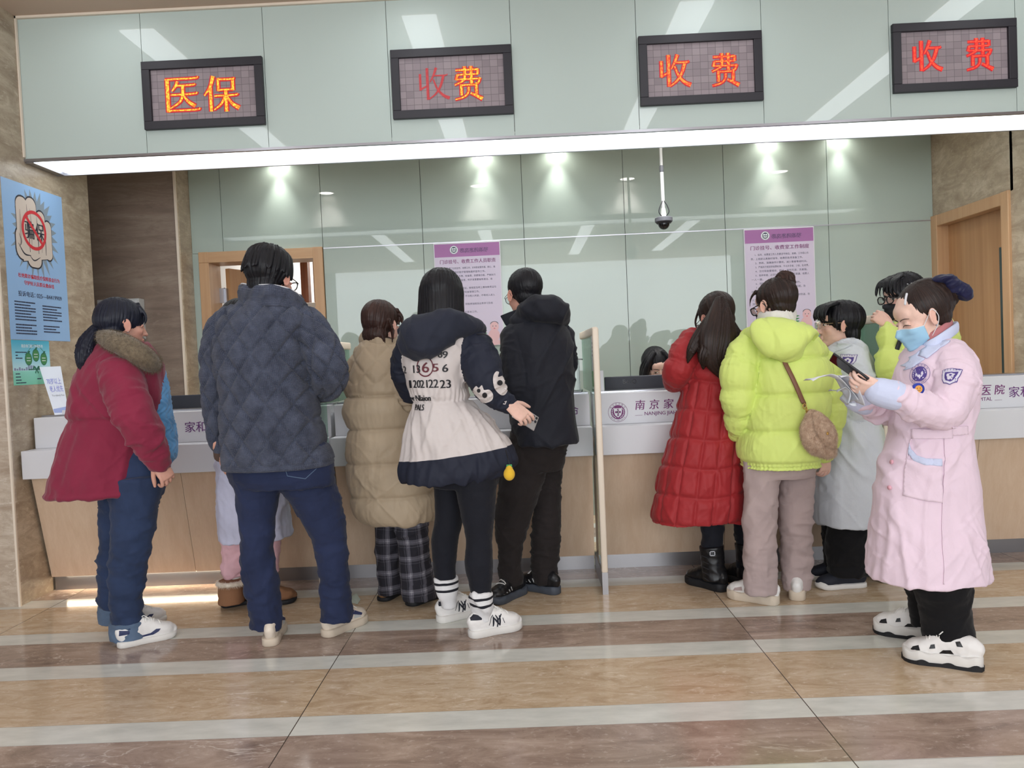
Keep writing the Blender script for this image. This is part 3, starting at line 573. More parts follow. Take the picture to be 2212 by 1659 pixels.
# certificate below it
o = np.array((XL+.0015, 4.386, 1.243)); m = mat('certificate_paper', (150, 214, 232), .5); nt, b = BS(m); s = N(nt, 'ShaderNodeSeparateXYZ'); lk(nt, coord(nt), s.inputs[0]); sat(nt, ramp(nt, mth(nt, 'DIVIDE', s.outputs[2], .26), [(0, srgb(126, 206, 176)), (.30, srgb(142, 214, 196)), (.34, srgb(196, 232, 238)), (.6, srgb(150, 214, 232)), (1, srgb(64, 176, 208))]), b)
t = thing('certificate', 'small turquoise certificate with three green ovals and a ribbon, below the blue poster', 'certificate', o)
ob('sheet', G().box((XL+.0005, 4.386, 1.243), (XL+.0015, 4.738, 1.502)), 'certificate_paper', t); mat('leaf_green', (70, 140, 84), .6); mat('dark_green', (38, 110, 84), .6); mat('pale_ink', (240, 248, 250), .6)
g = G()
for x, y in ((.145, .150), (.215, .172), (.290, .150)): disc(g, o+UX*x+UY*y, UX, UY, (.033, .038), 1, .0006, n=24); disc(g, o+UX*x+UY*y, UX, UY, (.028, .033), 0, .0008, n=24); bars(g, x-.018, y-.012, .036, .004, 2, UX, UY, o, .0010, int(x*99)); bars(g, x-.018, y+.004, .036, .004, 2, UX, UY, o, .0010, int(x*77)); stroke(g, [(x-.002, y+.030, .003), (x+.005, y+.040, .014), (x+.018, y+.046, .003)], o, UX, UY, 1, 1, .0010)
stroke(g, [(.14, .088, .006), (.235, .090, .006), (.345, .088, .006)], o, UX, UY, 1, 1, .0007)
for s_ in (-1, 1): stroke(g, [(.215, .090, .004), (.215+s_*.02, .102, .014), (.215+s_*.034, .090, .006)], o, UX, UY, 1, 1, .0009); stroke(g, [(.215, .09, .006), (.215+s_*.014, .066, .010)], o, UX, UY, 1, 1, .0009)
stroke(g, [(.115, .175, .003), (.215, .235, .003), (.315, .180, .003)], o, UX, UY, 1, 1, .0007); ob('ovals', g, ['leaf_green', 'dark_green', 'pale_ink'], t)
g = G(); writing(g, '南京市门前三包责任书', o+UX*.085+UY*.216, UX, UY, w=.20, h=.020, off=.0008, thick=.001); ob('title_lettering', g, 'pale_ink', t)
g = G(); r_ = random.Random(4)
for k in range(16): x = .01+k*.021; h = r_.uniform(.008, .034)*(1 if k < 9 else .6); poly(g, [(x, .084), (x+.016, .084), (x+.016, .084+h), (x, .084+h)], o, UX, UY, 0, .0004)
ob('skyline', g, mat('skyline_grey', (140, 150, 178), .7), t); g = G()
for k, (x, y, w) in enumerate(((.03, .186, .10), (.03, .168, .02), (.03, .152, .06), (.02, .062, .04), (.02, .044, .045), (.02, .026, .05), (.02, .010, .09), (.215, .03, .04))): bars(g, x, y, w, .006, 0, UX, UY, o, .0006, k)
ob('writing', g, 'ink_navy', t)
# acrylic stand for elderly priority
pc_ = [at(118, 897, 4.585), at(149, 893, 4.62), at(131, 791, 4.66), at(85, 793, 4.62)]
pc_[0][2] = pc_[1][2] = 1.0575
t = thing('acrylic_sign', 'leaning white acrylic sign saying elderly first, on the counter beside the stone column', 'sign', pc_[0]); P0, P1, P2, P3 = pc_; ux, uy = nrm(P1-P0), nrm(P3-P0); nn = nrm(np.cross(ux, uy)); 
bil = lambda u, v: P0*(1-u)*(1-v)+P1*u*(1-v)+P2*u*v+P3*(1-u)*v
g = G(); g.prism([P0, P1, P2, P3], -nn*.004); ob('panel', g, mat('sign_white', (222, 228, 240), .2), t)
def bwrite(g, body_, u0, u1, v0, v1, m=0):
    V, F = tmesh(body_); V = V-V.min(0)*np.array((1, 1, 0)); V = V/np.array((V[:, 0].max(), V[:, 1].max(), 1)); g.add([bil(u0+(u1-u0)*a, v0+(v1-v0)*b2)+nn*.001 for a, b2, _ in V], F, m)
g = G(); bwrite(g, '70岁以上', .14, .88, .63, .76); bwrite(g, '老人优先', .18, .92, .47, .60); ob('lilac_writing', g, mat('ink_lilac', (118, 124, 206), .5), t); g = G(); bwrite(g, 'The elderly First', .2, .92, .37, .415); ob('grey_writing', g, 'grey_plastic', t)
g = G(); g.add([bil(u, v)+nn*.0008 for u, v in ((.03, .04), (.97, .04), (.97, .16), (.03, .12))], [(0, 1, 2, 3)]); ob('blue_band', g, mat('band_blue', (150, 166, 214), .4), t)
ob('foot', G().box((P1[0]-.03, 4.602, 1.0565), (P1[0]+.02, 4.70, 1.082)), 'white_lacquer', t)
# pale cabinet on the dark stone
a, b2 = at(222, 650, 5.985), at(322, 830, 5.985)
t = thing('wall_cabinet', 'pale grey cabinet on the dark stone wall behind the maroon-coated woman\'s head', 'cabinet', (a[0], 5.98, b2[2])); ob('body', G().box((a[0], 5.90, b2[2]), (b2[0], 5.988, a[2]), bev=.004), 'light_grey', t); ob('door', G().box((a[0]+.015, 5.893, b2[2]+.015), (b2[0]-.015, 5.90, a[2]-.015), bev=.002), 'pole_white', t)
# notices on the green wall
def notice(x0, x1, z0, z1, title, lines, label):
    t = thing('notice_board', label, 'notice', (x0, YB, z0), 'purple-headed notices on the green wall'); X, Z = np.array((1.0, 0, 0)), UY; y = YB-.0135; W, Hh = x1-x0, z1-z0; o = np.array((x0, y, z0))
    ob('board', G().box((x0, YB-.012, z0), (x1, YB-.001, z1), bev=.002), 'white_lacquer', t); g = G()
    poly(g, [(.008, .008), (W-.008, .008), (W-.008, Hh-.008), (.008, Hh-.008)], o, X, Z, 0, .0002); poly(g, [(.008, Hh*.865), (W-.008, Hh*.865), (W-.008, Hh-.008), (.008, Hh-.008)], o, X, Z, 1, .0004)
    ob('print', g, ['notice_paper', 'notice_purple'], t); g = G(); emblem(g, x0+W*.305, z0+Hh*.932, W*.062, y-.0006); disc(g, (x0+W*.305, y-.0006, z0+Hh*.932), X, Z, W*.062, 1, .0001); o_ = ob('emblem', g, ['ink_navy', 'pale_ink'], t)
    g = G(); writing(g, '南京家和医院', o+X*W*.39+Z*Hh*.915, X, Z, w=W*.42, h=Hh*.030, off=.001, shear=.2); writing(g, 'NANJING JIAHE HOSPITAL', o+X*W*.40+Z*Hh*.897, X, Z, w=W*.40, off=.001); ob('header_writing', g, 'ink_navy', t)
    g = G(); writing(g, title, o+X*W*.09+Z*Hh*.800, X, Z, w=W*.83, h=Hh*.040, off=.001, thick=.0012); ob('title_lettering', g, mat('title_purple', (122, 44, 108), .6) if 'title_purple' not in MATS else 'title_purple', t)
    g = G()
    for k, (ln, ind) in enumerate(lines):
        if ln: writing(g, ln, o+X*W*(.09+ind)+Z*Hh*(.745-k*.0385), X, Z, h=Hh*.0205, w=min(.82-ind, len(ln)*.0335)*W, off=.001)
    ob('lines', g, 'ink_navy', t); g = G(); c = o+X*W*.86+Z*Hh*.085
    for k in range(5): stroke(g, [(-.14-.02*k, -.05+.012*k, .01), (-.10-.01*k, -.03+.022*k, .035), (-.06, -.01+.02*k, .004)], c, X, Z, 1, 2, .0006+.00005*k)
    disc(g, c+X*(-.005)+Z*.01, X, Z, (.045, .05), 0, .0012, n=24); stroke(g, [(-.03, .02, .03), (-.06, -.02, .03), (-.10, -.05, .02)], c, X, Z, 1, 0, .0010); stroke(g, [(-.10, -.055, .02), (0, -.045, .045), (.05, -.05, .02)], c, X, Z, 1, 0, .0011); disc(g, c+Z*.078, X, Z, (.034, .038), 0, .0013, n=24); disc(g, c+Z*.100, X, Z, (.032, .020), 1, .0012, n=24)
    for s_ in (-1, 1): disc(g, c+X*s_*.012+Z*.082, X, Z, .004, 1, .0016, n=10)
    stroke(g, [(-.008, .066, .001), (0, .063, .005), (.008, .066, .001)], c, X, Z, 1, 3, .0016); ob('baby_picture', g, [mat('baby_skin', (222, 182, 186), .6) if 'baby_skin' not in MATS else 'baby_skin', 'grey_plastic', 'leaf_green', 'ink_red'], t)
    if title.endswith('度'): g = G(); poly(g, [(.02, .02), (.09, .02), (.09, .12), (.07, .12), (.07, .06), (.02, .06)], o, X, Z, 0, .0008); stroke(g, [(.06, .03, .03), (.09, .06, .05), (.12, .05, .02)], o, X, Z, 1, 0, .0009); ob('purple_picture', g, 'purple_ink', t)
mat('notice_paper', (206, 196, 216), .5); mat('notice_purple', (160, 104, 160), .5)
notice(-.668, -.140, 1.384, 2.203, '门诊挂号、收费工作人员职责', [('1、负责门诊的挂号、收费工作，对待患者要热情、耐心，做', .06), ('好解释工作，做好医疗管理制度的宣传工作。', 0), ('2、熟悉各种挂号费、检查费、药费等价格，严格执行', .06), ('收费标准，票据上要盖章，所开发票要做到清洁、准', 0), ('确。', 0), ('3、妥善保管收款凭证，按规定及时上缴收款凭证与', .06), ('现金，妥善保管，做好现金管理工作。', 0), ('4、热情接待来宾，不与他人闲谈，不带闲人进入', .06), ('室内。', 0), ('5、遵守各项规定，积极参加政治业务学习及各', .06), ('项活动。', 0), ('6、完成领导交办的其他工作。', .06)], 'purple-headed notice on the green wall behind the man in black')
notice(1.768, 2.318, 1.37, 2.203, '门诊挂号、收费室工作制度', [('1、挂号、收费室工作人员要坚守岗位，准确，工作细心负', .06), ('责，上班前认真做好挂号、收费的各项准备工作。', 0), ('2、熟练、准确操作计算机，减少患者等候时间。', .06), ('3、严格执行规定的收费标准，不允许多收、少收、乱收费。', .06), ('4、交付现金要唱收、唱付，做到无误、无差错。', .06), ('5、各种单据，必须当面交付清楚，不可遗漏，收费人', .06), ('一人一章。', 0), ('6、按财务规定使用票据，做到账款相符。', .06), ('7、交班时应将现金、票据交清，发现问题，及', .06), ('时解决，及时上报。', 0), ('8、注意安全，室内不得存放私人物品，做好防盗，防', .06), ('火工作，不得在室内吸烟、聊', 0), ('天。', 0)], 'purple-headed notice on the green wall above the neon jacket')
# camera hung from the ceiling
cx, cy = 1.003, 5.4; t = thing('dome_camera', 'dark dome camera hanging from the inner ceiling on a thin white pole', 'camera', (cx, cy, 2.11))
g = G(); g.tube([(cx-.004, cy, ZI), (cx-.002, cy, 2.50)], .0105, 14, 1); g.tube([(cx-.002, cy, 2.52), (cx, cy, 2.245)], .0125, 14, 1); ob('pole', g, 'pole_white', t, True); g = G(); g.tube([(cx-.002, cy, 2.505), (cx-.002, cy, 2.535)], .0145, 14, 1); ob('coupling', g, 'grey_plastic', t, True)
g = G(); g.tube([(cx, cy, 2.245), (cx, cy, 2.20), (cx, cy, 2.192)], [.016, .022, .03], 16, 2); ob('neck', g, 'light_grey', t, True)
for k, s_ in enumerate((-1, 1)): g = G(); g.tube([(cx+s_*.006, cy-.01, 2.30), (cx+s_*.024, cy-.018, 2.265), (cx+s_*.034, cy-.02, 2.225), (cx+s_*.014, cy-.014, 2.195)], .0035, 8, 4); ob('cable', g, 'black_plastic', t, True)
g = G(); g.tube([(cx, cy, 2.192), (cx, cy, 2.186), (cx, cy, 2.163), (cx, cy, 2.158)], [.052, .060, .060, .054], 32, 1, cap='flat'); ob('housing', g, 'grey_plastic', t); g = G(); g.tube([(cx, cy, 2.160), (cx, cy, 2.148)], [.057, .046], 32, 1, cap='flat'); ob('ring', g, 'black_plastic', t); g = G(); g.ell((cx, cy, 2.148), (.039, .039, .040)); ob('dome', g, mat('dome_black', (12, 12, 14), .06), t, True)
# monitors, card, partition fittings, floor paper
def monitor(x0, x1, z1, label, logo=None):
    t = thing('monitor', label, 'monitor', ((x0+x1)/2, 4.95, .74), 'monitors behind the counter'); xc = (x0+x1)/2; g = G().box((x0, 4.94, z1-.35), (x1, 4.962, z1), bev=.006); ob('housing', g, 'dark_plastic', t, True); ob('screen', G().box((x0+.008, 4.9621, z1-.342), (x1-.008, 4.9632, z1-.008)), 'black_plastic', t)
    ob('stand', G().box((xc-.03, 4.925, .745), (xc+.03, 4.94, z1-.12), bev=.003).box((xc-.11, 4.86, .74), (xc+.11, 5.02, .752), bev=.004), 'black_plastic', t)
    if logo: g = G(); writing(g, logo, (x0+.115, 4.9398, z1-.052), (1, 0, 0), (0, 0, 1), w=.085, off=.0004, thick=.0008); ob('logo', g, mat('logo_dark', (22, 24, 32), .25), t)
monitor(.508, 1.08, 1.130, 'dark monitor seen from behind in front of the receptionist', 'BenQ'); monitor(-2.30, -1.75, 1.131, 'dark monitor top showing behind the counter left of the quilted jacket man')
t = thing('card_stand', 'small blank white card standing beside the dark monitor on the emblem counter', 'card', (.45, 4.62, 1.056)); ob('card', G().box((.432, 4.625, 1.057), (.470, 4.629, 1.178)), 'white_lacquer', t); ob('foot', G().box((.432, 4.615, 1.056), (.470, 4.66, 1.062)), 'white_lacquer', t)
t = thing('payment_sign', 'white and green payment sign fixed on the tall partition\'s glass', 'sign', (.378, 4.2, 1.12)); X = XP = .385-.0065
g = G().box((X-.002, 4.17, 1.185), (X, 4.30, 1.375)); ob('panel', g, 'white_lacquer', t); ob('green_base', G().box((X-.0025, 4.17, 1.10), (X, 4.30, 1.185)), mat('pay_green', (88, 160, 88), .5), t); g = G(); 
for k in range(4): bars(g, .03, .22-.022*k, .07, .012, 0, np.array((0, -1.0, 0)), UY, np.array((X-.0022, 4.29, 1.11)), .0004, k+3)
ob('marks', g, 'grey_plastic', t)
t = thing('acrylic_holder', 'clear acrylic holder with steel feet on the counter, just before the tall partition', 'holder', (.30, 4.62, 1.047))
ob('panel', G().box((.325, 4.58, 1.062), (.329, 4.82, 1.25)).box((.20, 4.60, 1.062), (.325, 4.604, 1.25)), 'clear_glass', t)
for a, b2 in (((.22, 4.565, 1.064), (.33, 4.57, 1.064)), ((.33, 4.57, 1.064), (.345, 4.70, 1.064))): g = G(); g.tube([a, b2], .007, 10, 1); ob('foot', g, 'steel', t, True)
g = G(); g.tube([(.24, 4.58, 1.245), (.28, 4.575, 1.262), (.30, 4.57, 1.255), (.345, 4.57, 1.25)], .004, 8, 4); ob('clip', g, 'steel', t, True)
g = G(); a = [fl(758, 1302), fl(772, 1306), fl(779, 1296), fl(770, 1287), fl(760, 1289)]; g.add([q+np.array((0, 0, .003+.012*(k == 3))) for k, q in enumerate(a)], [(0, 1, 2, 3, 4)]); q = ob('paper_scrap', g, mat('pale_green_paper', (206, 218, 206), .7), None); tag(q, 'pale green paper scrap on the floor by the quilted jacket man\'s shoe', 'paper'); q.modifiers.new('s', 'SOLIDIFY').thickness = .001
# ------------------------------------------------------------------ people: shared builders
def skin_mat(name, col, lip=(176, 96, 92)):
    m = mat(name, col, 0.5, spec=0.35, sss=0.15); nt, b = BS(m); c = tuple(m['c'])
    n1 = noise(nt, coord(nt), 40, 3); base = ramp(nt, n1, [(0.3, dk(c, 0.93)), (0.7, dk(c, 1.05))])
    a = N(nt, 'ShaderNodeAttribute', attribute_name='lip').outputs['Fac']; a2 = N(nt, 'ShaderNodeAttribute', attribute_name='blush').outputs['Fac']
    base = mixc(nt, a2, base, (c[0]*0.98, c[1]*0.66, c[2]*0.62, 1)); sat(nt, mixc(nt, a, base, srgb(*lip)), b); return m
skin_mat('skin', (224, 184, 168)); skin_mat('skin_fair', (234, 198, 182), (196, 110, 104)); skin_mat('skin_tan', (208, 158, 140))
def hair_mat(name, col, hi, rough=0.38):
    m = mat(name, col, rough, spec=0.28); nt, b = BS(m); v = coord(nt, attr='guv', scale=(420, 7, 1))
    n1 = noise(nt, v, 1.0, 3, 0.6); sat(nt, ramp(nt, n1, [(0.35, srgb(*col)), (0.75, srgb(*hi))]), b); bump(nt, b, n1, 0.55, 0.003)
    return m
hair_mat('hair_black', (11, 11, 14), (30, 30, 37)); hair_mat('hair_blue_black', (15, 17, 27), (40, 45, 64)); hair_mat('hair_brown', (36, 23, 21), (78, 52, 44)); hair_mat('hair_dark_brown', (21, 16, 16), (64, 45, 38))
mat('eye_white', (226, 222, 218), 0.2); mat('eye_dark', (24, 18, 16), 0.2); mat('brow', (52, 40, 38), 0.8); mat('glass_frame', (18, 18, 22), 0.35); mat('gold_frame', (190, 160, 120), 0.3, 0.8)
def rotm(yaw, pitch=0.0, roll=0.0):
    a, p, r = (math.radians(q) for q in (yaw, pitch, roll)); f = np.array([math.cos(a)*math.cos(p), math.sin(a)*math.cos(p), math.sin(p)])
    l = np.array([-math.sin(a), math.cos(a), 0]); u = np.cross(f, l); l2 = l*math.cos(r)+u*math.sin(r); u2 = u*math.cos(r)-l*math.sin(r)
    return np.stack([f, l2, u2], 1)                                # columns: forward, left, up
_HB = {}
def head_base():
    if 'v' in _HB: return _HB['v'], _HB['f']
    g = G(); g.ell((-.014, 0, .034), (.097, .0755, .091)); g.ell((.028, 0, -.022), (.062, .060, .084)); g.ell((.056, 0, -.084), (.030, .028, .022))
    for s in (-1, 1): g.ell((.008, s*.042, -.052), (.042, .016, .032)); g.ell((.052, s*.034, -.018), (.030, .026, .026))
    g.ell((.058, 0, .045), (.027, .052, .040))
    me = remesh(g.mesh(), .004, 9); V, F = vget(me), [tuple(p.vertices) for p in me.polygons]; bpy.data.meshes.remove(me)
    for s in (-1, 1):                                               # eye sockets and temples
        d = np.exp(-(((V-np.array((.086, s*.030, .012)))/np.array((.03, .019, .013)))**2).sum(1)); V[:, 0] -= d*.009
    g = G(); g.add(V, F); g.tube([(.082, 0, .018), (.094, 0, -.008), (.103, 0, -.026)], [.006, .0085, .0095], 12); g.ell((.104, 0, -.028), (.0105, .0105, .009))
    for s in (-1, 1):
        g.ell((.093, s*.0115, -.030), (.009, .007, .0065)); g.ell((.0755, s*.031, .0115), (.0070, .0155, .0085))
        E = rotm(0, 0, 0); Re = rotm(s*14, 12); g.ell((-.004, s*.080, .002), (.0165, .0055, .029), Re)
        rim = [Re@np.array((.016*math.cos(a)-.002, s*.003, .029*math.sin(a)))+np.array((-.004, s*.081, .002)) for a in np.linspace(-2.2, 2.6, 12)]
        g.tube(rim, .0042, 8, 2); g.ell((.002, s*.079, -.026), (.007, .005, .008))
    g.ell((.089, 0, -.054), (.0085, .021, .0055)); g.ell((.088, 0, -.0645), (.0085, .018, .0065)); g.ell((.080, 0, -.086), (.012, .016, .012))
    me = remesh(g.mesh(), .0028, 2, .5); _HB['v'], _HB['f'] = vget(me), [tuple(p.vertices) for p in me.polygons]; bpy.data.meshes.remove(me); return _HB['v'], _HB['f']
class Head:
    def __init__(s, c, yaw, pitch=0, roll=0, size=0.222, wide=1.0):
        s.c = np.asarray(c, float); s.R = rotm(yaw, pitch, roll); s.k = size/.225; s.w = wide
    def W(s, p): p = np.asarray(p, float)*np.array((1, s.w, 1))*s.k; return p@s.R.T+s.c
    def Lc(s, p): return ((np.asarray(p, float)-s.c)@s.R)/s.k/np.array((1, s.w, 1))
    def mesh(s, neck_base, nr=.054):
        V, F = head_base(); g = G(); g.add(V, F); nb = s.Lc(neck_base)
        g.tube([(-.02, 0, -.02), (-.024, 0, -.06), nb*.5+np.array((-.028, 0, -.06))*.5, nb], [(.046, .046), (.05, .05), (nr, nr), (nr*1.15, nr*1.25)], 16, 4)
        me = remesh(g.mesh(), .0032, 1, .4); s.V = vget(me); s.F = [tuple(p.vertices) for p in me.polygons]; bpy.data.meshes.remove(me)
        s.tree = BVHTree.FromPolygons(s.V.tolist(), s.F); v = s.V
        lipv = np.exp(-(((v-np.array((.096, 0, -.0595)))/np.array((.014, .019, .0095)))**2).sum(1)*1.0); s.lip = ss(lipv, .35, .6)*.75
        s.bl = sum(.35*np.exp(-(((v-np.array((.078, q*.042, -.022)))/.022)**2).sum(1)) for q in (-1, 1))+.4*np.exp(-(((v-np.array((-.004, 0, 0)))/np.array((.03, 9, .04)))**2).sum(1))*(abs(v[:, 1]) > .074)
        return s
    def on(s, pts, d, off=.0008):
        """local points dropped on the face along d"""
        d = Vector(d).normalized(); o = []
        for p in pts:
            h = s.tree.ray_cast(Vector(p)-d*.1, d); o.append(np.array(h[0]-d*off) if h[0] is not None else np.array(p))
        return o
    def features(s, root, eyes='open', brow=True, sides=(1, -1)):
        for q in sides:
            d = (-.80, -.6*q, 0); u = nrm((-.5, .86*q, 0.0)); c = np.array((.079, q*.031, .0105)); up = np.array((0, 0, 1.0)); g = G()
            al = [(-.0155, 0), (-.010, .0048), (0, .0064), (.010, .0042), (.0155, -.0006), (.009, -.0042), (0, -.0052), (-.010, -.0035)]
            if eyes == 'open':
                poly(g, al, c, u, up, 0); disc(g, c+up*.0006, u, up, .0056, 1, n=16); g.v[-1] = g.v[-1]+np.array((.0015, .0012*q, 0))
                me = drape(g, s.tree, d, .0008, .1, .004); bm = bmesh.new(); bm.from_mesh(me)
                for f in bm.faces:
                    if f.material_index == 1:
                        for v in f.verts: v.co -= Vector(d)*.0006
                bm.to_mesh(me); bm.free()
            else: me = bpy.data.meshes.new('e')
            vv = s.W(vget(me)) if len(me.vertices) else np.zeros((0, 3)); gg = G()
            if len(vv): gg.add(vv, [tuple(p.vertices) for p in me.polygons]); gg.m = [p.material_index for p in me.polygons]
            z = .0 if eyes == 'open' else -.009
            ln = s.on([c+u*a+up*(b+z+.0006) for a, b in ((-.0165, -.001), (-.010, .0052), (0, .0070), (.010, .0045), (.018, -.0015))], d, .0012)
            gg.tube(s.W(ln), [.0008*s.k, .0013*s.k, .0015*s.k, .0015*s.k, .0006*s.k], 6, 3, m=1); ob('eye', gg, ['eye_white', 'eye_dark'], root, True)
            if brow:
                bl = s.on([c+u*a+up*b for a, b in ((-.019, .016), (-.008, .0205), (.006, .0215), (.021, .0165))], d, .0008)
                gb = G(); gb.tube(s.W(bl), [(.0012, .0026), (.0014, .0042), (.0014, .0036), (.0008, .0012)], 8, 3, ref=s.R@np.array((-.5, .86*q, .01))*0+s.R@np.array(d)); ob('eyebrow', gb, 'brow', root, True)
    def glasses(s, root, frame='glass_frame', r=.0022, hw=.024, hh=.019, square=0.35):
        gf = G(); gl = G()
        for q in (1, -1):
            c = np.array((.106, q*.032, .008)); pts = []
            for a in np.linspace(0, 2*math.pi, 24, endpoint=False):
                k = 1/(abs(math.cos(a))**3+abs(math.sin(a))**3)**(1/3)*square+(1-square); pts.append(c+np.array((-.006*abs(math.cos(a)), q*hw*k*math.cos(a), hh*k*math.sin(a))))
            gf.tube(s.W(pts), r, 6, 1, closed=True); n = len(pts); gl.add(s.W(pts), [tuple(range(n))])
            gf.tube(s.W([c+np.array((-.006, q*hw, .008)), (.088, q*.067, .016), (.03, q*.079, .018), (-.006, q*.083, .016), (-.02, q*.083, -.004)]), r*.9, 6, 3)
        gf.tube(s.W([(.104, .009, .011), (.110, 0, .014), (.104, -.009, .011)]), r, 6, 3)
        o = ob('glasses', gf, frame, root, True); ob('lens', gl, 'lens_glass', o); return o
    def mask(s, root, col='mask_blue', z0=-.005, z1=-.10, loops=True, lc='mask_white', half=72):
        nu, nv = 37, 15; vs = []
        for j in range(nv):
            f = j/(nv-1); z = z0+(z1-z0)*f
            for i in range(nu):
                a = math.radians(-half+2*half*i/(nu-1)); sd = abs(i/(nu-1)*2-1); zz = z-(0.018*sd*(1-f)*1.0)+(.020*sd*f)
                d = Vector((-math.cos(a), -math.sin(a), 0)); o = Vector((.01, 0, zz))-d*.3; h = s.tree.ray_cast(o, d); rr = (o+d*.19 if h[0] is None else h[0]-d*(.004+.007*(1-sd)*math.sin(math.pi*f)))
                p = np.array(rr); 
                vs.append(p)
        P = np.array(vs).reshape(nv, nu, 3)
        for _ in range(6):
            Q = P.copy(); Q[1:-1, 1:-1] = (P[:-2, 1:-1]+P[2:, 1:-1]+P[1:-1, :-2]+P[1:-1, 2:])/4; Q[0, 1:-1] = (P[0, :-2]+P[0, 2:]+P[0, 1:-1])/3; Q[-1, 1:-1] = (P[-1, :-2]+P[-1, 2:]+P[-1, 1:-1])/3; P = Q
        for j in range(nv):
            for i in range(nu):
                q = P[j, i].copy(); c0 = np.array((.01, 0, q[2])); d_ = Vector(nrm(q-c0)); h = s.tree.ray_cast(Vector(c0)+d_*.25, -d_)
                if h[0] is not None: P[j, i] = c0+np.array(d_)*max(np.linalg.norm(q-c0), (h[0]-Vector(c0)).length+.0045)
        for j in range(nv):                                        # three pleats
            P[j] += nrm((1, 0, 0))*(.0022*((j % 4)-1.5)/1.5)*np.sin(np.linspace(0, math.pi, nu))[:, None]
        P[:, :, 0] += .002; g = G(); f = [(j*nu+i, j*nu+i+1, (j+1)*nu+i+1, (j+1)*nu+i) for j in range(nv-1) for i in range(nu-1)]
        g.add(s.W(P.reshape(-1, 3)), f); o = ob('face_mask', g, col, root, True); so = o.modifiers.new('s', 'SOLIDIFY'); so.thickness = .002
        e = G(); e.tube(s.W(P[0]+np.array((.0006, 0, 0))), .0022, 6, 1); e.tube(s.W(P[-1]+np.array((.0006, 0, 0))), .0018, 6, 1); ob('edge_band', e, lc, o, True)
        if loops:
            for q, i in ((1, nu-1), (-1, 0)):
                l = G(); l.tube(s.W([P[0, i], P[0, i]*.5+np.array((-.004, q*.083, .03))*.5+np.array((0, q*.004, 0)), (-.008, q*.088, .030), (-.022, q*.086, .0), (-.008, q*.085, -.03), P[-1, i]*.5+np.array((-.006, q*.082, -.032))*.5+np.array((0, q*.003, 0)), P[-1, i]]), .0014, 6, 4)
                ob('ear_loop', l, lc, o, True)
        return o
mat('mask_blue', (160, 204, 230), 0.8, sheen=0.1); mat('mask_white', (226, 232, 236), 0.8); mat('mask_black', (24, 25, 30), 0.8)
def cap(g, fr=0.0, vol=1.0, low=-.02, back=.0):
    """close-fitting hair over the skull, in head space; returns its axis for the strands"""
    g.ell((-.030+fr, 0, .046), (.110*vol, .0865*vol, .094*vol), nu=28, nv=18); g.ell((-.052, 0, low), (.060, .070, .066), nu=20)
def hair(root, H, g, limbs=(), m='hair_black', vox=.0045, smooth=3, amp=.0022, fl=34, ft=5, name='hair', seed=0, keep=None):
    me = remesh(g.mesh(), vox, smooth); V, Nn = vget(me), nget(me)
    ax = spine([(-.03, 0, .16), (-.035, 0, .05), (-.04, 0, -.06), (-.04, 0, -.30)], .09, 8)
    idx, t, ph, rr = lparam(V, [ax]+list(limbs))
    q = np.stack([np.cos(ph)*fl*.16*2.2, np.sin(ph)*fl*.16*2.2, t*ft+seed+idx*7.3], 1); d = pn(q)*amp*1.4+pn(q*np.array((2.3, 2.3, 1.4)))*amp
    V = V+Nn*d[:, None]
    if keep is not None: pass
    attr(me, 'guv', np.stack([ph*rr, t, idx*1.0+seed], 1)); vset(me, H.W(V)); return ob(name, me, m, root, True)
def lock(g, pts, r0, r1=.001, flat=.5):
    n = len(pts); g.tube(pts, [((r0+(r1-r0)*(k/(n-1))**1.5), (r0+(r1-r0)*(k/(n-1))**1.5)*flat) for k in range(n)], 8, 3)
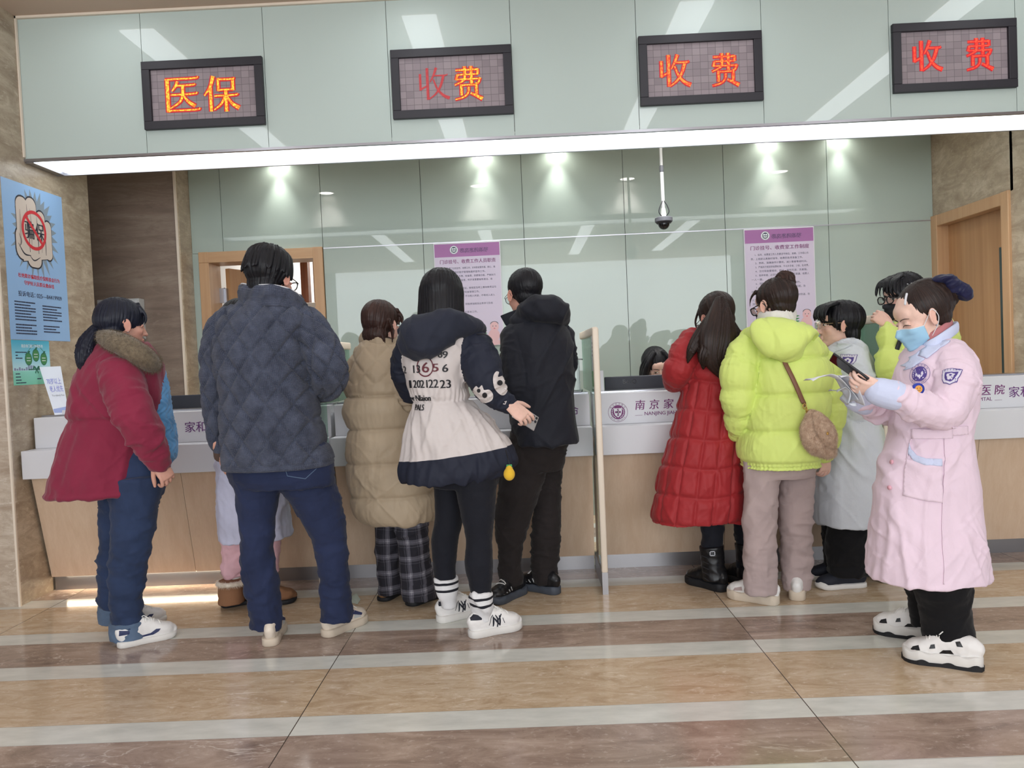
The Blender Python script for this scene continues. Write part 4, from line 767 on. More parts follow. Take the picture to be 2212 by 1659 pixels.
def hand(wrist, d, n, curl=(25, 30, 35, 40), spread=1.0, thumb=(35, 20), side=1, size=1.0, tilt=0):
    """wrist, finger direction d, back-of-hand normal n; side +1: thumb to the n x d side"""
    d = nrm(d); n = nrm(np.asarray(n, float)-d*(np.dot(n, d))); y = np.cross(n, d)*side; M = np.stack([d, y, n], 1)*size; g = G()
    g.tube([(-.07, 0, 0), (-.02, 0, 0), (.02, .002, 0), (.055, .001, .001), (.083, 0, .001)], [(.021, .027), (.0195, .026), (.015, .034), (.0135, .040), (.0105, .037)], 14, 4, ref=(0, 1.0, 0)) if False else \
        g.tube([(-.07, 0, 0), (-.02, 0, 0), (.02, .002, 0), (.055, .001, .001), (.083, 0, .001)], [(.027, .021), (.026, .0195), (.034, .015), (.040, .0135), (.037, .0105)], 14, 4, ref=(0, 0, 1.0))
    for k, (y0, L, r) in enumerate(((.0295, .068, .0088), (.0098, .076, .0090), (-.0100, .070, .0086), (-.0288, .054, .0076))):
        p = np.array((.078-.002*abs(k-1), y0, .001)); pts = [p-np.array((.02, 0, 0)), p]; a = 0.0; sp = math.radians((1.3-k)*4*spread)
        for fr, w in ((.45, .55), (.30, 1.0), (.25, .8)):
            a += math.radians(curl[k])*w; pts.append(pts[-1]+L*fr*np.array((math.cos(a)*math.cos(sp), math.cos(a)*math.sin(sp), -math.sin(a))))
        g.tube(pts, [r, r*1.04, r, r*.92, r*.72], 10, 3)
    o, i = (math.radians(q) for q in thumb); p = np.array((.012, .026, -.004)); t1 = np.array((math.cos(o), math.sin(o)*math.cos(i), -math.sin(o)*math.sin(i)-.2)); t2 = nrm(t1+np.array((.5, -.15, -.25)))
    g.tube([p-np.array((.012, .012, 0)), p, p+t1*.040, p+t1*.040+t2*.030, p+t1*.040+t2*.052], [.014, .0145, .0108, .0098, .0066], 10, 3)
    g.xf(M, wrist); me = remesh(g.mesh(), .0025, 2, .5); q = G(); q.add(vget(me), [tuple(p.vertices) for p in me.polygons]); bpy.data.meshes.remove(me); return q
def body(root, H, trunk, hands=(), m='skin', vox=.012):
    g = G(); me = remesh(trunk.mesh(), vox, 2); nb = 0
    if H is not None: g.add(H.W(H.V), H.F); nb = len(H.V)
    for h in hands: g.merge(h)
    g.add(vget(me), [tuple(p.vertices) for p in me.polygons]); bpy.data.meshes.remove(me)
    out = g.mesh('body'); n = len(out.vertices); lip = np.zeros(n); bl = np.zeros(n)
    if H is not None: lip[:nb] = H.lip; bl[:nb] = H.bl
    attr(out, 'lip', lip); attr(out, 'blush', bl); return ob('body', out, m, root, True)
def rows(Y, rr, dflt=.12):
    P, A = [], []
    for r in rr:
        py, xl, xr = r[:3]; dep = r[3] if len(r) > 3 else dflt; dy = r[4] if len(r) > 4 else 0.0
        a, b = at(xl, py, Y+dy), at(xr, py, Y+dy); P.append((a+b)/2); A.append((np.linalg.norm(b-a)/2, dep))
    return P, A
def torso(g, Y, rr, dflt=.12, seg=40, power=2.25, sub=4, cap='flat', body=None, kb=.8):
    P, A = rows(Y, rr, dflt); L = g.tube(P, A, seg, sub, ref=(0, 1, 0), cap=cap, power=power, level=True)
    if body is not None: body.tube(P[:-1], [(a*kb, b*kb) for a, b in A[:-1]], 20, 2, ref=(0, 1, 0), cap='flat', level=True)
    return L
def limb(g, Y, rr, seg=18, sub=4, body=None, kb=.6, cap='round'):
    P = [at(r[0], r[1], Y+(r[3] if len(r) > 3 else 0)) for r in rr]; A = [r[2]*(Y+(r[3] if len(r) > 3 else 0))/FPX for r in rr]
    L = g.tube(P, A, seg, sub, cap=cap)
    if body is not None: body.tube(P, [max(a*kb, .022) for a in A], 12, 2)
    return L
def legs(g, Y, rr, seg=22, sub=4, depth=1.0, body=None, kb=.75):
    P, A = rows(Y, [(r[0], r[1], r[2], 0.1, r[3] if len(r) > 3 else 0) for r in rr]); A = [(a, a*depth) for a, _ in A]; L = g.tube(P, A, seg, sub, ref=(0, 1, 0), cap='flat', level=True)
    if body is not None and len(P) > 3: body.tube(P[1:-1], [a*kb for a, _ in A[1:-1]], 12, 2)
    return L
def hollow(g, Y, py, xl, xr, dep, dy=0, up=.05): pass
def garment(name, g, limbs, m, parent, vox=.008, smooth=4, disp=None, extra=None, fac=.5, wr=.010):
    me = remesh(g.mesh(), vox, smooth, fac); V, Nn = vget(me), nget(me); idx, t, ph, rr = lparam(V, limbs)
    if disp is not None: V = V+Nn*disp(idx, t, ph, rr, V, Nn)[:, None]
    if wr:
        x, y, z = V[:, 0], V[:, 1], V[:, 2]; dd = 0
        for k, (c, s_, f, am) in enumerate(((.60, .80, 8, 1.0), (-.60, .80, 8, 1.0), (.12, 1.0, 9, .8), (-.5, .86, 17, .4), (.75, .66, 17, .4))):
            al, pe = x*c+z*s_, x*s_-z*c; dd = dd+am*wrinkle(np.stack([pe, y*.5, al*.26], 1), wr, f, (1, 1, 1), 2.3*k+1, .15)
        sl = wrinkle(np.stack([np.cos(ph)*.05+x*.15, np.sin(ph)*.05, t], 1), wr*1.3, 11, (.8, .8, 1.3), 9, .16)+wrinkle(np.stack([np.cos(ph)*.05, np.sin(ph)*.05, t], 1), wr*.6, 24, (.7, .7, 1.2), 4, .16)
        V = V+Nn*np.where(idx > 0, sl+.35*dd, dd)[:, None]
    vset(me, V); attr(me, 'guv', np.stack([ph*rr, t, idx*1.0], 1))
    if extra: extra(me, idx, t, ph, rr, V)
    return ob(name, me, m, parent, True)
def folds(t, ph, amp, ft, fp, seed=0.0):
    return amp*(pn(np.stack([np.cos(ph)*fp, np.sin(ph)*fp, t*ft+seed], 1))+.5*pn(np.stack([np.cos(ph)*fp*2.1+5, np.sin(ph)*fp*2.1, t*ft*2.2+seed*3+9], 1)))
def crease(P, amp, f, aniso=(1, 1, 2.5), seed=0):
    n = pn(np.asarray(P)*np.array(aniso)*f+seed); return amp*(.5-np.abs(n)*1.6)
def wrinkle(P, amp, f, aniso=(1, 1, 1), seed=0, w=.16):
    """sharp fold ridges along warped lines, stronger in some places than in others"""
    q = np.asarray(P)*np.array(aniso)*f; q = q+.45*np.stack([pn(q*.6+3.1+seed), pn(q*.6+11.7+seed), pn(q*.6+23.3+seed)], 1)
    n = pn(q+seed*1.7); k = ss(pn(q*.4+41+seed), -.25, .45); return amp*k*(np.exp(-(n/w)**2)-.35)
def groove(x, per, w=.012, ph=0.0):
    """0 at a seam line, 1 on the pillow between"""
    u = (x/per+ph) % 1.0; d = np.minimum(u, 1-u)*per; return 1-np.exp(-(d/w)**1.3)
def fur(me, n, ln=.014, wd=.0016, grav=.5, rng=RNG):
    V, Nn = vget(me), nget(me); tri = np.array([p.vertices[:3] for p in me.polygons]); pick = rng.integers(0, len(tri), n); w = rng.dirichlet((1, 1, 1), n)
    c = (V[tri[pick]]*w[:, :, None]).sum(1); nn = Nn[tri[pick]].mean(1)+rng.normal(size=(n, 3))*.35+np.array((0, 0, -grav)); nn /= np.linalg.norm(nn, axis=1)[:, None]
    s = np.cross(nn, rng.normal(size=(n, 3))); s /= np.linalg.norm(s, axis=1)[:, None]; l = ln*rng.uniform(.6, 1.25, n)[:, None]
    v = np.stack([c-s*wd/2, c+s*wd/2, c+nn*l+np.array((0, 0, -1))*l*.25], 1).reshape(-1, 3); g = G(); g.add(V, [tuple(p.vertices) for p in me.polygons]); g.add(v, [(3*i, 3*i+1, 3*i+2) for i in range(n)]); return g.mesh('fur')
def leather(name, col, rough=.42, bs=.15, scale=300):
    m = mat(name, col, rough, spec=.4); nt, b = BS(m); bump(nt, b, noise(nt, coord(nt), scale, 2), bs, .001); return m
leather('white_leather', (232, 230, 228)); leather('cream_leather', (226, 214, 198)); leather('black_leather', (22, 22, 25), .35); leather('white_rubber', (222, 220, 216), .6); leather('dirty_rubber', (206, 192, 174), .7); leather('black_rubber', (26, 27, 31), .65); leather('grey_rubber', (70, 76, 86), .6)
leather('suede_brown', (140, 100, 72), .9, .5, 700); leather('tan_suede', (166, 128, 98), .9, .5, 700); leather('slipper_brown', (128, 96, 68), .85); mat('navy_trim', (44, 52, 92), .6); mat('navy_cloth', (24, 28, 42), .7); mat('lace_white', (232, 230, 226), .8); mat('lace_black', (28, 28, 32), .8)
def shoe(root, heel, ang, L=.262, w=1.0, up='white_leather', so='white_rubber', hs=1.0, sole_t=.028, chunky=0.0, laces='lace_white', toe=None, name='shoe', pts=None, sole2=None, lift=0.0):
    """heel: floor point (x, y) under the back of the shoe; ang: direction of the toe in degrees"""
    a = math.radians(ang); R = np.array([[math.cos(a), -math.sin(a), 0], [math.sin(a), math.cos(a), 0], [0, 0, 1]]); T = np.array((heel[0], heel[1], lift)); k = L/.262
    xs = np.array((.004, .03, .065, .10, .135, .17, .205, .235, .256)); hw = np.array((.026, .033, .035, .034, .036, .043, .047, .042, .026))*w
    ht = np.array((.082, .100, .098, .104, .098, .080, .066, .058, .042))*hs+sole_t*.55
    xu = .020+(xs-.004)*(.226/.252); g = G(); g.tube(np.stack([xu, 0*xu, (ht+sole_t*.5)/2], 1)*np.array((k, 1, 1)), [(q*.93, (h-sole_t*.5)/2) for q, h in zip(hw, ht)], 22, 3, ref=(0, 0, -1), power=2.35)
    me = remesh(g.mesh(), .004, 3); V = vget(me); Nn = nget(me); V = V+Nn*(.0015*pn(V*60))[:, None]; tr = None
    q = G(); q.add(V, [tuple(p.vertices) for p in me.polygons]); bpy.data.meshes.remove(me); tree = BVHTree.FromPolygons(V.tolist(), q.f)
    q.xf(R, T); o = ob(name, q, up, root, True)
    n = 44; th = np.arange(n)*2*math.pi/n; xa = np.linspace(0, 1, 60); prof = np.interp(xa*.262, (0, .002, .006, .012, .022, .035, .065, .10, .135, .17, .205, .235, .250, .258, .262), np.array((.004, .013, .021, .0275, .0325, .0345, .036, .035, .037, .0435, .0475, .042, .031, .018, .006))*w)
    out = [(x*.262*k-.002*(x < .05)+.004*(x > .9), prof[i]*1.06+.001) for i, x in enumerate(xa)]; loop = out+[(x, -y) for x, y in out[::-1]]
    s = G(); lv = len(loop); z = [0, .004, sole_t-.004, sole_t]; ins = [.004, 0, 0, .003]; vs = []
    for zz, i2 in zip(z, ins):
        for (x, y) in loop:
            zc = zz
            if chunky and zz > .01: zc = zz+chunky*(.5+.5*math.sin(x*95))*(.4+.6*abs(x/.262-.5)*2)
            if zz < .01: zc = zz+.010*max(0, (x/(.262*k)-.82)/.18)**2
            vs.append((x-(x-.13*k)*i2/.13, y*(1-i2/.05), zc))
    f = [tuple(range(lv))[::-1]]+[(j*lv+i, j*lv+(i+1) % lv, (j+1)*lv+(i+1) % lv, (j+1)*lv+i) for j in range(3) for i in range(lv)]+[tuple(range(3*lv, 4*lv))]
    s.add(vs, f); s.xf(R, T); ob('sole', s, so, o, True)
    if laces:
        l = G()
        for i in range(5):
            x = (.115+.017*i)*k; row = []
            for y in np.linspace(-.026, .026, 7):
                h = tree.ray_cast(Vector((x+(.006 if i % 2 else -.004)*y/.026, y, .2)), Vector((0, 0, -1))); 
                if h[0] is not None: row.append(np.array(h[0])+np.array((0, 0, .0012)))
            if len(row) > 2: l.tube(row, (.0026), 6, 2)
        b0 = tree.ray_cast(Vector((.108*k, 0, .2)), Vector((0, 0, -1)))
        if b0[0] is not None:
            b0 = np.array(b0[0])
            for s_ in (-1, 1): l.tube([b0, b0+np.array((.01, s_*.018, .012)), b0+np.array((.03, s_*.034, -.004)), b0+np.array((.022, s_*.012, -.002))], .0022, 6, 4)
        l.xf(R, T); ob('laces', l, laces, o, True)
    o2 = (R, T, tree, k, o); return o2
def patch_on(sh, loops, m, name, side, off=.0012, dz=0.0):
    """flat shapes (x, z) laid on the flank of a shoe; side +1 its left"""
    R, T, tree, k, o = sh
    for lp in loops:
        g = G(); poly(g, [(x*k, z) for x, z in lp], (0, side*.2, 0), (1, 0, 0), (0, 0, 1))
        me = drape(g, tree, (0, -side, 0), off, 0.0, .006); me.transform(Matrix.Translation(Vector(T))@Matrix(R.tolist()).to_4x4()); ob(name, me, m, o)
def decal(g, tree, mats, parent, name, d=(0, 1, 0), off=.002, fine=.012, back=.4):
    return ob(name, drape(g, tree, d, off, back, fine), mats, parent)
def wtree(o): s = shift(o); return BVHTree.FromPolygons([(v.co+s)[:] for v in o.data.vertices], [p.vertices[:] for p in o.data.polygons])
def pxdecal(Y):
    """axes for drawing in metres around a point of the picture at depth Y"""
    return (lambda px, py: at(px, py, Y))
# ------------------------------------------------------------------ clothing materials
cloth('maroon_cloth', (132, 38, 64), .8, 900, .1, .2); cloth('jeans_blue', (44, 58, 88), .85, 1200, .22); cloth('jeans_cuff', (88, 106, 130), .9, 900, .15); cloth('jeans_dark', (36, 45, 74), .85, 1200, .18)
cloth('blue_knit', (98, 156, 206), .95, 160, .25, .3, .8); cloth('lilac_cloth', (204, 204, 226), .8); cloth('pink_cloth_pale', (228, 182, 190), .8)
cloth('beige_down', (176, 158, 134), .55, 500, .06); cloth('brown_rib', (88, 70, 62), .9, 300); cloth('black_cloth', (27, 29, 38), .7); cloth('legging', (22, 24, 33), .8); cloth('black_brown', (36, 31, 31), .85); cloth('red_down', (158, 42, 46), .55, 500, .06)
cloth('neon_down', (214, 231, 128), .6, 400, .04, .1); cloth('mauve_cloth', (174, 156, 154), .9, 500, .08); cloth('white_coat_cloth', (212, 218, 226), .8, 900, .05); cloth('nurse_pink', (232, 210, 224), .75, 1200, .03, .1); cloth('nurse_blue', (206, 214, 240), .75, 1000, .03); cloth('trouser_black', (17, 17, 20), .85); cloth('white_knit', (222, 218, 214), .95, 250, .06, .2, .6); cloth('rose_knit', (186, 120, 124), .9, 300)
def fur_mat(name, a, b2):
    m = mat(name, a, .9, sheen=.3); nt, b = BS(m); sat(nt, ramp(nt, noise(nt, coord(nt), 45, 4, .7), [(.3, srgb(*a)), (.7, srgb(*b2))]), b)
fur_mat('fur_olive', (88, 76, 60), (134, 120, 98)); fur_mat('fur_tan', (166, 136, 112), (206, 180, 156)); fur_mat('fur_cream', (200, 184, 164), (232, 222, 208))
def waffle_mat():
    m = mat('navy_quilt', (46, 52, 72), .92, sheen=.12, spec=.2); nt, b = BS(m); v = coord(nt, attr='guv', scale=(1, 1, 1)); s = N(nt, 'ShaderNodeSeparateXYZ'); lk(nt, v, s.inputs[0])
    w = mth(nt, 'MULTIPLY', mth(nt, 'ABSOLUTE', mth(nt, 'SINE', mth(nt, 'MULTIPLY', s.outputs[0], 420))), mth(nt, 'ABSOLUTE', mth(nt, 'SINE', mth(nt, 'MULTIPLY', s.outputs[1], 480))))
    n1 = noise(nt, coord(nt), 14, 4, .65); c = ramp(nt, n1, [(.34, srgb(46, 51, 66)), (.7, srgb(78, 84, 102))]); sat(nt, mixc(nt, mth(nt, 'MULTIPLY', w, .35), c, srgb(104, 110, 128)), b); bump(nt, b, w, .6, .004)
waffle_mat()
def plaid_mat():
    m = mat('plaid_cloth', (40, 40, 50), .9); nt, b = BS(m); s = N(nt, 'ShaderNodeSeparateXYZ'); lk(nt, coord(nt, attr='guv'), s.inputs[0]); out = []
    for ax, per in ((0, .075), (1, .085)):
        u = mth(nt, 'FRACT', mth(nt, 'DIVIDE', mth(nt, 'ADD', s.outputs[ax], 3.0), per))
        out.append(ramp(nt, u, [(0, (0, 0, 0)), (.30, (.55, .55, .55)), (.44, (.95, .95, .95)), (.47, (.5, .5, .5)), (.60, (.05, .05, .05)), (.72, (.45, .45, .45)), (.75, (0, 0, 0))], 'CONSTANT'))
    k = mth(nt, 'MULTIPLY', mth(nt, 'ADD', out[0], out[1]), .5); sat(nt, ramp(nt, k, [(0, srgb(30, 29, 38)), (.5, srgb(98, 96, 106)), (1, srgb(188, 186, 192))]), b)
plaid_mat()
def block_mat():
    m = mat('colour_block', (40, 42, 54), .7, spec=.3); nt, b = BS(m); a = N(nt, 'ShaderNodeAttribute', attribute_name='block').outputs['Fac']
    sat(nt, mixc(nt, mth(nt, 'GREATER_THAN', a, 0.0), srgb(33, 37, 52), srgb(206, 198, 196)), b)
block_mat()
def sock_mat():
    m = mat('striped_sock', (230, 230, 232), .9); nt, b = BS(m); s = N(nt, 'ShaderNodeSeparateXYZ'); lk(nt, coord(nt, attr='guv'), s.inputs[0])
    sat(nt, ramp(nt, mth(nt, 'MULTIPLY', s.outputs[1], 5), [(0, srgb(228, 228, 230)), (.075, srgb(24, 26, 36)), (.135, srgb(228, 228, 230)), (.24, srgb(24, 26, 36)), (.30, srgb(228, 228, 230))], 'CONSTANT'), b)
    bump(nt, b, mth(nt, 'SINE', mth(nt, 'MULTIPLY', s.outputs[0], 1600)), .4, .001)
sock_mat()
def hitpx(tr, x, y):
    h = tr.ray_cast(Vector(CAMP), Vector(ray(x, y)).normalized()); return None if h[0] is None else np.array(h[0])
def pxy(g, pts, Y, m=0):
    """loop of picture points: on the plane at depth Y, or on a garment when Y is its tree"""
    if isinstance(Y, BVHTree):
        c = hitpx(Y, *np.mean(np.array(pts), 0)); c = c if c is not None else next(h for h in (hitpx(Y, *p) for p in pts) if h is not None)
        P = [hitpx(Y, *p) for p in pts]; P = [q if (q is not None and abs(q[1]-c[1]) < .12) else at(*p, c[1]) for p, q in zip(pts, P)]
    else: P = [at(x, y, Y) for x, y in pts]
    g.add(P, [tuple(range(len(pts)))], m)
def pxline(pts, Y, w):
    """band of width w (picture px) along picture points"""
    p = np.array(pts, float); t = np.gradient(p, axis=0); t /= np.linalg.norm(t, axis=1)[:, None]; n = np.stack([-t[:, 1], t[:, 0]], 1)*w/2; return [tuple(q) for q in p+n]+[tuple(q) for q in (p-n)[::-1]]
def person(label, foot): 
    return thing('person', label, 'person', (foot[0], foot[1], 0))
def shoe_px(root, heel, toe, L=None, **k):
    a, b = fl(*heel)[:2], fl(*toe)[:2]; d = b-a; return shoe(root, a, math.degrees(math.atan2(d[1], d[0])), L or float(np.clip(np.linalg.norm(d), .22, .30)), **k)
def trouser(root, name, m, g, limbs, amp=.006, vox=.0075, ft=16, seed=0, smooth=3, hip=None, disp=None, Yh=None, wr=.008):
    if hip: limbs = list(limbs)+[torso(g, Yh, hip)]
    def D(i, t, ph, rr, V, Nn):
        z = ss(V[:, 2], .65, .12)*1.0+.45
        d = folds(t, ph, amp, ft, .8, seed+0)*z+crease(V, amp*.7, 5, (1, 1, 2.6), seed)+crease(V, amp*.45, 11, (1, 1, 3.2), seed+4)*z
        return d+(disp(i, t, ph, rr, V, Nn) if disp is not None else 0)
    return garment(name, g, limbs, m, root, vox, smooth, D, wr=wr)
def pocket_seam(root, o, pts, Y, m, name='pocket_seam', w=2.0, off=.002): 
    g = G(); tr = wtree(o); pxy(g, pxline(pts, Y, w), tr); return decal(g, tr, m, o, name, off=off, fine=.02)
# ------------------------------------------------------------------ woman in the maroon coat
Y = 3.72; p = person('woman in maroon coat with fur collar and low ponytail, standing at the stone column end', fl(300, 1380)); TR = G()
H = Head(at(266, 706, Y), 42, -6, size=.225).mesh(at(262, 775, Y+.02))
g = G(); L0 = torso(g, Y, [(742, 212, 318, .10), (770, 192, 335, .15), (800, 179, 343, .17), (850, 160, 345, .18), (895, 153, 341, .175), (912, 154, 338, .17), (955, 137, 334, .18), (1000, 128, 322, .19), (1040, 119, 318, .21), (1066, 117, 316, .21)], body=TR)
L1 = limb(g, Y, [(250, 778, 40, -.06), (264, 825, 45, -.15), (283, 880, 44, -.19), (304, 925, 41, -.20), (325, 965, 35, -.17), (344, 997, 25, -.13)], body=TR)
L2 = limb(g, Y, [(300, 785, 34, .12), (330, 850, 34, .18), (338, 910, 30, .20)], body=TR)
def D(i, t, ph, rr, V, Nn):
    wz = at(150, 908, Y)[2]; d = -.010*np.exp(-((V[:, 2]-wz)/.012)**2)*(i == 0); z = V[:, 2]-wz
    d += (i == 0)*np.where(z < 0, folds(t*0, ph, .011*ss(-z, 0, .1), 1, 3.2, 2), folds(t, ph, .004, 6, 2, 4))
    d += (i == 1)*(folds(t, ph, .008, 13, .8, 3)+crease(V, .006, 7, (1, 1, 1), 2))+crease(V, .005, 4.5, (1, 1, .6), 9)
    hz = at(200, 1066, Y)[2]; return d+.010*np.exp(-((V[:, 2]-hz-.012)/.012)**2)
jk = garment('coat', g, [L0, L1, L2], 'maroon_cloth', p, .0075, 4, D)
pth = [at(222, 722, Y), at(238, 734, Y-.10), at(272, 748, Y-.15), at(310, 772, Y-.12), at(326, 786, Y-.02), at(318, 768, Y+.09), at(285, 738, Y+.13), at(240, 716, Y+.09)]
g = G(); g.tube(pth, [.040, .047, .052, .052, .046, .045, .045, .042], 18, 4, closed=True)
me = fur(remesh(g.mesh(), .007, 2), 9000, .016, .0014, .2); ob('fur_collar', me, 'fur_olive', jk)
g = G(); Ls = torso(g, Y, [(790, 300, 344, .06, .06), (850, 300, 360, .08, .06), (900, 298, 369, .08, .06), (950, 296, 376, .09, .06), (985, 300, 375, .08, .06), (1003, 305, 366, .07, .06)])
garment('sweater', g, [Ls], 'blue_knit', p, .0055, 3, lambda i, t, ph, rr, V, Nn: .008*np.abs(np.sin(ph*rr*90+2.2*np.sin(t*70))), wr=.008)
g = G(); A = legs(g, Y-.055, [(1030, 246, 352), (1079, 243, 344), (1139, 242, 333), (1199, 239, 321), (1238, 238, 312), (1298, 238, 308), (1340, 243, 308), (1364, 246, 308)], depth=.95, body=TR)
B = legs(g, Y+.09, [(1030, 230, 330), (1079, 216, 310), (1139, 217, 300), (1199, 214, 292), (1298, 214, 288), (1330, 219, 284)], depth=.95, body=TR)
tr = trouser(p, 'jeans', 'jeans_blue', g, [A, B], .008, ft=20, seed=3, Yh=Y, hip=[(950, 256, 338, .10), (1000, 250, 350, .12), (1045, 244, 351, .13), (1075, 240, 345, .13)])
for yy, (a, b2, dy) in ((1362, (243, 311, -.055)), (1326, (219, 288, .09))):
    g = G(); Lc = legs(g, Y+dy, [(yy-22, a-4, b2+4), (yy, a-4, b2+4), (yy+16, a-3, b2+4)], depth=.95); garment('cuff', g, [Lc], 'jeans_cuff', tr, .006, 2, lambda i, t, ph, rr, V, Nn: folds(t, ph, .003, 30, 1.5, 1))
for he, to in (((254, 1400), (381, 1371)), ((243, 1372), (357, 1338))):
    s = shoe_px(p, he, to, up='white_leather', so='white_rubber')
    for sd in (-1, 1):
        patch_on(s, [[(.075, .048), (.10, .042), (.14, .046), (.165, .062), (.185, .060), (.175, .048), (.15, .036), (.10, .033), (.07, .040)]], 'navy_trim', 'stripe', sd); patch_on(s, [[(.005, .060), (.05, .062), (.05, .078), (.008, .085)]], 'navy_trim', 'heel_tab', sd)
h1 = hand(at(341, 998, Y-.13), (.45, .1, -.9), (.75, -.6, .2), (55, 60, 62, 65), thumb=(30, 40), side=-1)
body(p, H, TR, [h1], 'skin_tan')
hg = G(); cap(hg, .008, 1.0, -.015); hg.ell((-.06, 0, .03), (.075, .08, .075)); lim = []
for (y0, z0) in ((-.055, .09), (-.03, .105), (.03, .105)): lock(hg, [(.055, y0*.8, z0+.01), (.080, y0*1.0, .065), (.083, y0*1.15, .040), (.076, y0*1.25, .012)], .014, .003, .6)
hair(p, H, hg, [], 'hair_blue_black', name='hair', seed=1)
pt = G(); pp = [at(232, 700, Y-.02), at(205, 718, Y-.06), at(188, 745, Y-.09), at(182, 778, Y-.11), at(180, 812, Y-.11)]
Lp = pt.tube(pp, [.022, .032, .042, .037, .008], 16, 5); q = G(); q.v = [H.Lc(pt.V())]; q.f = pt.f; q.m = pt.m
Lq = dict(Lp); Lq['P'] = H.Lc(Lp['P']); Lq['S'] = Lp['S']@H.R; Lq['D'] = Lp['D']@H.R; Lq['T'] = Lp['T']@H.R
hair(p, H, q, [Lq], 'hair_blue_black', name='ponytail', amp=.004, seed=2); g = G(); g.tube([at(229, 700, Y-.05)+.026*np.array((math.cos(a)*.3, math.cos(a)*.3, math.sin(a))) for a in np.arange(12)*math.pi/6], .006, 8, 1, closed=True); ob('hair_tie', g, 'black_plastic', p, True)
g = G(); g.ell(H.W((.001, -.084, -.030)), (.004,)*3); ob('earring', g, 'steel', p, True)
# ------------------------------------------------------------------ man in the navy quilted jacket
Y = 3.6; p = person('tall man in navy diamond-quilted jacket and dark jeans, seen from behind', fl(650, 1385)); TR = G()
H = Head(at(588, 607, Y), 66, -16, size=.235).mesh(at(590, 690, Y))
g = G(); L0 = torso(g, Y, [(640, 528, 648, .09), (662, 508, 660, .13), (688, 482, 678, .165), (730, 468, 672, .19), (765, 466, 664, .2), (850, 479, 680, .205), (940, 482, 700, .2), (985, 483, 716, .2), (1008, 486, 718, .195)], body=TR)
L1 = limb(g, Y, [(498, 694, 36, 0), (474, 732, 37, -.01), (464, 780, 32, .0), (463, 835, 29, .0), (466, 890, 27, .02), (472, 940, 22, .03), (474, 968, 17, .03)], body=TR)
L2 = limb(g, Y, [(655, 696, 40, 0), (688, 742, 43, -.03), (710, 795, 42, -.04), (708, 826, 38, .03), (690, 838, 30, .14), (668, 842, 24, .26)], body=TR)
def D(i, t, ph, rr, V, Nn):
    x = np.where(i == 0, V[:, 0], ph*rr); c = at(600, 800, Y); X = x-c[0]*(i == 0); Z = V[:, 2]-c[2]
    a = X*.80+Z*.60; b2 = X*.80-Z*.60; q = np.minimum(groove(a, .092, .008), groove(b2, .092, .008)); d = .013*(q-1)+.004*q
    d += crease(V, .007, 3.6, (1, 1, 1.8), 5)*(i == 0)+(i > 0)*(folds(t, ph, .007, 14, .8, 2))
    hz = at(600, 1008, Y)[2]; return d*(Z+c[2] > hz+.03)+.004*np.exp(-((V[:, 2]-hz-.012)/.010)**2)*(i == 0)
jk = garment('jacket', g, [L0, L1, L2], 'navy_quilt', p, .006, 3, D, wr=.002)
pth = [at(522, 640, Y+.02), at(545, 642, Y-.09), at(590, 640, Y-.13), at(632, 650, Y-.08), at(652, 668, Y+.01), at(640, 690, Y+.10), at(590, 695, Y+.14), at(540, 660, Y+.11)]
g = G(); Lc = g.tube(pth, [(.018, .056), (.019, .054), (.019, .05), (.019, .046), (.018, .04), (.018, .04), (.018, .04), (.018, .05)], 16, 6, ref=(0, 0, 1), closed=True)
garment('collar', g, [Lc], 'navy_quilt', jk, .006, 2, lambda i, t, ph, rr, V, Nn: crease(V, .005, 9, (1, 1, 2), 1))
g = G(); up = [Lc['P'][k]+Lc['D'][k]*Lc['B'][k]*np.sign(Lc['D'][k][2])*1.0 for k in range(0, len(Lc['P']), 2)]; g.tube(up, .0035, 6, 2, closed=True); ob('collar_piping', g, 'white_lacquer', jk, True)
g = G(); g.tube([at(474, 962, Y+.03), at(475, 985, Y+.03)], [.030, .028], 16, 2); ob('knit_cuff', g, 'brown_rib', jk, True)
g = G(); A = legs(g, Y, [(985, 490, 606), (1018, 500, 610), (1050, 508, 606), (1090, 514, 598), (1163, 519, 589), (1220, 522, 591), (1278, 532, 601), (1356, 543, 607)], depth=1.05, body=TR)
B = legs(g, Y+.04, [(985, 590, 716), (1018, 596, 718), (1050, 606, 726), (1090, 634, 740), (1163, 674, 749), (1220, 686, 753), (1278, 692, 756), (1338, 693, 762)], depth=1.05, body=TR)
tr = trouser(p, 'jeans', 'jeans_dark', g, [A, B], .007, ft=15, seed=8, Yh=Y, hip=[(960, 495, 705, .14), (1000, 493, 717, .155), (1030, 500, 721, .15), (1050, 512, 722, .13)])
pocket_seam(p, tr, [(615, 1008), (621, 1028), (660, 1034), (684, 1012)], Y-.2, 'jeans_cuff', w=1.6)
for he, to in (((583, 1398), (600, 1355)), ((700, 1378), (792, 1337))):
    s = shoe_px(p, he, to, L=.275, up='cream_leather', so='dirty_rubber', sole_t=.036, w=1.06)
    for sd in (-1, 1):
        patch_on(s, [[(.125, .050), (.145, .046), (.155, .075), (.165, .088), (.150, .088)], [(.15, .07), (.20, .052), (.205, .062), (.165, .085)], [(.05, .062), (.085, .060), (.085, .070), (.05, .072)]], 'navy_trim', 'stripe', sd)
        patch_on(s, [[(.155, .048), (.20, .044), (.19, .056), (.158, .068)]], 'light_grey', 'side_panel', sd)
h1 = hand(at(476, 985, Y+.03), (.25, .12, -.95), (-.85, -.4, -.1), (35, 40, 45, 50), thumb=(35, 30), side=-1)
body(p, H, TR, [h1], 'skin_tan')
hg = G(); cap(hg, -.004, 1.06, -.028); hg.ell((-.045, 0, .06), (.098, .088, .085)); 
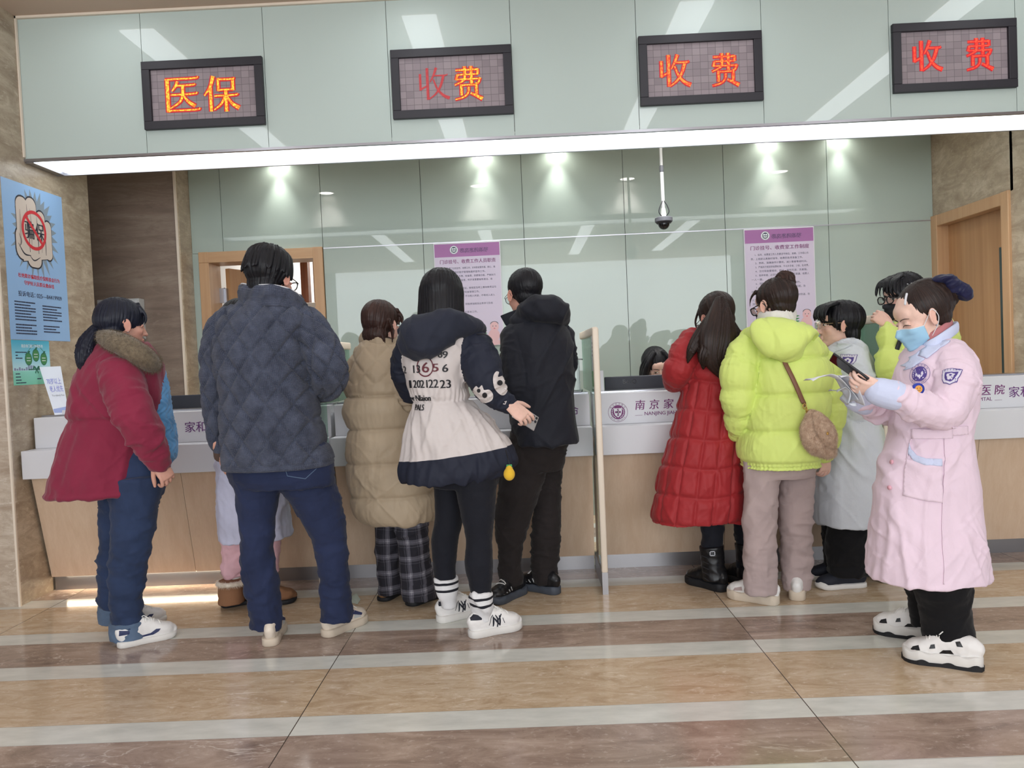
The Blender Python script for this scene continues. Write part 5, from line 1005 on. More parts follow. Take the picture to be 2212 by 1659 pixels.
for k in range(26):
    a = random.uniform(-2.4, 2.4); b2 = random.uniform(.2, .9); c0 = np.array((-.035, 0, .05)); dr = np.array((-math.cos(a)*.11, math.sin(a)*.09, 0)); lock(hg, [c0+dr*.5+np.array((0, 0, .085)), c0+dr*.9+np.array((0, 0, .05)), c0+dr*1.04+np.array((0, 0, -.01)), c0+dr*1.08+np.array((0, 0, -.055+.02*b2))], .017, .003, .6)
hair(p, H, hg, [], 'hair_black', name='hair', seed=3, amp=.0035, fl=26); H.glasses(p, r=.0026)
# ------------------------------------------------------------------ woman in lilac coat, mostly hidden behind him
Y = 4.18; p = person('person in pale lilac coat and pink trousers, mostly hidden behind the quilted jacket man', fl(540, 1300)); TR = G()
H = Head(at(528, 700, Y), 60, -5, size=.215).mesh(at(530, 770, Y))
g = G(); L0 = torso(g, Y, [(758, 500, 560, .08), (778, 480, 590, .13), (820, 474, 600, .15), (900, 476, 604, .15), (960, 474, 606, .16), (1010, 471, 612, .17), (1100, 473, 620, .18), (1162, 478, 626, .18)], body=TR)
L1 = limb(g, Y, [(492, 795, 24, -.02), (490, 850, 24, -.04), (505, 910, 22, 0), (540, 920, 20, .14)], body=TR); L2 = limb(g, Y, [(585, 795, 24, .03), (598, 850, 24, .06), (590, 905, 20, .18)], body=TR)
garment('coat', g, [L0, L1, L2], 'lilac_cloth', p, .008, 4, lambda i, t, ph, rr, V, Nn: folds(t*.2, ph, .008, 2, 2.4, 6)+crease(V, .004, 5, (1, 1, .7), 1))
g = G(); A = legs(g, Y, [(1130, 478, 540), (1190, 480, 535), (1230, 477, 530), (1247, 484, 526)], body=TR); B = legs(g, Y+.02, [(1130, 545, 612), (1190, 548, 605), (1230, 548, 600), (1247, 552, 596)], body=TR)
trouser(p, 'trousers', 'pink_cloth_pale', g, [A, B], .007, ft=14, seed=4)
for x in (504, 574): ob('sock', (lambda g: (g.tube([at(x, 1240, Y), at(x, 1275, Y)], .038, 16, 1), g)[1])(G()), 'white_knit', p, True)
def boot(root, he, to, shaft, Yb, up, so, L=None, **k):
    s = shoe_px(root, he, to, L, up=up, so=so, laces=None, name='boot', **k); g = G(); g.tube([at(x, y, Yb) for x, y, _ in shaft], [r*Yb/FPX for _, _, r in shaft], 20, 4, cap='flat')
    me = remesh(g.mesh(), .005, 3); V, Nn = vget(me), nget(me); vset(me, V+Nn*crease(V, .004, 12, (1, 1, 2), 3)[:, None]); ob('shaft', me, up, s[4], True); return s
for (he, to, sh, dy) in (((478, 1312), (560, 1296), [(500, 1254, 27), (499, 1280, 27), (500, 1302, 28)], 0), ((538, 1314), (640, 1296), [(562, 1254, 28), (562, 1280, 28), (563, 1302, 29)], 0)):
    s = boot(p, he, to, sh, Y-.05, 'suede_brown', 'black_rubber', w=1.15, sole_t=.024); g = G(); c = at(sh[0][0], sh[0][1], Y-.05); g.tube([c+np.array((.068*math.cos(a), .066*math.sin(a), -.008)) for a in np.arange(16)*math.pi/8], .013, 10, 1, closed=True)
    ob('fleece_trim', fur(remesh(g.mesh(), .006, 1), 1500, .012, .0014, 0), 'fur_cream', s[4])
body(p, H, TR, [], 'skin'); hg = G(); cap(hg, .0, 1.02, -.03); hair(p, H, hg, [], 'hair_black', seed=5)
# ------------------------------------------------------------------ woman in the beige down coat
def leg_fn(root, g, spec, body):
    return [legs(g, Yl, rr, body=body) for Yl, rr in spec]
Y = 4.12; p = person('woman in long beige down coat and plaid trousers, partly behind the black and cream jacket', fl(880, 1300)); TR = G()
H = Head(at(828, 706, Y), 55, -12, size=.215).mesh(at(820, 770, Y))
g = G(); L0 = torso(g, Y, [(735, 782, 852, .09), (755, 772, 866, .13), (790, 763, 880, .16), (838, 753, 890, .175), (880, 746, 893, .18), (910, 752, 898, .175), (957, 754, 905, .18), (1000, 749, 925, .19), (1040, 757, 938, .19), (1076, 757, 942, .19), (1108, 770, 942, .185), (1124, 795, 940, .17)], body=TR)
L1 = limb(g, Y, [(852, 772, 34, -.02), (870, 820, 37, -.06), (876, 862, 34, -.05), (866, 884, 27, .06)], body=TR); L2 = limb(g, Y, [(790, 775, 34, .03), (772, 830, 34, .06), (790, 870, 28, .16)], body=TR)
def D(i, t, ph, rr, V, Nn):
    z = V[:, 2]; z0 = at(800, 853, Y)[2]; d = np.where(z > z0, 0.012*groove(z-z0+.02*np.sin(ph*2), .115, .02)-.010, (.016*groove(z-z0, .175, .040)+.010*groove(z-z0, .175, .008))-.016)
    d = np.where(i == 0, d, .014*groove(t, .11, .02)-.010); up = (z > z0+.06)*(i == 0); X = V[:, 0]-at(800, 800, Y)[0]; a, b2 = X*.75+z*.66, X*.75-z*.66
    d = np.where(up, .008*np.minimum(groove(a, .09, .012), groove(b2, .09, .012))-.004, d); return d+crease(V, .008, 5, (1, 1, 1.3), 3)+crease(V, .003, 12, (2.6, 2.6, .7), 5)-.008*np.exp(-((z-z0)/.012)**2)*(i == 0)
jk = garment('coat', g, [L0, L1, L2], 'beige_down', p, .006, 4, D, wr=.007)
g = G(); Lc = g.tube([at(782, 735, Y), at(815, 742, Y-.10), at(852, 748, Y-.03), at(848, 735, Y+.08), at(805, 728, Y+.09)], [(.018, .042)]*5, 14, 6, ref=(0, 0, 1), closed=True); garment('collar', g, [Lc], 'beige_down', jk, .006, 2)
g = G(); g.tube([at(795, 722, Y), at(820, 728, Y-.08), at(848, 738, Y-.02), at(842, 725, Y+.06), at(808, 718, Y+.06)], [(.010, .02)]*5, 10, 5, ref=(0, 0, 1), closed=True); ob('inner_collar', g, 'brown_rib', jk, True)
g = G(); LL = leg_fn(p, g, [(Y+.06, [(1090, 806, 868), (1126, 810, 866), (1200, 812, 866), (1282, 818, 871)]), (Y-.05, [(1090, 850, 924), (1126, 852, 924), (1200, 860, 928), (1292, 869, 944)])], TR)
garment('trousers', g, LL, 'plaid_cloth', p, .0075, 3, lambda i, t, ph, rr, V, Nn: folds(t*.3, ph, .006, 4, 1.8, 2))
for he, to in (((824, 1300), (872, 1272)), ((882, 1310), (950, 1284))): 
    s = shoe_px(p, he, to, L=.25, up='slipper_brown', so='black_rubber', laces=None, hs=.72, sole_t=.022, w=1.12, name='slipper')
    for sd in (-1, 1): patch_on(s, [[(.10, .028), (.125, .028), (.14, .075), (.115, .078)]], 'grey_plastic', 'strap', sd)
body(p, H, TR, [], 'skin'); hg = G(); cap(hg, -.004, 1.03, -.03); hg.ell((-.045, 0, .03), (.098, .088, .095)); hg.ell((-.055, 0, -.055), (.062, .078, .062)); hg.ell((-.035, .05, -.04), (.05, .035, .06))
for y0 in (-.06, -.045, -.03): lock(hg, [(.03, y0, .10), (.06, y0*1.25, .06), (.045, y0*1.5-.004, .02)], .018, .006, .5)
lock(hg, [(-.05, -.085, .02), (-.02, -.092, -.03), (-.01, -.09, -.075), (-.005, -.085, -.10)], .018, .004, .5); lock(hg, [(-.08, -.05, -.03), (-.06, -.07, -.08), (-.05, -.075, -.115)], .022, .006, .6)
hair(p, H, hg, [], 'hair_brown', seed=6, amp=.003); H.glasses(p, r=.0018)
# ------------------------------------------------------------------ woman in the black and cream jacket
Y = 3.65; p = person('woman with long straight black hair in black and cream jacket printed with numbers', fl(1025, 1365)); TR = G()
H = Head(at(957, 650, Y), 82, -10, size=.23).mesh(at(957, 715, Y))
g = G(); L0 = torso(g, Y, [(692, 900, 1030, .09), (715, 884, 1040, .14), (745, 875, 1030, .165), (785, 872, 1016, .17), (820, 881, 1010, .165), (852, 889, 1010, .155), (868, 894, 1014, .15), (900, 882, 1052, .175), (940, 872, 1088, .195), (979, 866, 1116, .205), (1004, 861, 1119, .21), (1020, 862, 1102, .21), (1037, 868, 1068, .20)], body=TR)
L1 = limb(g, Y, [(1006, 736, 42, -.03), (1034, 775, 44, -.07), (1047, 818, 42, -.09), (1066, 850, 33, -.08), (1099, 876, 20, -.06)], body=TR); L2 = limb(g, Y, [(892, 745, 36, .05), (876, 800, 34, .11), (890, 848, 26, .17)], body=TR)
def D(i, t, ph, rr, V, Nn):
    z = V[:, 2]; wz = at(950, 864, Y)[2]; q = z-wz; d = -.006*np.exp(-(q/.010)**2)*(i == 0); d += (i == 0)*np.where(q < 0, folds(t*0, ph, .016*ss(-q, 0, .10), 1, 3.4, 7), .004*np.exp(-(q/.05)**2)*np.sin(ph*34)+crease(V, .005, 5, (1, 1, 1), 4))
    return d+(i > 0)*(folds(t, ph, .006, 13, .9, 5)+crease(V, .006, 6, (1, 1, 1), 5))
def blk(me, i, t, ph, rr, V):
    b = np.full(len(V), -.05); z = V[:, 2]; hz = at(900, 1033, Y)[2]; x = V[:, 0]; bx = at(900, 985, Y)
    low = z-(at(905, 988, Y)[2]+np.clip((x-at(905, 988, Y)[0]), -1, 1)*.105)-.0                                   # cream above the dark hem band
    p1, p2 = at(979, 709, Y-.15), at(999, 733, Y-.15); p3 = at(984, 790, Y-.15); side = np.minimum((p1[2]-z)+(x-p1[0])*1.15, np.where(z > p2[2]-.3, 9, 9)); yoke = -(x-p1[0])*.55-(z-p1[2])*.6
    c = np.minimum(low, (p1[2]-z)+.55*np.maximum(0, p1[0]-x)+.0-np.maximum(0, x-p1[0])*1.1)
    b = np.where(i == 0, c, -.05); b = np.where(i > 0, -.05, b); attr(me, 'block', b)
jk = garment('jacket', g, [L0, L1, L2], 'colour_block', p, .006, 4, D, blk)
g = G(); Lh = g.tube([at(1030, 706, Y-.06), at(990, 702, Y-.14), at(945, 712, Y-.175), at(908, 732, Y-.19), at(890, 748, Y-.17)], [(.040, .040), (.062, .05), (.095, .066), (.112, .08), (.085, .06)], 18, 5, ref=(0, 1, 0))
Lr = g.tube([at(878, 712, Y-.08), at(925, 693, Y-.13), at(985, 692, Y-.13), at(1030, 704, Y-.05), at(1034, 716, Y+.03), at(1000, 715, Y+.12), at(930, 705, Y+.12), at(885, 712, Y+.03)], .032, 16, 4, closed=True)
cloth('navy_shell', (35, 39, 53), .7); garment('hood', g, [Lh, Lr], 'navy_shell', jk, .008, 12, lambda i, t, ph, rr, V, Nn: crease(V, .010, 5, (1, 1, 1.8), 8)+.003*np.sin(t*60)*(i == 1))
tree = wtree(jk); yy = Y-.6
def jtext(s, px, py, h, m, w=None, shear=0.0, nm='printed_text', rot=0.0):
    a = hitpx(tree, px, py); a = at(px, py, Y-.15) if a is None else a; mm = (Y-.15)/FPX; g = G(); c, sn = math.cos(rot), math.sin(rot); writing(g, s, a, (c, 0, sn), (-sn, 0, c), h=h*mm, w=(w*mm if w else None), shear=shear, thick=.0024); decal(g, tree, m, jk, nm, off=.004, fine=.008)
mat('print_black', (26, 26, 32), .6); mat('print_wine', (96, 34, 46), .6); mat('print_cream', (206, 198, 196), .6)
jtext('8', 946, 773, 15, 'print_black'); jtext('9', 955, 774, 15, 'print_black', 11, .1); jtext('12', 872, 806, 16, 'print_black', 15); jtext('13', 893, 806, 17, 'print_black', 15); jtext('6', 912, 805, 22, 'print_wine', 15); jtext('5', 934, 803, 17, 'print_wine', 13); jtext('6', 955, 804, 17, 'print_black', 12, .1)
jtext('1', 885, 838, 17, 'print_black', 5); jtext('20', 893, 838, 17, 'print_black', 17); jtext('21', 908, 838, 17, 'print_black', 16); jtext('22', 926, 838, 18, 'print_black', 21); jtext('23', 951, 839, 18, 'print_black', 22); jtext('cow Nlaion', 887, 862, 13, 'print_black', 62); jtext('PALS', 896, 886, 13, 'print_black', 22, .12)
g = G(); a = at(919, 792, Y-.15); disc(g, a, (1, 0, 0), (0, 0, 1), (.0385, .046), 0, r0=.0335, n=48); decal(g, tree, 'print_wine', jk, 'printed_ring', off=.0028)
def jloops(specs, m, nm):
    for pts in specs: g = G(); pxy(g, cr(np.array(pts, float), 4, True), tree); decal(g, tree, m, jk, nm, d=ray(*np.mean(np.array(pts), 0)), off=.0055, fine=.007, back=.1)
jloops([[(1020, 846), (1028, 834), (1034, 838), (1041, 832), (1045, 842), (1057, 842), (1065, 852), (1063, 864), (1052, 870), (1041, 870), (1035, 862), (1026, 853)], [(1065, 816), (1071, 803), (1078, 804), (1076, 814), (1088, 812), (1097, 824), (1097, 842), (1090, 853), (1080, 852), (1068, 838)]], 'print_cream', 'printed_letter')
for c, r in (((1034, 844), (4, 4.5)), ((1047, 854), (5.5, 6)), ((1080, 827), (6, 6))):
    g = G(); pxy(g, [(c[0]+r[0]*math.cos(a), c[1]+r[1]*math.sin(a)) for a in np.arange(14)*2*math.pi/14], tree); decal(g, tree, 'print_black', jk, 'printed_eye', d=ray(*c), off=.0085, fine=.007, back=.1)
g = G(); pxy(g, pxline([(1090, 868), (1094, 866), (1091, 873), (1087, 872)], Y, 2.2), tree); decal(g, tree, 'print_cream', jk, 'printed_mark', off=.003)
g = G(); g.tube([at(1030, 722, Y-.11), at(1048, 722, Y-.12), at(1062, 733, Y-.12), at(1060, 742, Y-.12), at(1050, 744, Y-.11), at(1040, 728, Y-.10)], .0028, 8, 5); ob('drawstring', g, 'black_plastic', jk, True)
g = G(); A = legs(g, Y+.07, [(1000, 925, 1000), (1047, 936, 996), (1119, 939, 1000), (1163, 931, 991), (1220, 936, 985), (1258, 942, 985)], body=TR); B = legs(g, Y-.07, [(1000, 975, 1078), (1047, 982, 1074), (1119, 997, 1069), (1163, 1006, 1063), (1220, 1004, 1065), (1262, 1014, 1063), (1285, 1018, 1062)], body=TR)
trouser(p, 'leggings', 'legging', g, [A, B], .0018, ft=20, seed=12, wr=.003, Yh=Y, hip=[(960, 915, 1085, .13), (1010, 925, 1085, .14), (1050, 936, 1076, .12)])
for Yl, rr in ((Y+.07, [(1247, 937, 989), (1270, 940, 988), (1284, 943, 986), (1298, 951, 984), (1312, 953, 984)]), (Y-.07, [(1277, 1013, 1067), (1298, 1016, 1065), (1309, 1019, 1063), (1326, 1026, 1059), (1340, 1028, 1059)])):
    g = G(); Lq = legs(g, Yl, rr); garment('sock', g, [Lq], 'striped_sock', p, .005, 2)
for he, to, L in (((945, 1345), (1030, 1325), .255), ((1014, 1378), (1133, 1352), .265)):
    s = shoe_px(p, he, to, L=L, up='white_leather', so='white_rubber', sole_t=.034, w=1.05); R_, T_, tr_, k_, o_ = s
    for sd in (-1, 1):
        patch_on(s, [[(.002, .085), (.05, .083), (.06, .095), (.03, .108), (.004, .112)]], 'navy_cloth', 'heel_tab', sd)
        patch_on(s, [[(.085, .05), (.088, .05), (.10, .085), (.11, .093), (.108, .096), (.097, .087)], [(.16, .05), (.163, .05), (.155, .075), (.152, .075)]], 'navy_cloth', 'piping', sd)
        N_ = [[(0, 0, .10), (.02, .5, .16), (0, 1, .10)], [(0, .95, .06), (.3, .5, .16), (.62, .05, .08)], [(.60, 0, .10), (.62, .5, .16), (.60, 1, .10)], [(.22, 1.10, .08), (.42, .62, .14), (.40, -.12, .10)], [(.80, 1.10, .08), (.62, .80, .12), (.42, .58, .12)]]
        if sd < 0:
            for st in N_:
                lp, n = stroke2d(st); patch_on(s, [[(.108+x*.052, .040+z*.048) for x, z in lp]], 'navy_cloth', 'emblem', sd, off=.0018)
hd = hand(at(1101, 876, Y-.085), (.76, -.05, -.62), (.25, -.85, .42), (28, 40, 48, 58), thumb=(52, 15), side=1, size=.98)
body(p, H, TR, [hd], 'skin')
hg = G(); cap(hg, 0, 1.03, -.03); hg.ell((-.03, 0, .045), (.112, .098, .10)); LH = []
hg.tube([(-.03, 0, .12), (-.032, 0, .06), (-.038, 0, -.02), (-.046, 0, -.10), (-.056, 0, -.175)], [(.05, .05), (.096, .100), (.103, .098), (.106, .088), (.104, .062)], 28, 5, ref=(1, 0, 0), cap='flat')
hair(p, H, hg, [], 'hair_black', seed=8, amp=.0022, smooth=5)
t = thing('phone', 'silver phone with two-by-two cameras held low by the woman in the number-print jacket', 'phone', at(1128, 897, Y-.09))
c = at(1135, 901, Y-.055); ux = nrm(at(1146, 909, Y-.02)-at(1108, 884, Y-.08)); nn = nrm(np.array((.25, -.90, .30))-ux*np.dot(ux, np.array((.25, -.90, .30)))); uy = np.cross(nn, ux); M = np.stack([ux, uy, nn], 1)
ob('body', G().box((-.072, -.036, -.004), (.072, .036, .004), bev=.0035).xf(M, c), mat('phone_silver', (176, 174, 176), .35, .3), t, True)
ob('camera_bump', G().box((.030, -.004, .004), (.066, .032, .0065), bev=.001).xf(M, c), 'phone_silver', t, True)
for q in ((.039, .005), (.039, .023), (.057, .005), (.057, .023)): g = G(); g.tube([(q[0], q[1], .006), (q[0], q[1], .0082)], .0066, 16, 1, cap='flat'); ob('camera_lens', g.xf(M, c), 'black_plastic', t)
t = thing('keychain', 'yellow plush pear keychain with green tip hanging at the hem of the cream jacket', 'keychain', at(1100, 1020, Y-.16)); Yk = Y-.16
g = G(); g.ell(at(1100, 1024, Yk), (.026, .024, .030)); g.ell(at(1100, 1013, Yk), (.016, .016, .020)); me = remesh(g.mesh(), .003, 3); ob('plush', me, cloth('yellow_plush', (218, 176, 56), .95, 400), t, True)
g = G(); g.box(at(1094, 1011, Yk)-np.array((0, .008, 0)), at(1106, 1003, Yk)+np.array((0, .008, 0)), bev=.003); ob('tip', g, mat('green_felt', (70, 150, 90), .9), t); g = G(); g.tube([at(1101, 1004, Yk), at(1097, 990, Yk), at(1092, 972, Yk-.03)], .002, 6, 3); ob('strap', g, 'black_plastic', t, True)
# ------------------------------------------------------------------ man in black
Y = 4.17; p = person('man in black hooded coat and glasses, standing against the tall glass partition', fl(1145, 1290)); TR = G()
H = Head(at(1131, 640, Y), 118, -12, size=.228).mesh(at(1148, 705, Y))
g = G(); L0 = torso(g, Y, [(682, 1105, 1205, .10), (705, 1094, 1222, .145), (740, 1089, 1237, .18), (785, 1085, 1240, .19), (840, 1092, 1241, .19), (900, 1100, 1244, .19), (957, 1108, 1251, .19)], body=TR)
L1 = limb(g, Y, [(1118, 730, 36, -.04), (1112, 785, 34, -.10), (1122, 832, 32, -.11), (1112, 858, 27, -.02), (1095, 862, 20, .10)], body=TR); L2 = limb(g, Y, [(1210, 730, 32, .04), (1215, 790, 32, .08), (1195, 850, 26, .18)], body=TR)
jk = garment('coat', g, [L0, L1, L2], 'black_cloth', p, .0075, 4, lambda i, t, ph, rr, V, Nn: crease(V, .008, 4, (1, 1, .8), 11)+(i > 0)*folds(t, ph, .007, 12, .9, 8))
g = G(); Lh = g.tube([at(1125, 690, Y-.05), at(1146, 672, Y-.10), at(1178, 667, Y-.12), at(1202, 674, Y-.09), at(1212, 690, Y-.02)], [(.045, .035), (.07, .06), (.078, .085), (.072, .08), (.05, .05)], 18, 5, ref=(0, 1, 0)); Lr = g.tube([at(1118, 694, Y-.06), at(1150, 688, Y-.10), at(1195, 690, Y-.08), at(1205, 694, Y+.04), at(1165, 692, Y+.10), at(1112, 696, Y+.06)], .034, 14, 4, closed=True)
garment('hood', g, [Lh, Lr], 'black_cloth', jk, .008, 12, lambda i, t, ph, rr, V, Nn: crease(V, .010, 5, (1, 1, 1.6), 2))
g = G(); g.prism([at(1080, 682, Y-.02), at(1100, 674, Y-.03), at(1128, 664, Y-.05), at(1134, 680, Y-.06), at(1110, 690, Y-.05), at(1093, 705, Y-.04)], (0, .012, 0)); me = remesh(g.mesh(), .004, 3); ob('collar_flap', me, 'black_cloth', jk, True)
g = G(); A = legs(g, Y-.02, [(940, 1112, 1190), (1000, 1085, 1182), (1047, 1076, 1174), (1134, 1068, 1143), (1191, 1078, 1129), (1235, 1076, 1129), (1262, 1080, 1130)], body=TR); B = legs(g, Y+.06, [(940, 1150, 1230), (1018, 1160, 1214), (1134, 1149, 1211), (1191, 1148, 1209), (1245, 1151, 1206), (1258, 1151, 1205)], body=TR)
trouser(p, 'trousers', 'black_brown', g, [A, B], .006, ft=13, seed=14, Yh=Y, hip=[(920, 1105, 1240, .13), (970, 1095, 1225, .14), (1015, 1084, 1216, .13)])
for he, to in (((1133, 1279), (1068, 1305)), ((1208, 1284), (1137, 1270))):
    s = shoe_px(p, he, to, L=.275, up='black_leather', so='grey_rubber', laces='lace_white', sole_t=.036, chunky=.008, w=1.05)
    for sd in (-1, 1): patch_on(s, [[(.13+k*.022, .05), (.136+k*.022, .05), (.146+k*.022, .072-k*.008), (.140+k*.022, .074-k*.008)] for k in range(4)], 'light_grey', 'reflective_bar', sd)
body(p, H, TR, [], 'skin_tan'); hg = G(); cap(hg, -.002, 1.0, -.01); hg.ell((-.03, 0, .055), (.105, .085, .085)); hair(p, H, hg, [], 'hair_black', seed=10, amp=.0015, fl=60); H.glasses(p, r=.0016)
# ------------------------------------------------------------------ woman in the long red down coat
Y = 4.16; p = person('woman with long brown ponytail in long red down coat and black boots', fl(1540, 1275)); TR = G()
H = Head(at(1546, 692, Y), 116, -24, size=.22).mesh(at(1552, 750, Y+.02))
g = G(); L0 = torso(g, Y, [(716, 1502, 1590, .09), (740, 1489, 1602, .14), (790, 1481, 1606, .165), (837, 1474, 1607, .17), (886, 1461, 1609, .185), (946, 1446, 1611, .195), (1003, 1428, 1613, .205), (1054, 1417, 1613, .21), (1100, 1409, 1612, .215), (1122, 1405, 1612, .215)], body=TR)
L1 = limb(g, Y, [(1494, 745, 34, -.04), (1474, 782, 34, -.07), (1461, 810, 29, -.05), (1458, 822, 25, .04), (1474, 815, 22, .18)], body=TR); L2 = limb(g, Y, [(1598, 748, 32, .03), (1608, 795, 30, .05), (1600, 820, 24, .18)], body=TR)
def D(i, t, ph, rr, V, Nn):
    z = V[:, 2]; z0 = at(1500, 822, Y)[2]; ci = (ph/(2*math.pi)*15)%1.0; gv = 1-np.exp(-(np.minimum(ci, 1-ci)*rr*6.28/15/.008)**1.3)
    low = ss(z0-z, -.05, .06); d = .014*np.minimum(groove(z-z0+.01*np.sin(ph*3), .147, .012), np.where(low > .5, gv, 1))-.012
    return np.where(i == 0, d, .012*groove(t, .12, .02)-.008)+crease(V, .008, 6, (1, 1, 1.2), 7)+crease(V, .003, 13, (2.0, 2.0, .8), 3)
garment('coat', g, [L0, L1, L2], 'red_down', p, .006, 3, D, wr=.005)
g = G(); LL = [legs(g, Y-.02, [(1100, 1512, 1564), (1150, 1515, 1562), (1190, 1519, 1560), (1225, 1519, 1560)], body=TR), legs(g, Y+.05, [(1100, 1584, 1630), (1150, 1587, 1630), (1190, 1590, 1630), (1225, 1590, 1630)], body=TR)]; garment('leggings', g, LL, 'legging', p, .007, 2)
for (he, to, sh, dy) in (((1568, 1279), (1498, 1258), [(1537, 1178, 26), (1540, 1215, 25), (1545, 1250, 27)], -.02), ((1640, 1272), (1575, 1250), [(1613, 1172, 26), (1616, 1210, 25), (1618, 1245, 27)], .05)):
    s = boot(p, he, to, sh, Y+dy, 'black_leather', 'black_rubber', L=.27, sole_t=.038, chunky=.006, w=1.12); o = s[4]
    if dy < 0:
        c = at(1539, 1196, Y-.09); g = G()
        for q in (((-.014, 0, -.012), (.014, 0, -.009)), ((-.014, 0, .009), (.014, 0, .012)), ((-.014, 0, -.012), (-.011, 0, .012)), ((.011, 0, -.012), (.014, 0, .012))): g.box(c+np.array(q[0]), c+np.array(q[1])+np.array((0, .012, 0)))
        ob('buckle', g, 'steel', o); g = G()
        for k in range(5): g.tube([at(1515+k*1.5, 1200+k*12, Y-.07), at(1530, 1206+k*12, Y-.085)], .0028, 6, 1)
        ob('laces', g, 'lace_black', o, True)
body(p, H, TR, [], 'skin_tan'); hg = G(); cap(hg, -.002, 1.02, -.02); hg.ell((-.035, 0, .055), (.105, .09, .09)); lock(hg, [(.06, .03, .10), (.085, .05, .06), (.085, .07, .01), (.06, .08, -.03)], .014, .003, .5); hair(p, H, hg, [], 'hair_dark_brown', seed=11)
pt = G(); LP = []
LP.append(pt.tube([at(1556, 652, Y-.12), at(1556, 690, Y-.17), at(1552, 735, Y-.20), at(1548, 775, Y-.20), at(1562, 818, Y-.19)], [(.035, .03), (.072, .04), (.100, .045), (.068, .036), (.010, .010)], 20, 6, ref=(0, 1, 0)))
LP.append(pt.tube([at(1535, 690, Y-.14), at(1512, 725, Y-.16), at(1495, 755, Y-.17), at(1486, 782, Y-.16)], [.03, .034, .026, .006], 14, 5)); LP.append(pt.tube([at(1535, 740, Y-.19), at(1522, 770, Y-.20), at(1520, 795, Y-.19)], [.04, .035, .008], 14, 5)); LP.append(pt.tube([at(1575, 700, Y-.14), at(1592, 735, Y-.15), at(1594, 765, Y-.15)], [.03, .034, .01], 14, 5))
for L in LP: L['P'] = H.Lc(L['P']); L['S'] = L['S']@H.R; L['D'] = L['D']@H.R; L['T'] = L['T']@H.R
q = G(); q.v = [H.Lc(pt.V())]; q.f = pt.f; q.m = pt.m; hair(p, H, q, LP, 'hair_dark_brown', name='ponytail', amp=.0045, fl=13, ft=2, seed=12, smooth=6); H.glasses(p, r=.002)
# ------------------------------------------------------------------ woman in the neon down jacket
Y = 3.9; p = person('woman in neon yellow down jacket with hair bun and brown bag strap across her back', fl(1680, 1300)); TR = G()
H = Head(at(1672, 663, Y), 122, -14, size=.222).mesh(at(1676, 720, Y))
g = G(); L0 = torso(g, Y, [(700, 1642, 1730, .09), (724, 1623, 1746, .15), (760, 1613, 1781, .185), (810, 1617, 1788, .20), (870, 1609, 1784, .21), (930, 1601, 1778, .21), (985, 1598, 1770, .21), (1006, 1601, 1768, .2)], body=TR)
L1 = limb(g, Y, [(1627, 742, 37, 0), (1601, 790, 41, -.04), (1595, 845, 39, -.04), (1598, 895, 34, -.01), (1594, 932, 22, .06)], body=TR); L2 = limb(g, Y, [(1752, 772, 36, 0), (1782, 808, 38, -.01), (1789, 862, 36, -.01), (1788, 920, 33, .0), (1780, 975, 24, .02)], body=TR)
def D(i, t, ph, rr, V, Nn):
    z = V[:, 2]; z0 = at(1690, 771, Y)[2]; d = .016*groove(z-z0, .176, .045)+.012*groove(z-z0, .176, .009)-.016; d = np.where(i == 0, d, .012*groove(t, .125, .024)-.008)
    hz = at(1680, 1006, Y)[2]; return d+crease(V, .006, 6, (1, 1, 1.0), 13)+crease(V, .003, 13, (2.6, 2.6, .7), 5)-.012*np.exp(-((z-hz-.032)/.010)**2)*(i == 0)+.002*np.sin(ph*60)*np.exp(-((z-hz-.015)/.02)**2)
jk = garment('jacket', g, [L0, L1, L2], 'neon_down', p, .006, 3, D, wr=.0045)
g = G(); Lh = g.tube([at(1690, 712, Y-.12), at(1696, 724, Y-.175), at(1702, 742, Y-.20), at(1708, 762, Y-.18)], [(.150, .06), (.165, .075), (.135, .075), (.070, .045)], 22, 5, ref=(0, 1, 0)); Lr = g.tube([at(1624, 722, Y-.05), at(1655, 713, Y-.13), at(1705, 708, Y-.14), at(1740, 716, Y-.05), at(1738, 718, Y+.06), at(1690, 718, Y+.13), at(1627, 726, Y+.06)], .036, 16, 5, closed=True)
garment('hood', g, [Lh, Lr], 'neon_down', jk, .0065, 10, wr=.005, disp=lambda i, t, ph, rr, V, Nn: crease(V, .006, 5, (1, 1, 1.2), 4)+.006*(groove(V[:, 0]-at(1705, 700, Y)[0], .16, .01)-1))
g = G(); Lc = g.tube([at(1644, 690, Y), at(1670, 687, Y-.085), at(1706, 684, Y-.065), at(1714, 682, Y+.03), at(1680, 684, Y+.08), at(1650, 688, Y+.06)], [(.016, .036)]*6, 14, 5, ref=(0, 0, 1), closed=True); garment('turtleneck', g, [Lc], 'white_knit', p, .005, 2)
g = G(); A = legs(g, Y-.03, [(985, 1606, 1690), (1012, 1607, 1690), (1076, 1606, 1679), (1160, 1606, 1677), (1249, 1606, 1676), (1281, 1605, 1675)], body=TR); B = legs(g, Y+.07, [(985, 1680, 1762), (1012, 1682, 1760), (1105, 1681, 1755), (1191, 1687, 1752), (1272, 1691, 1749)], body=TR)
trouser(p, 'trousers', 'mauve_cloth', g, [A, B], .006, ft=8, seed=16, Yh=Y, hip=[(960, 1606, 1764, .14), (1000, 1606, 1762, .15), (1028, 1610, 1758, .13)])
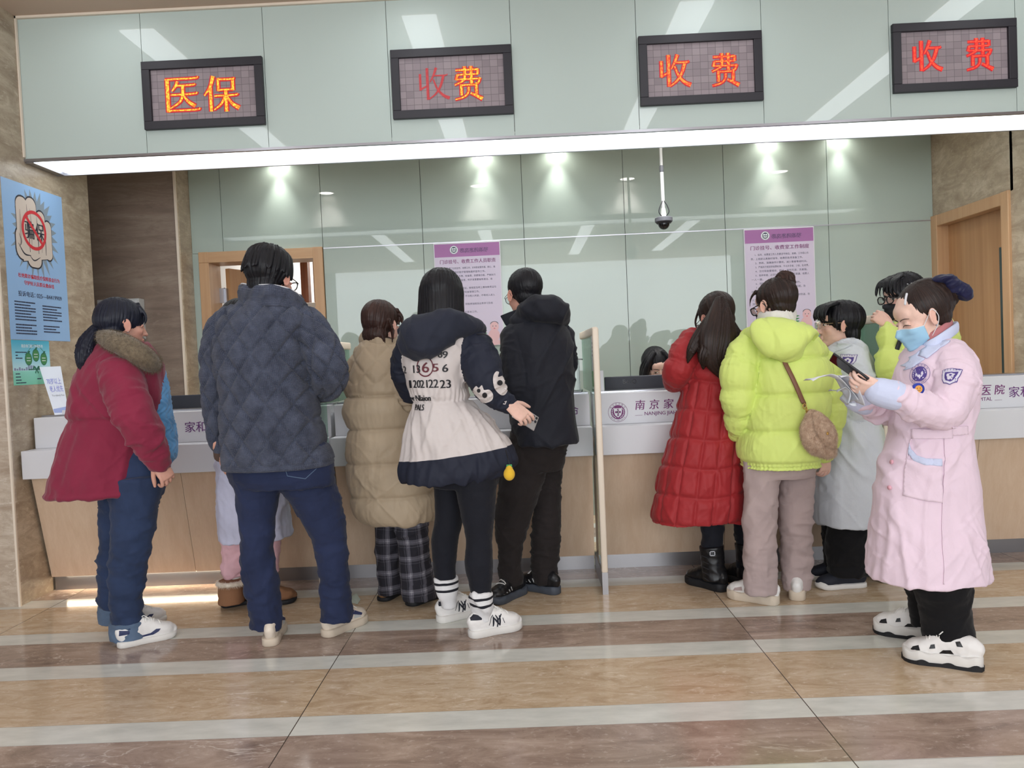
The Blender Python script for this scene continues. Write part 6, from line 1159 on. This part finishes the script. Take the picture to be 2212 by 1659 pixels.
for he, to in (((1682, 1307), (1573, 1287)), ((1722, 1299), (1722, 1268))):
    s = shoe_px(p, he, to, L=.265, up='white_leather', so='dirty_rubber', sole_t=.040, chunky=.012, w=1.08, laces=None)
    for sd in (-1, 1): patch_on(s, [[(.165, .055), (.215, .048), (.205, .064), (.17, .074)]], 'mauve_cloth', 'mesh_panel', sd); patch_on(s, [[(.125, .06), (.15, .058), (.15, .076), (.13, .082)]], 'mauve_cloth', 'mesh_panel', sd)
h1 = hand(at(1781, 978, Y+.02), (.05, .1, -1), (.5, -.85, 0), (30, 35, 40, 45), thumb=(30, 30), side=1)
body(p, H, TR, [h1], 'skin'); hg = G(); cap(hg, -.002, 1.0, -.005); hg.ell((-.04, 0, .045), (.10, .088, .085)); 
for y0 in (.055, -.05): lock(hg, [(.05, y0*.8, .10), (.085, y0, .07), (.088, y0*1.3, .02)], .013, .003, .5)
hair(p, H, hg, [], 'hair_dark_brown', seed=13, amp=.003)
bg = G(); cb = H.Lc(at(1696, 606, Y-.03)); bg.ell(cb, (.048, .050, .046)); bo = hair(p, H, bg, [], 'hair_brown', name='hair_bun', seed=14, amp=.007, fl=22, ft=20)
H.glasses(p, r=.0028); H.mask(p, 'mask_black', z0=-.012, lc='mask_black')
# bag on its strap
t = thing('shoulder_bag', 'fluffy tan shoulder bag on brown strap behind the neon yellow jacket', 'bag', at(1772, 985, Y-.16)); Yb = Y-.27
g = G(); g.tube([at(1754, 898, Yb), at(1757, 925, Yb), at(1770, 955, Yb), at(1790, 975, Yb)], [(.030, .03), (.062, .045), (.068, .05), (.038, .035)], 20, 5, ref=(0, 1, 0)); g.ell(at(1762, 935, Yb), (.055, .045, .085), rotm(0, 0, -28))
ob('body', fur(remesh(g.mesh(), .006, 3), 6000, .010, .0013, .3), 'fur_tan', t)
g = G(); g.tube([at(1762, 893, Yb-.03), at(1778, 920, Yb-.05), at(1792, 948, Yb-.05), at(1800, 964, Yb-.04)], [(.020, .010), (.042, .018), (.040, .018), (.018, .012)], 18, 5, ref=(0, 1, 0)); ob('flap', fur(remesh(g.mesh(), .005, 2), 3000, .009, .0013, .3), 'fur_tan', t)
g = G(); g.box(at(1786, 940, Yb-.075), at(1786, 940, Yb-.075)+np.array((.010, .006, .014)), bev=.002); ob('clasp', g, mat('brass', (190, 150, 84), .3, 1.0), t)
g = G(); tj = wtree(jk); pts = []
for x, y in ((1688, 768), (1696, 788), (1708, 812), (1720, 838), (1730, 862), (1735, 872)):
    h = hitpx(tj, x, y); pts.append(h-np.array((0, .012, 0)) if h is not None else at(x, y, Y-.23))
pts.append(at(1737, 876, Yb)); g.tube(pts, [(.011, .0030)]*len(pts), 8, 4, ref=(0, 1, 0)); ob('strap', g, leather('brown_leather', (122, 82, 58)), t, True)
for k, (x, y) in enumerate(((1738, 878), (1742, 885), (1746, 892))):
    g = G(); c = at(x, y, Yb); a = np.arange(14)*2*math.pi/14; ax = (np.array((1, 0, 0)), np.array((0, 1, 0)))[k % 2]; g.tube([c+ax*.008*math.cos(q)+np.array((0, 0, .012))*math.sin(q) for q in a], .0022, 6, 1, closed=True); ob('ring', g, 'brass', t, True)
# ------------------------------------------------------------------ woman in the white coat
Y = 4.16; p = person('short-haired smiling woman in white coat with purple shield badge on sleeve', fl(1830, 1262)); TR = G()
H = Head(at(1809, 706, Y), 177, 1, size=.222).mesh(at(1822, 770, Y))
g = G(); L0 = torso(g, Y, [(738, 1797, 1850, .08), (762, 1780, 1868, .14), (800, 1771, 1882, .165), (850, 1765, 1886, .17), (900, 1764, 1892, .175), (960, 1765, 1903, .185), (1030, 1762, 1906, .195), (1090, 1760, 1900, .21), (1128, 1764, 1891, .215)], body=TR)
L1 = limb(g, Y, [(1836, 765, 36, -.08), (1848, 812, 36, -.14), (1856, 858, 33, -.14), (1842, 892, 28, -.12), (1818, 892, 21, -.05)], body=TR); L2 = limb(g, Y, [(1810, 775, 32, .10), (1800, 850, 30, .16), (1785, 880, 24, .14)], body=TR)
jk = garment('coat', g, [L0, L1, L2], 'white_coat_cloth', p, .0075, 4, lambda i, t, ph, rr, V, Nn: (i == 0)*folds(t*.25, ph, .007, 2, 2.2, 3)+(i > 0)*folds(t, ph, .007, 12, .8, 2)+crease(V, .006, 4.5, (1, 1, .8), 6))
def shieldpatch(cx, cy, w, h, Yp, o, rot=0.0):
    tr_ = wtree(o); hh = tr_.ray_cast(Vector(CAMP), Vector(ray(cx, cy)).normalized()); n_ = nrm(hh[1]); n_ = n_ if np.dot(n_, ray(cx, cy)) < 0 else -n_; q = np.array(hh[0]); ux = nrm(np.cross((0, 0, 1), n_)); uy = np.cross(n_, ux); c, sn = math.cos(rot), math.sin(rot); ux, uy = ux*c+uy*sn, uy*c-ux*sn; q0 = q; q = q+n_*.1
    sh = np.array([(-.5, .5), (-.2, .46), (0, .5), (.2, .46), (.5, .5), (.46, -.05), (.34, -.32), (0, -.5), (-.34, -.32), (-.46, -.05)])*np.array((w, h)); decal = lambda g, tree, m, par, nm, off, fine: ob(nm, drape(g, tree, -n_, off, .0, fine), m, par)
    for k, (sc, m) in enumerate(((1.0, 'purple_badge'), (.93, 'badge_white'))):
        g = G(); poly(g, sh*sc, q, ux, uy); decal(g, tr_, m, o, 'badge_patch', off=.003+.0006*k, fine=.008)
    g = G(); poly(g, sh*np.array((.68, .62))+np.array((0, -.04*h)), q, ux, uy); decal(g, tr_, 'purple_badge', o, 'badge_shield', off=.0045, fine=.008)
    g = G()
    for k in range(5): a = math.pi/2+k*2*math.pi/5; disc(g, q+ux*w*.12*math.cos(a)+uy*(h*.11*math.sin(a)-.05*h), ux, uy, w*.10, n=12)
    decal(g, tr_, 'badge_white', o, 'badge_flower', off=.0052, fine=.008); g = G(); disc(g, q-uy*.05*h, ux, uy, w*.07, n=12); decal(g, tr_, 'purple_badge', o, 'badge_centre', off=.0058, fine=.008)
    g = G()
    for k, ch in enumerate('南京家和医院'): writing(g, ch, q+ux*w*(-.36+k*.145)+uy*h*.33, ux, uy, h=h*.11, align='c')
    decal(g, tr_, 'purple_badge', o, 'badge_writing', off=.0052, fine=.02)
mat('purple_badge', (82, 66, 140), .7); mat('badge_white', (224, 220, 234), .7)
shieldpatch(1832, 778, .082, .062, Y-.3, jk, -.06)
g = G(); pxy(g, [(1800, 733), (1838, 729), (1850, 736), (1820, 748), (1792, 764), (1784, 757)], wtree(jk)); decal(g, wtree(jk), 'white_coat_cloth', jk, 'collar', off=.006)
g = G(); pxy(g, [(1815, 913), (1872, 911), (1874, 970), (1817, 972)], wtree(jk)); decal(g, wtree(jk), 'white_coat_cloth', jk, 'pocket', off=.004)
g = G(); A = legs(g, Y-.06, [(1100, 1792, 1880), (1128, 1790, 1884), (1180, 1784, 1887), (1240, 1790, 1874)], body=TR); B = legs(g, Y+.08, [(1100, 1774, 1860), (1150, 1776, 1850), (1238, 1782, 1840)], body=TR); trouser(p, 'trousers', 'trouser_black', g, [A, B], .006, ft=10, seed=18)
for he, to in (((1870, 1266), (1769, 1271)), ((1850, 1252), (1752, 1250))):
    s = shoe_px(p, he, to, L=.26, up='navy_cloth', so='white_rubber', sole_t=.026, hs=.85, laces=None); g = G(); R_, T_, tr_, k_, o_ = s; g.ell((.232*k_, 0, .022), (.036, .044, .024)); g.xf(R_, T_); ob('toe_cap', g, 'white_rubber', o_, True)
body(p, H, TR, [hand(at(1816, 892, Y-.045), (-.55, .75, .2), (-.2, -.3, .95), (40, 45, 50, 55), side=1)], 'skin'); H.features(p, 'open', sides=(1,))
hg = G(); cap(hg, .002, 1.04, -.02); hg.ell((-.045, 0, .045), (.100, .094, .095)); hg.ell((-.065, 0, -.04), (.05, .07, .075))
for k in range(7): y0 = -.075+.025*k; lock(hg, [(.02, y0*.7, .125), (.075, y0*.95, .105), (.092, y0*1.05, .065), (.090, y0*1.12, .038)], .026, .006, .5)
for s_ in (-1, 1): lock(hg, [(.03, s_*.06, .10), (.045, s_*.083, .05), (.035, s_*.087, .01), (.03, s_*.084, -.02)], .020, .005, .5)
hair(p, H, hg, [], 'hair_black', seed=15, amp=.003); H.glasses(p, 'gold_frame', r=.0011)
# ------------------------------------------------------------------ second neon jacket, beyond the partition
Y = 4.17; p = person('masked person in neon yellow jacket and black glasses with a hand on the partition top', fl(2040, 1262)); TR = G()
H = Head(at(1948, 647, Y), 196, -6, size=.228).mesh(at(1962, 715, Y))
g = G(); L0 = torso(g, Y, [(694, 1945, 2050, .09), (715, 1928, 2055, .14), (760, 1920, 2060, .17), (830, 1918, 2062, .185), (900, 1920, 2064, .19), (960, 1922, 2066, .2), (1000, 1924, 2064, .19)], body=TR)
L1 = limb(g, Y, [(1955, 740, 36, -.08), (1948, 790, 38, -.16), (1930, 800, 34, -.21), (1922, 765, 28, -.20), (1920, 715, 21, -.17)], body=TR); L2 = limb(g, Y, [(2040, 735, 34, .05), (2044, 800, 34, .05), (2036, 870, 26, .12)], body=TR)
jk = garment('jacket', g, [L0, L1, L2], 'neon_down', p, .008, 3, lambda i, t, ph, rr, V, Nn: np.where(i == 0, .02*groove(V[:, 2]-1.05, .17, .03)-.014, .013*groove(t, .12, .02)-.008)+crease(V, .007, 6, (1, 1, 1), 2))
g = G(); g.tube([at(1935, 712, Y-.08), at(1975, 700, Y-.10), at(2030, 698, Y-.04), at(2040, 702, Y+.07), at(1980, 708, Y+.10), at(1938, 716, Y+.04)], .042, 16, 4, closed=True); garment('hood', g, [spine([at(1935, 712, Y), at(2040, 700, Y)], .1)], 'neon_down', jk, .008, 4)
g = G(); g.tube([at(1945, 735, Y-.25), at(1925, 790, Y-.26), at(1916, 830, Y-.22)], [(.012, .003)]*3, 8, 4, ref=(0, 1, 0)); ob('bag_strap', g, 'black_leather', p, True)
g = G(); LL = [legs(g, Y-.02, [(970, 1950, 2010), (1100, 1955, 2008), (1240, 1960, 2004)], body=TR), legs(g, Y+.05, [(970, 2005, 2065), (1100, 2040, 2095), (1235, 2058, 2095)], body=TR)]; trouser(p, 'trousers', 'mauve_cloth', g, LL, .006, seed=21, Yh=Y, hip=[(940, 1950, 2060, .14), (985, 1950, 2064, .15), (1020, 1952, 2064, .13)])
for he, to in (((2100, 1262), (2030, 1258)), ((2010, 1262), (1945, 1258))): shoe_px(p, he, to, L=.25, up='white_leather', so='white_rubber')
h1 = hand(at(1919, 702, Y-.165), (-.55, .30, .60), (-.35, -.75, .50), (62, 70, 74, 78), thumb=(40, 30), side=-1, size=.86); body(p, H, TR, [h1], 'skin'); H.features(p, 'open')
hg = G(); cap(hg, .002, 1.03, -.02); hg.ell((-.05, 0, .03), (.10, .09, .09))
for k in range(6): y0 = -.06+.024*k; lock(hg, [(.02, y0*.7, .125), (.078, y0*.95, .10), (.096, y0*1.1, .055), (.094, y0*1.2, .028)], .015, .003, .5)
lock(hg, [(.06, .05, .10), (.08, .066, .05), (.072, .074, .0), (.06, .076, -.05)], .014, .003, .5); hair(p, H, hg, [], 'hair_black', seed=17, amp=.003)
g = G(); 
for k in range(5): g.ell(H.W((-.06+.02*k, .088-.002*k*k*.5, .075)), (.006,)*3)
ob('hair_clip', (lambda b: b)(remesh(g.mesh(), .003, 1)), 'white_lacquer', p, True); H.glasses(p, r=.0032); H.mask(p, 'mask_black', z0=-.010, lc='mask_black')
# ------------------------------------------------------------------ nurse in the pink coat
Y = 3.15; p = person('masked nurse in pale pink coat with navy hair bow, reading slips of paper', fl(2040, 1420)); TR = G()
H = Head(at(1990, 688, Y), 180, -24, 0, size=.232).mesh(at(2022, 760, Y+.01), .050)
g = G(); L0 = torso(g, Y, [(738, 1988, 2064, .07), (760, 1962, 2086, .12), (790, 1945, 2101, .15), (830, 1937, 2106, .16), (880, 1932, 2100, .155), (936, 1928, 2092, .15), (1000, 1908, 2097, .16), (1052, 1898, 2103, .17), (1120, 1889, 2109, .18), (1190, 1882, 2114, .205), (1242, 1880, 2118, .215)], body=TR)
L1 = limb(g, Y, [(2052, 772, 42, -.07), (2066, 815, 45, -.15), (2058, 862, 44, -.18), (2032, 890, 40, -.195), (1985, 878, 37, -.21), (1945, 860, 31, -.22), (1928, 853, 28, -.22)], body=TR)
L2 = limb(g, Y, [(1985, 775, 38, .10), (1962, 840, 38, .15), (1935, 886, 34, .16), (1895, 882, 29, .12), (1862, 868, 26, .06)], body=TR)
def D(i, t, ph, rr, V, Nn):
    z = V[:, 2]; wz = at(2000, 936, Y)[2]; d = (i == 0)*(folds(t*.15, ph, .010*ss(wz-z, .02, .25), 1.5, 1.8, 15)-.004*np.exp(-((z-wz)/.03)**2))
    return d+(i == 0)*crease(V, .006, 3.6, (1, 1, .8), 3)+(i > 0)*(folds(t, ph, .008, 11, .9, 7)+crease(V, .007, 6, (1, 1, 1), 9))
ct = garment('coat', g, [L0, L1, L2], 'nurse_pink', p, .0055, 3, D, wr=.010); tc = wtree(ct); q = tc
def pc(pts, m, nm, off=.004, fine=.014, smooth=True): g = G(); pxy(g, pts, q); o = decal(g, tc, m, ct, nm, off=off, fine=fine); smooth_on(o.data); sd_ = o.modifiers.new('s', 'SOLIDIFY'); sd_.thickness = .005; sd_.offset = 0; return o
pc([(2048, 704), (2057, 711), (2058, 722), (2028, 750), (1999, 774), (1982, 768), (1987, 756), (2015, 732)], 'nurse_blue', 'collar', .010)
pc([(1986, 757), (1980, 769), (1996, 775), (1975, 790), (1950, 800), (1944, 790), (1962, 772)], 'nurse_blue', 'lapel', .006)
g = G(); Lc = g.tube([at(1996, 752, Y-.03), at(2020, 742, Y-.075), at(2054, 718, Y-.055), at(2068, 706, Y+.02), at(2045, 712, Y+.085), at(2005, 740, Y+.075)], [(.007, .022)]*6, 12, 5, ref=(0, 0, 1), closed=True); ob('collar_stand', g, 'nurse_blue', ct, True)
g = G(); g.tube([at(1994, 742, Y-.02), at(2018, 728, Y-.062), at(2048, 706, Y-.045), at(2055, 700, Y+.02), at(2035, 708, Y+.065), at(2000, 735, Y+.06)], [(.006, .022)]*6, 12, 5, ref=(0, 0, 1), closed=True); ob('inner_collar', g, 'rose_knit', ct, True)
pc([(1966, 926), (2056, 927), (2056, 946), (1967, 947)], 'nurse_pink', 'half_belt', .007); pc([(2056, 923), (2089, 920), (2090, 938), (2057, 941)], 'nurse_pink', 'belt_end', .005)
def button(px, py, r=.009):
    h = tc.ray_cast(Vector(CAMP), Vector(ray(px, py)).normalized())
    if h[0] is None: return
    g = G(); n = nrm(np.array(h[1])*(1 if h[1].y < 0 else -1)); c = np.array(h[0])+n*.003; g.tube([c, c+n*.004], r, 16, 1, cap='flat'); ob('button', g, mat('button_pink', (236, 178, 192), .4) if 'button_pink' not in MATS else 'button_pink', ct, True)
for x, y in ((2019, 937), (1931, 944), (1928, 998), (1923, 1053)): button(x, y)
pc([(1956, 990), (2034, 1006), (2035, 1086), (1990, 1080), (1950, 1070)], 'nurse_pink', 'pocket', .004)
pc([(1962, 956), (1966, 970), (1978, 983), (1998, 990), (2033, 991), (2033, 1006), (1995, 1004), (1972, 995), (1960, 980)], 'nurse_blue', 'pocket_trim', .006)
pc(pxline([(1968, 948), (1958, 1000), (1950, 1070)], 0, 2.2), 'nurse_pink', 'seam', .003); pc(pxline([(2040, 946), (2038, 1060), (2038, 1262)], 0, 2.4), 'nurse_pink', 'seam', .003)
shieldpatch(2054, 811, .068, .062, q, ct, -.05)
hh = tc.ray_cast(Vector(CAMP), Vector(ray(1986, 808)).normalized()); n_ = nrm(hh[1]); n_ = n_ if np.dot(n_, ray(1986, 808)) < 0 else -n_; ux = nrm(np.cross((0, 0, 1), n_)); g = G(); emblem(g, 0, 0, .040, 0); g.v = [x@np.stack([ux, -n_, np.cross(n_, ux)], 0)+np.array(hh[0])+n_*.06 for x in g.v]; ob('chest_emblem', drape(g, tc, -n_, .004, 0, .02), ['purple_badge', 'badge_white'], ct)
yb = hitpx(tc, 1981, 840)[1]-.018
g = G(); c = at(1981, 840, yb); g.tube([c, c-np.array((0, .012, 0))], .0215, 28, 1, cap='flat'); br = ob('badge_reel', g, mat('reel_blue', (40, 62, 170), .4), ct, True)
g = G(); disc(g, c-np.array((0, .0125, 0)), (1, 0, 0), (0, 0, 1), .0135); ob('round_face', g, mat('reel_orange', (226, 160, 70), .5), br); g = G()
for s_ in (-1, 1): disc(g, c+np.array((s_*.005, -.013, .003)), (1, 0, 0), (0, 0, 1), (.0014, .002), n=10)
g.tube([c+np.array((.006*math.sin(u), -.013, -.002-.004*math.cos(u))) for u in np.linspace(-1.1, 1.1, 7)], .0008, 5, 1); ob('face_mark', g, 'black_plastic', br)
for rowsC in ([(1931, 854, 33, -.22), (1914, 850, 32, -.22), (1899, 846, 31, -.22)],):
    g = G(); limb(g, Y, rowsC); me = remesh(g.mesh(), .005, 2); ob('cuff', me, 'nurse_blue', ct, True)
g = G(); limb(g, Y, [(1866, 869, 28, .06), (1850, 862, 27, .045)]); ob('cuff', remesh(g.mesh(), .005, 2), 'nurse_blue', ct, True)
g = G(); A = legs(g, Y-.05, [(1200, 1968, 2094), (1258, 1972, 2095), (1320, 1992, 2097), (1396, 2003, 2108), (1408, 2004, 2108)], depth=.95, body=TR); B = legs(g, Y+.09, [(1200, 1950, 2060), (1235, 1952, 2050), (1320, 1967, 2040), (1352, 1972, 2040)], depth=.95, body=TR)
trouser(p, 'trousers', 'trouser_black', g, [A, B], .005, ft=9, seed=24)
for he, to in (((2124, 1447), (1964, 1422)), ((2040, 1388), (1929, 1368))):
    s = shoe_px(p, he, to, L=.275, up='white_leather', so='white_rubber', sole_t=.046, chunky=.012, w=1.08, laces='lace_white'); R_, T_, tr_, k_, o_ = s
    for sd in (-1, 1):
        patch_on(s, [[(.20, .056), (.235, .050), (.225, .066), (.205, .075)], [(.15, .070), (.17, .066), (.165, .082), (.152, .086)], [(.09, .055), (.14, .05), (.125, .066), (.10, .070)], [(.06, .088), (.08, .088), (.085, .104), (.07, .108)]], 'black_leather', 'dark_panel', sd)
    lp = G(); n = 40; xs = np.linspace(-.002, .280, n); 
    for side in (-1, 1):
        v = []; 
        for x in xs:
            w2 = np.interp(x/.275*.262, (0, .004, .03, .065, .10, .135, .17, .205, .235, .256, .264), (.008, .027, .035, .037, .036, .038, .046, .050, .045, .028, .004))*1.10; hh = .014+.012*max(0, math.sin(x*70))*(.5+.5*abs(x/.14-1)); v += [(x, side*w2, .0), (x, side*w2, hh)]
        lp.add(v, [(2*i, 2*i+2, 2*i+3, 2*i+1) for i in range(n-1)])
    lp.xf(R_, T_); so_ = ob('outsole', lp, 'black_rubber', o_); sm = so_.modifiers.new('s', 'SOLIDIFY'); sm.thickness = .006; sm.offset = 0
h1 = hand(at(1905, 845, Y-.22), (-.97, .04, .22), (.10, -.62, -.78), (38, 42, 46, 55), thumb=(16, 8), side=-1, size=.98)
h2 = hand(at(1858, 864, Y+.05), (-.75, -.55, .35), (-.1, .5, -.85), (50, 50, 55, 60), thumb=(40, 20), side=1, size=.95)
body(p, H, TR, [h1, h2], 'skin_fair'); H.features(p, 'closed'); H.mask(p, 'mask_blue', z0=.000, z1=-.098)
g = G(); g.ell(H.W((.0, .085, -.033)), (.0035,)*3); ob('earring', g, 'steel', p, True)
hg = G(); cap(hg, -.012, 1.0, -.006); hg.ell((-.045, 0, .045), (.098, .086, .085)); hair(p, H, hg, [], 'hair_dark_brown', seed=20, amp=.0011, fl=50)
hg = G(); hg.ell((-.125, 0, .040), (.044, .050, .048)); hair(p, H, hg, [], 'hair_dark_brown', name='hair_bun', seed=21, amp=.006, fl=20, ft=24)
cloth('navy_satin', (22, 24, 58), .45, 700)
g = G(); 
for c, r, rt in (((-.125, .03, .098), (.050, .042, .020), 25), ((-.168, .03, .035), (.030, .044, .048), -20), ((-.135, .055, .070), (.028, .024, .028), 0), ((-.150, -.02, .085), (.040, .04, .024), 10)): g.ell(c, r, rotm(rt, rt))
me = remesh(g.mesh(), .004, 4); V, Nn = vget(me), nget(me); V = V+Nn*(crease(V, .008, 26, (1, 1, 1), 3))[:, None]; vset(me, H.W(V)); ob('hair_bow', me, 'navy_satin', p, True)
g = G(); g.tube(H.W([(.035, .055, .118), (.050, .062, .104), (.062, .066, .088)]), .0045, 8, 3); ob('hair_clip', g, 'white_lacquer', p, True)
# phone and slips in her hands
t = thing('phone', 'dark phone held edge-on in the nurse\'s hand above the paper slips', 'phone', at(1835, 797, Y-.20)); c = at(1834, 797, Y-.19); ux = nrm(at(1806, 777, Y-.17)-at(1862, 817, Y-.21)); uy = nrm(np.array((-.10, 1.0, -.12))-ux*np.dot(ux, np.array((-.10, 1.0, -.12)))); M = np.stack([ux, uy, np.cross(ux, uy)], 1)
ob('body', G().box((-.078, -.037, -.0045), (.078, .037, .0045), bev=.004).xf(M, c), 'black_plastic', t, True); ob('screen', G().box((-.074, -.033, .0045), (.074, .033, .0049)).xf(M, c), mat('phone_glass', (14, 15, 18), .08), t)
t = thing('paper_slip', 'curled white paper slips held below the phone by the nurse', 'paper', at(1800, 840, Y-.15)); cloth('paper_white', (222, 224, 232), .8, 60, .02); cloth('paper_translucent', (206, 212, 220), .5, 80, .04)
def sheet(name, path, y0, y1, m, amp=.004):
    P = cr(np.array([at(a, b2, Y-.15) for a, b2 in path]), 6); n = len(P); k = 9; v = []
    for i in range(n):
        for j in range(k): f = j/(k-1); v.append(P[i]+np.array((0, y0+(y1-y0)*f, 0))+np.array((0, 0, .008*math.sin(f*3.1+i*.25))))
    g = G(); v = np.array(v); v[:, 2] += amp*pn(v*30); v[:, 0] += amp*pn(v*24+7); g.add(v, [(i*k+j, i*k+j+1, (i+1)*k+j+1, (i+1)*k+j) for i in range(n-1) for j in range(k-1)]); o = ob(name, g, m, t, True); s_ = o.modifiers.new('s', 'SOLIDIFY'); s_.thickness = .0006; return o
sheet('sheet', [(1745, 823), (1768, 816), (1792, 809), (1812, 820), (1828, 842), (1842, 868)], -.05, .05, 'paper_white', .003); sheet('sheet', [(1800, 815), (1822, 818), (1838, 838), (1850, 870)], -.07, .02, 'paper_white', .005); sheet('crumpled_slip', [(1797, 846), (1812, 838), (1826, 852), (1822, 866), (1838, 874)], -.06, .03, 'paper_translucent', .014)
# ------------------------------------------------------------------ receptionist behind the counter
Y = 5.34; p = person('receptionist with long dark hair seated low behind the emblem counter, glasses on nose', (at(1418, 800, Y)[0], Y)); TR = G()
H = Head(at(1419, 797, Y), -82, -22, 4, size=.228).mesh(at(1419, 850, Y+.05))
g = G(); L0 = torso(g, Y+.06, [(848, 1395, 1443, .06), (862, 1370, 1468, .10), (890, 1362, 1476, .12), (950, 1370, 1470, .12), (1010, 1372, 1468, .13)], body=TR); x0 = at(1419, 900, Y)[0]
L1 = g.tube([(x0-.17, Y+.04, .93), (x0-.22, Y-.02, .80), (x0-.15, Y-.22, .78)], [.055, .048, .035], 14, 4); L2 = g.tube([(x0+.17, Y+.04, .93), (x0+.22, Y-.02, .80), (x0+.15, Y-.22, .78)], [.055, .048, .035], 14, 4)
garment('uniform', g, [L0, L1, L2], 'nurse_pink', p, .009, 4, lambda i, t, ph, rr, V, Nn: crease(V, .006, 5, (1, 1, 1), 2))
g = G(); LL = [g.tube([(x0+s_*.10, Y+.12, .50), (x0+s_*.11, Y-.10, .50)], .075, 14, 2) for s_ in (-1, 1)]+[g.tube([(x0+s_*.11, Y-.10, .50), (x0+s_*.11, Y-.04, .25), (x0+s_*.11, Y+.0, .10)], [.072, .055, .045], 14, 3) for s_ in (-1, 1)]; garment('trousers', g, LL, 'trouser_black', p, .01, 3)
for s_ in (-1, 1): shoe(p, (x0+s_*.11, Y+.06), -90, .24, up='white_leather', laces=None)
hs = [hand((x0+s_*.13, Y-.26, .775), (-s_*.2, -.95, -.1), (0, -.1, 1), side=-s_) for s_ in (-1, 1)]
body(p, H, TR, hs, 'skin_fair'); H.features(p, 'open'); H.glasses(p, 'gold_frame', r=.0010)
hg = G(); cap(hg, -.004, 1.04, -.03); hg.ell((-.04, 0, .045), (.10, .094, .095))
for s_ in (-1, 1):
    for k in range(3): hg.tube([(.03-.03*k, s_*.028, .128), (.052-.03*k, s_*.068, .075), (.050-.035*k, s_*.090, .01), (.045-.03*k, s_*.095, -.08), (.05-.03*k, s_*.088, -.20)], [(.012, .016), (.016, .022), (.022, .022), (.022, .022), (.010, .014)], 12, 5)
hair(p, H, hg, [], 'hair_black', seed=23, amp=.002)
t = thing('office_chair', 'dark chair the receptionist sits on behind the emblem counter', 'chair', (x0, Y+.1, 0))
ob('seat', G().box((x0-.22, Y-.12, .37), (x0+.22, Y+.30, .425), bev=.02), 'black_cloth', t); ob('backrest', G().box((x0-.20, Y+.27, .50), (x0+.20, Y+.31, .88), bev=.015), 'black_cloth', t); g = G(); g.tube([(x0, Y+.1, .05), (x0, Y+.1, .37)], .03, 12, 1); ob('column', g, 'black_plastic', t)
for k in range(5): a = k*2*math.pi/5+.3; g = G(); g.tube([(x0, Y+.1, .07), (x0+.26*math.cos(a), Y+.1+.26*math.sin(a), .03)], .02, 10, 1); ob('foot', g, 'black_plastic', t)
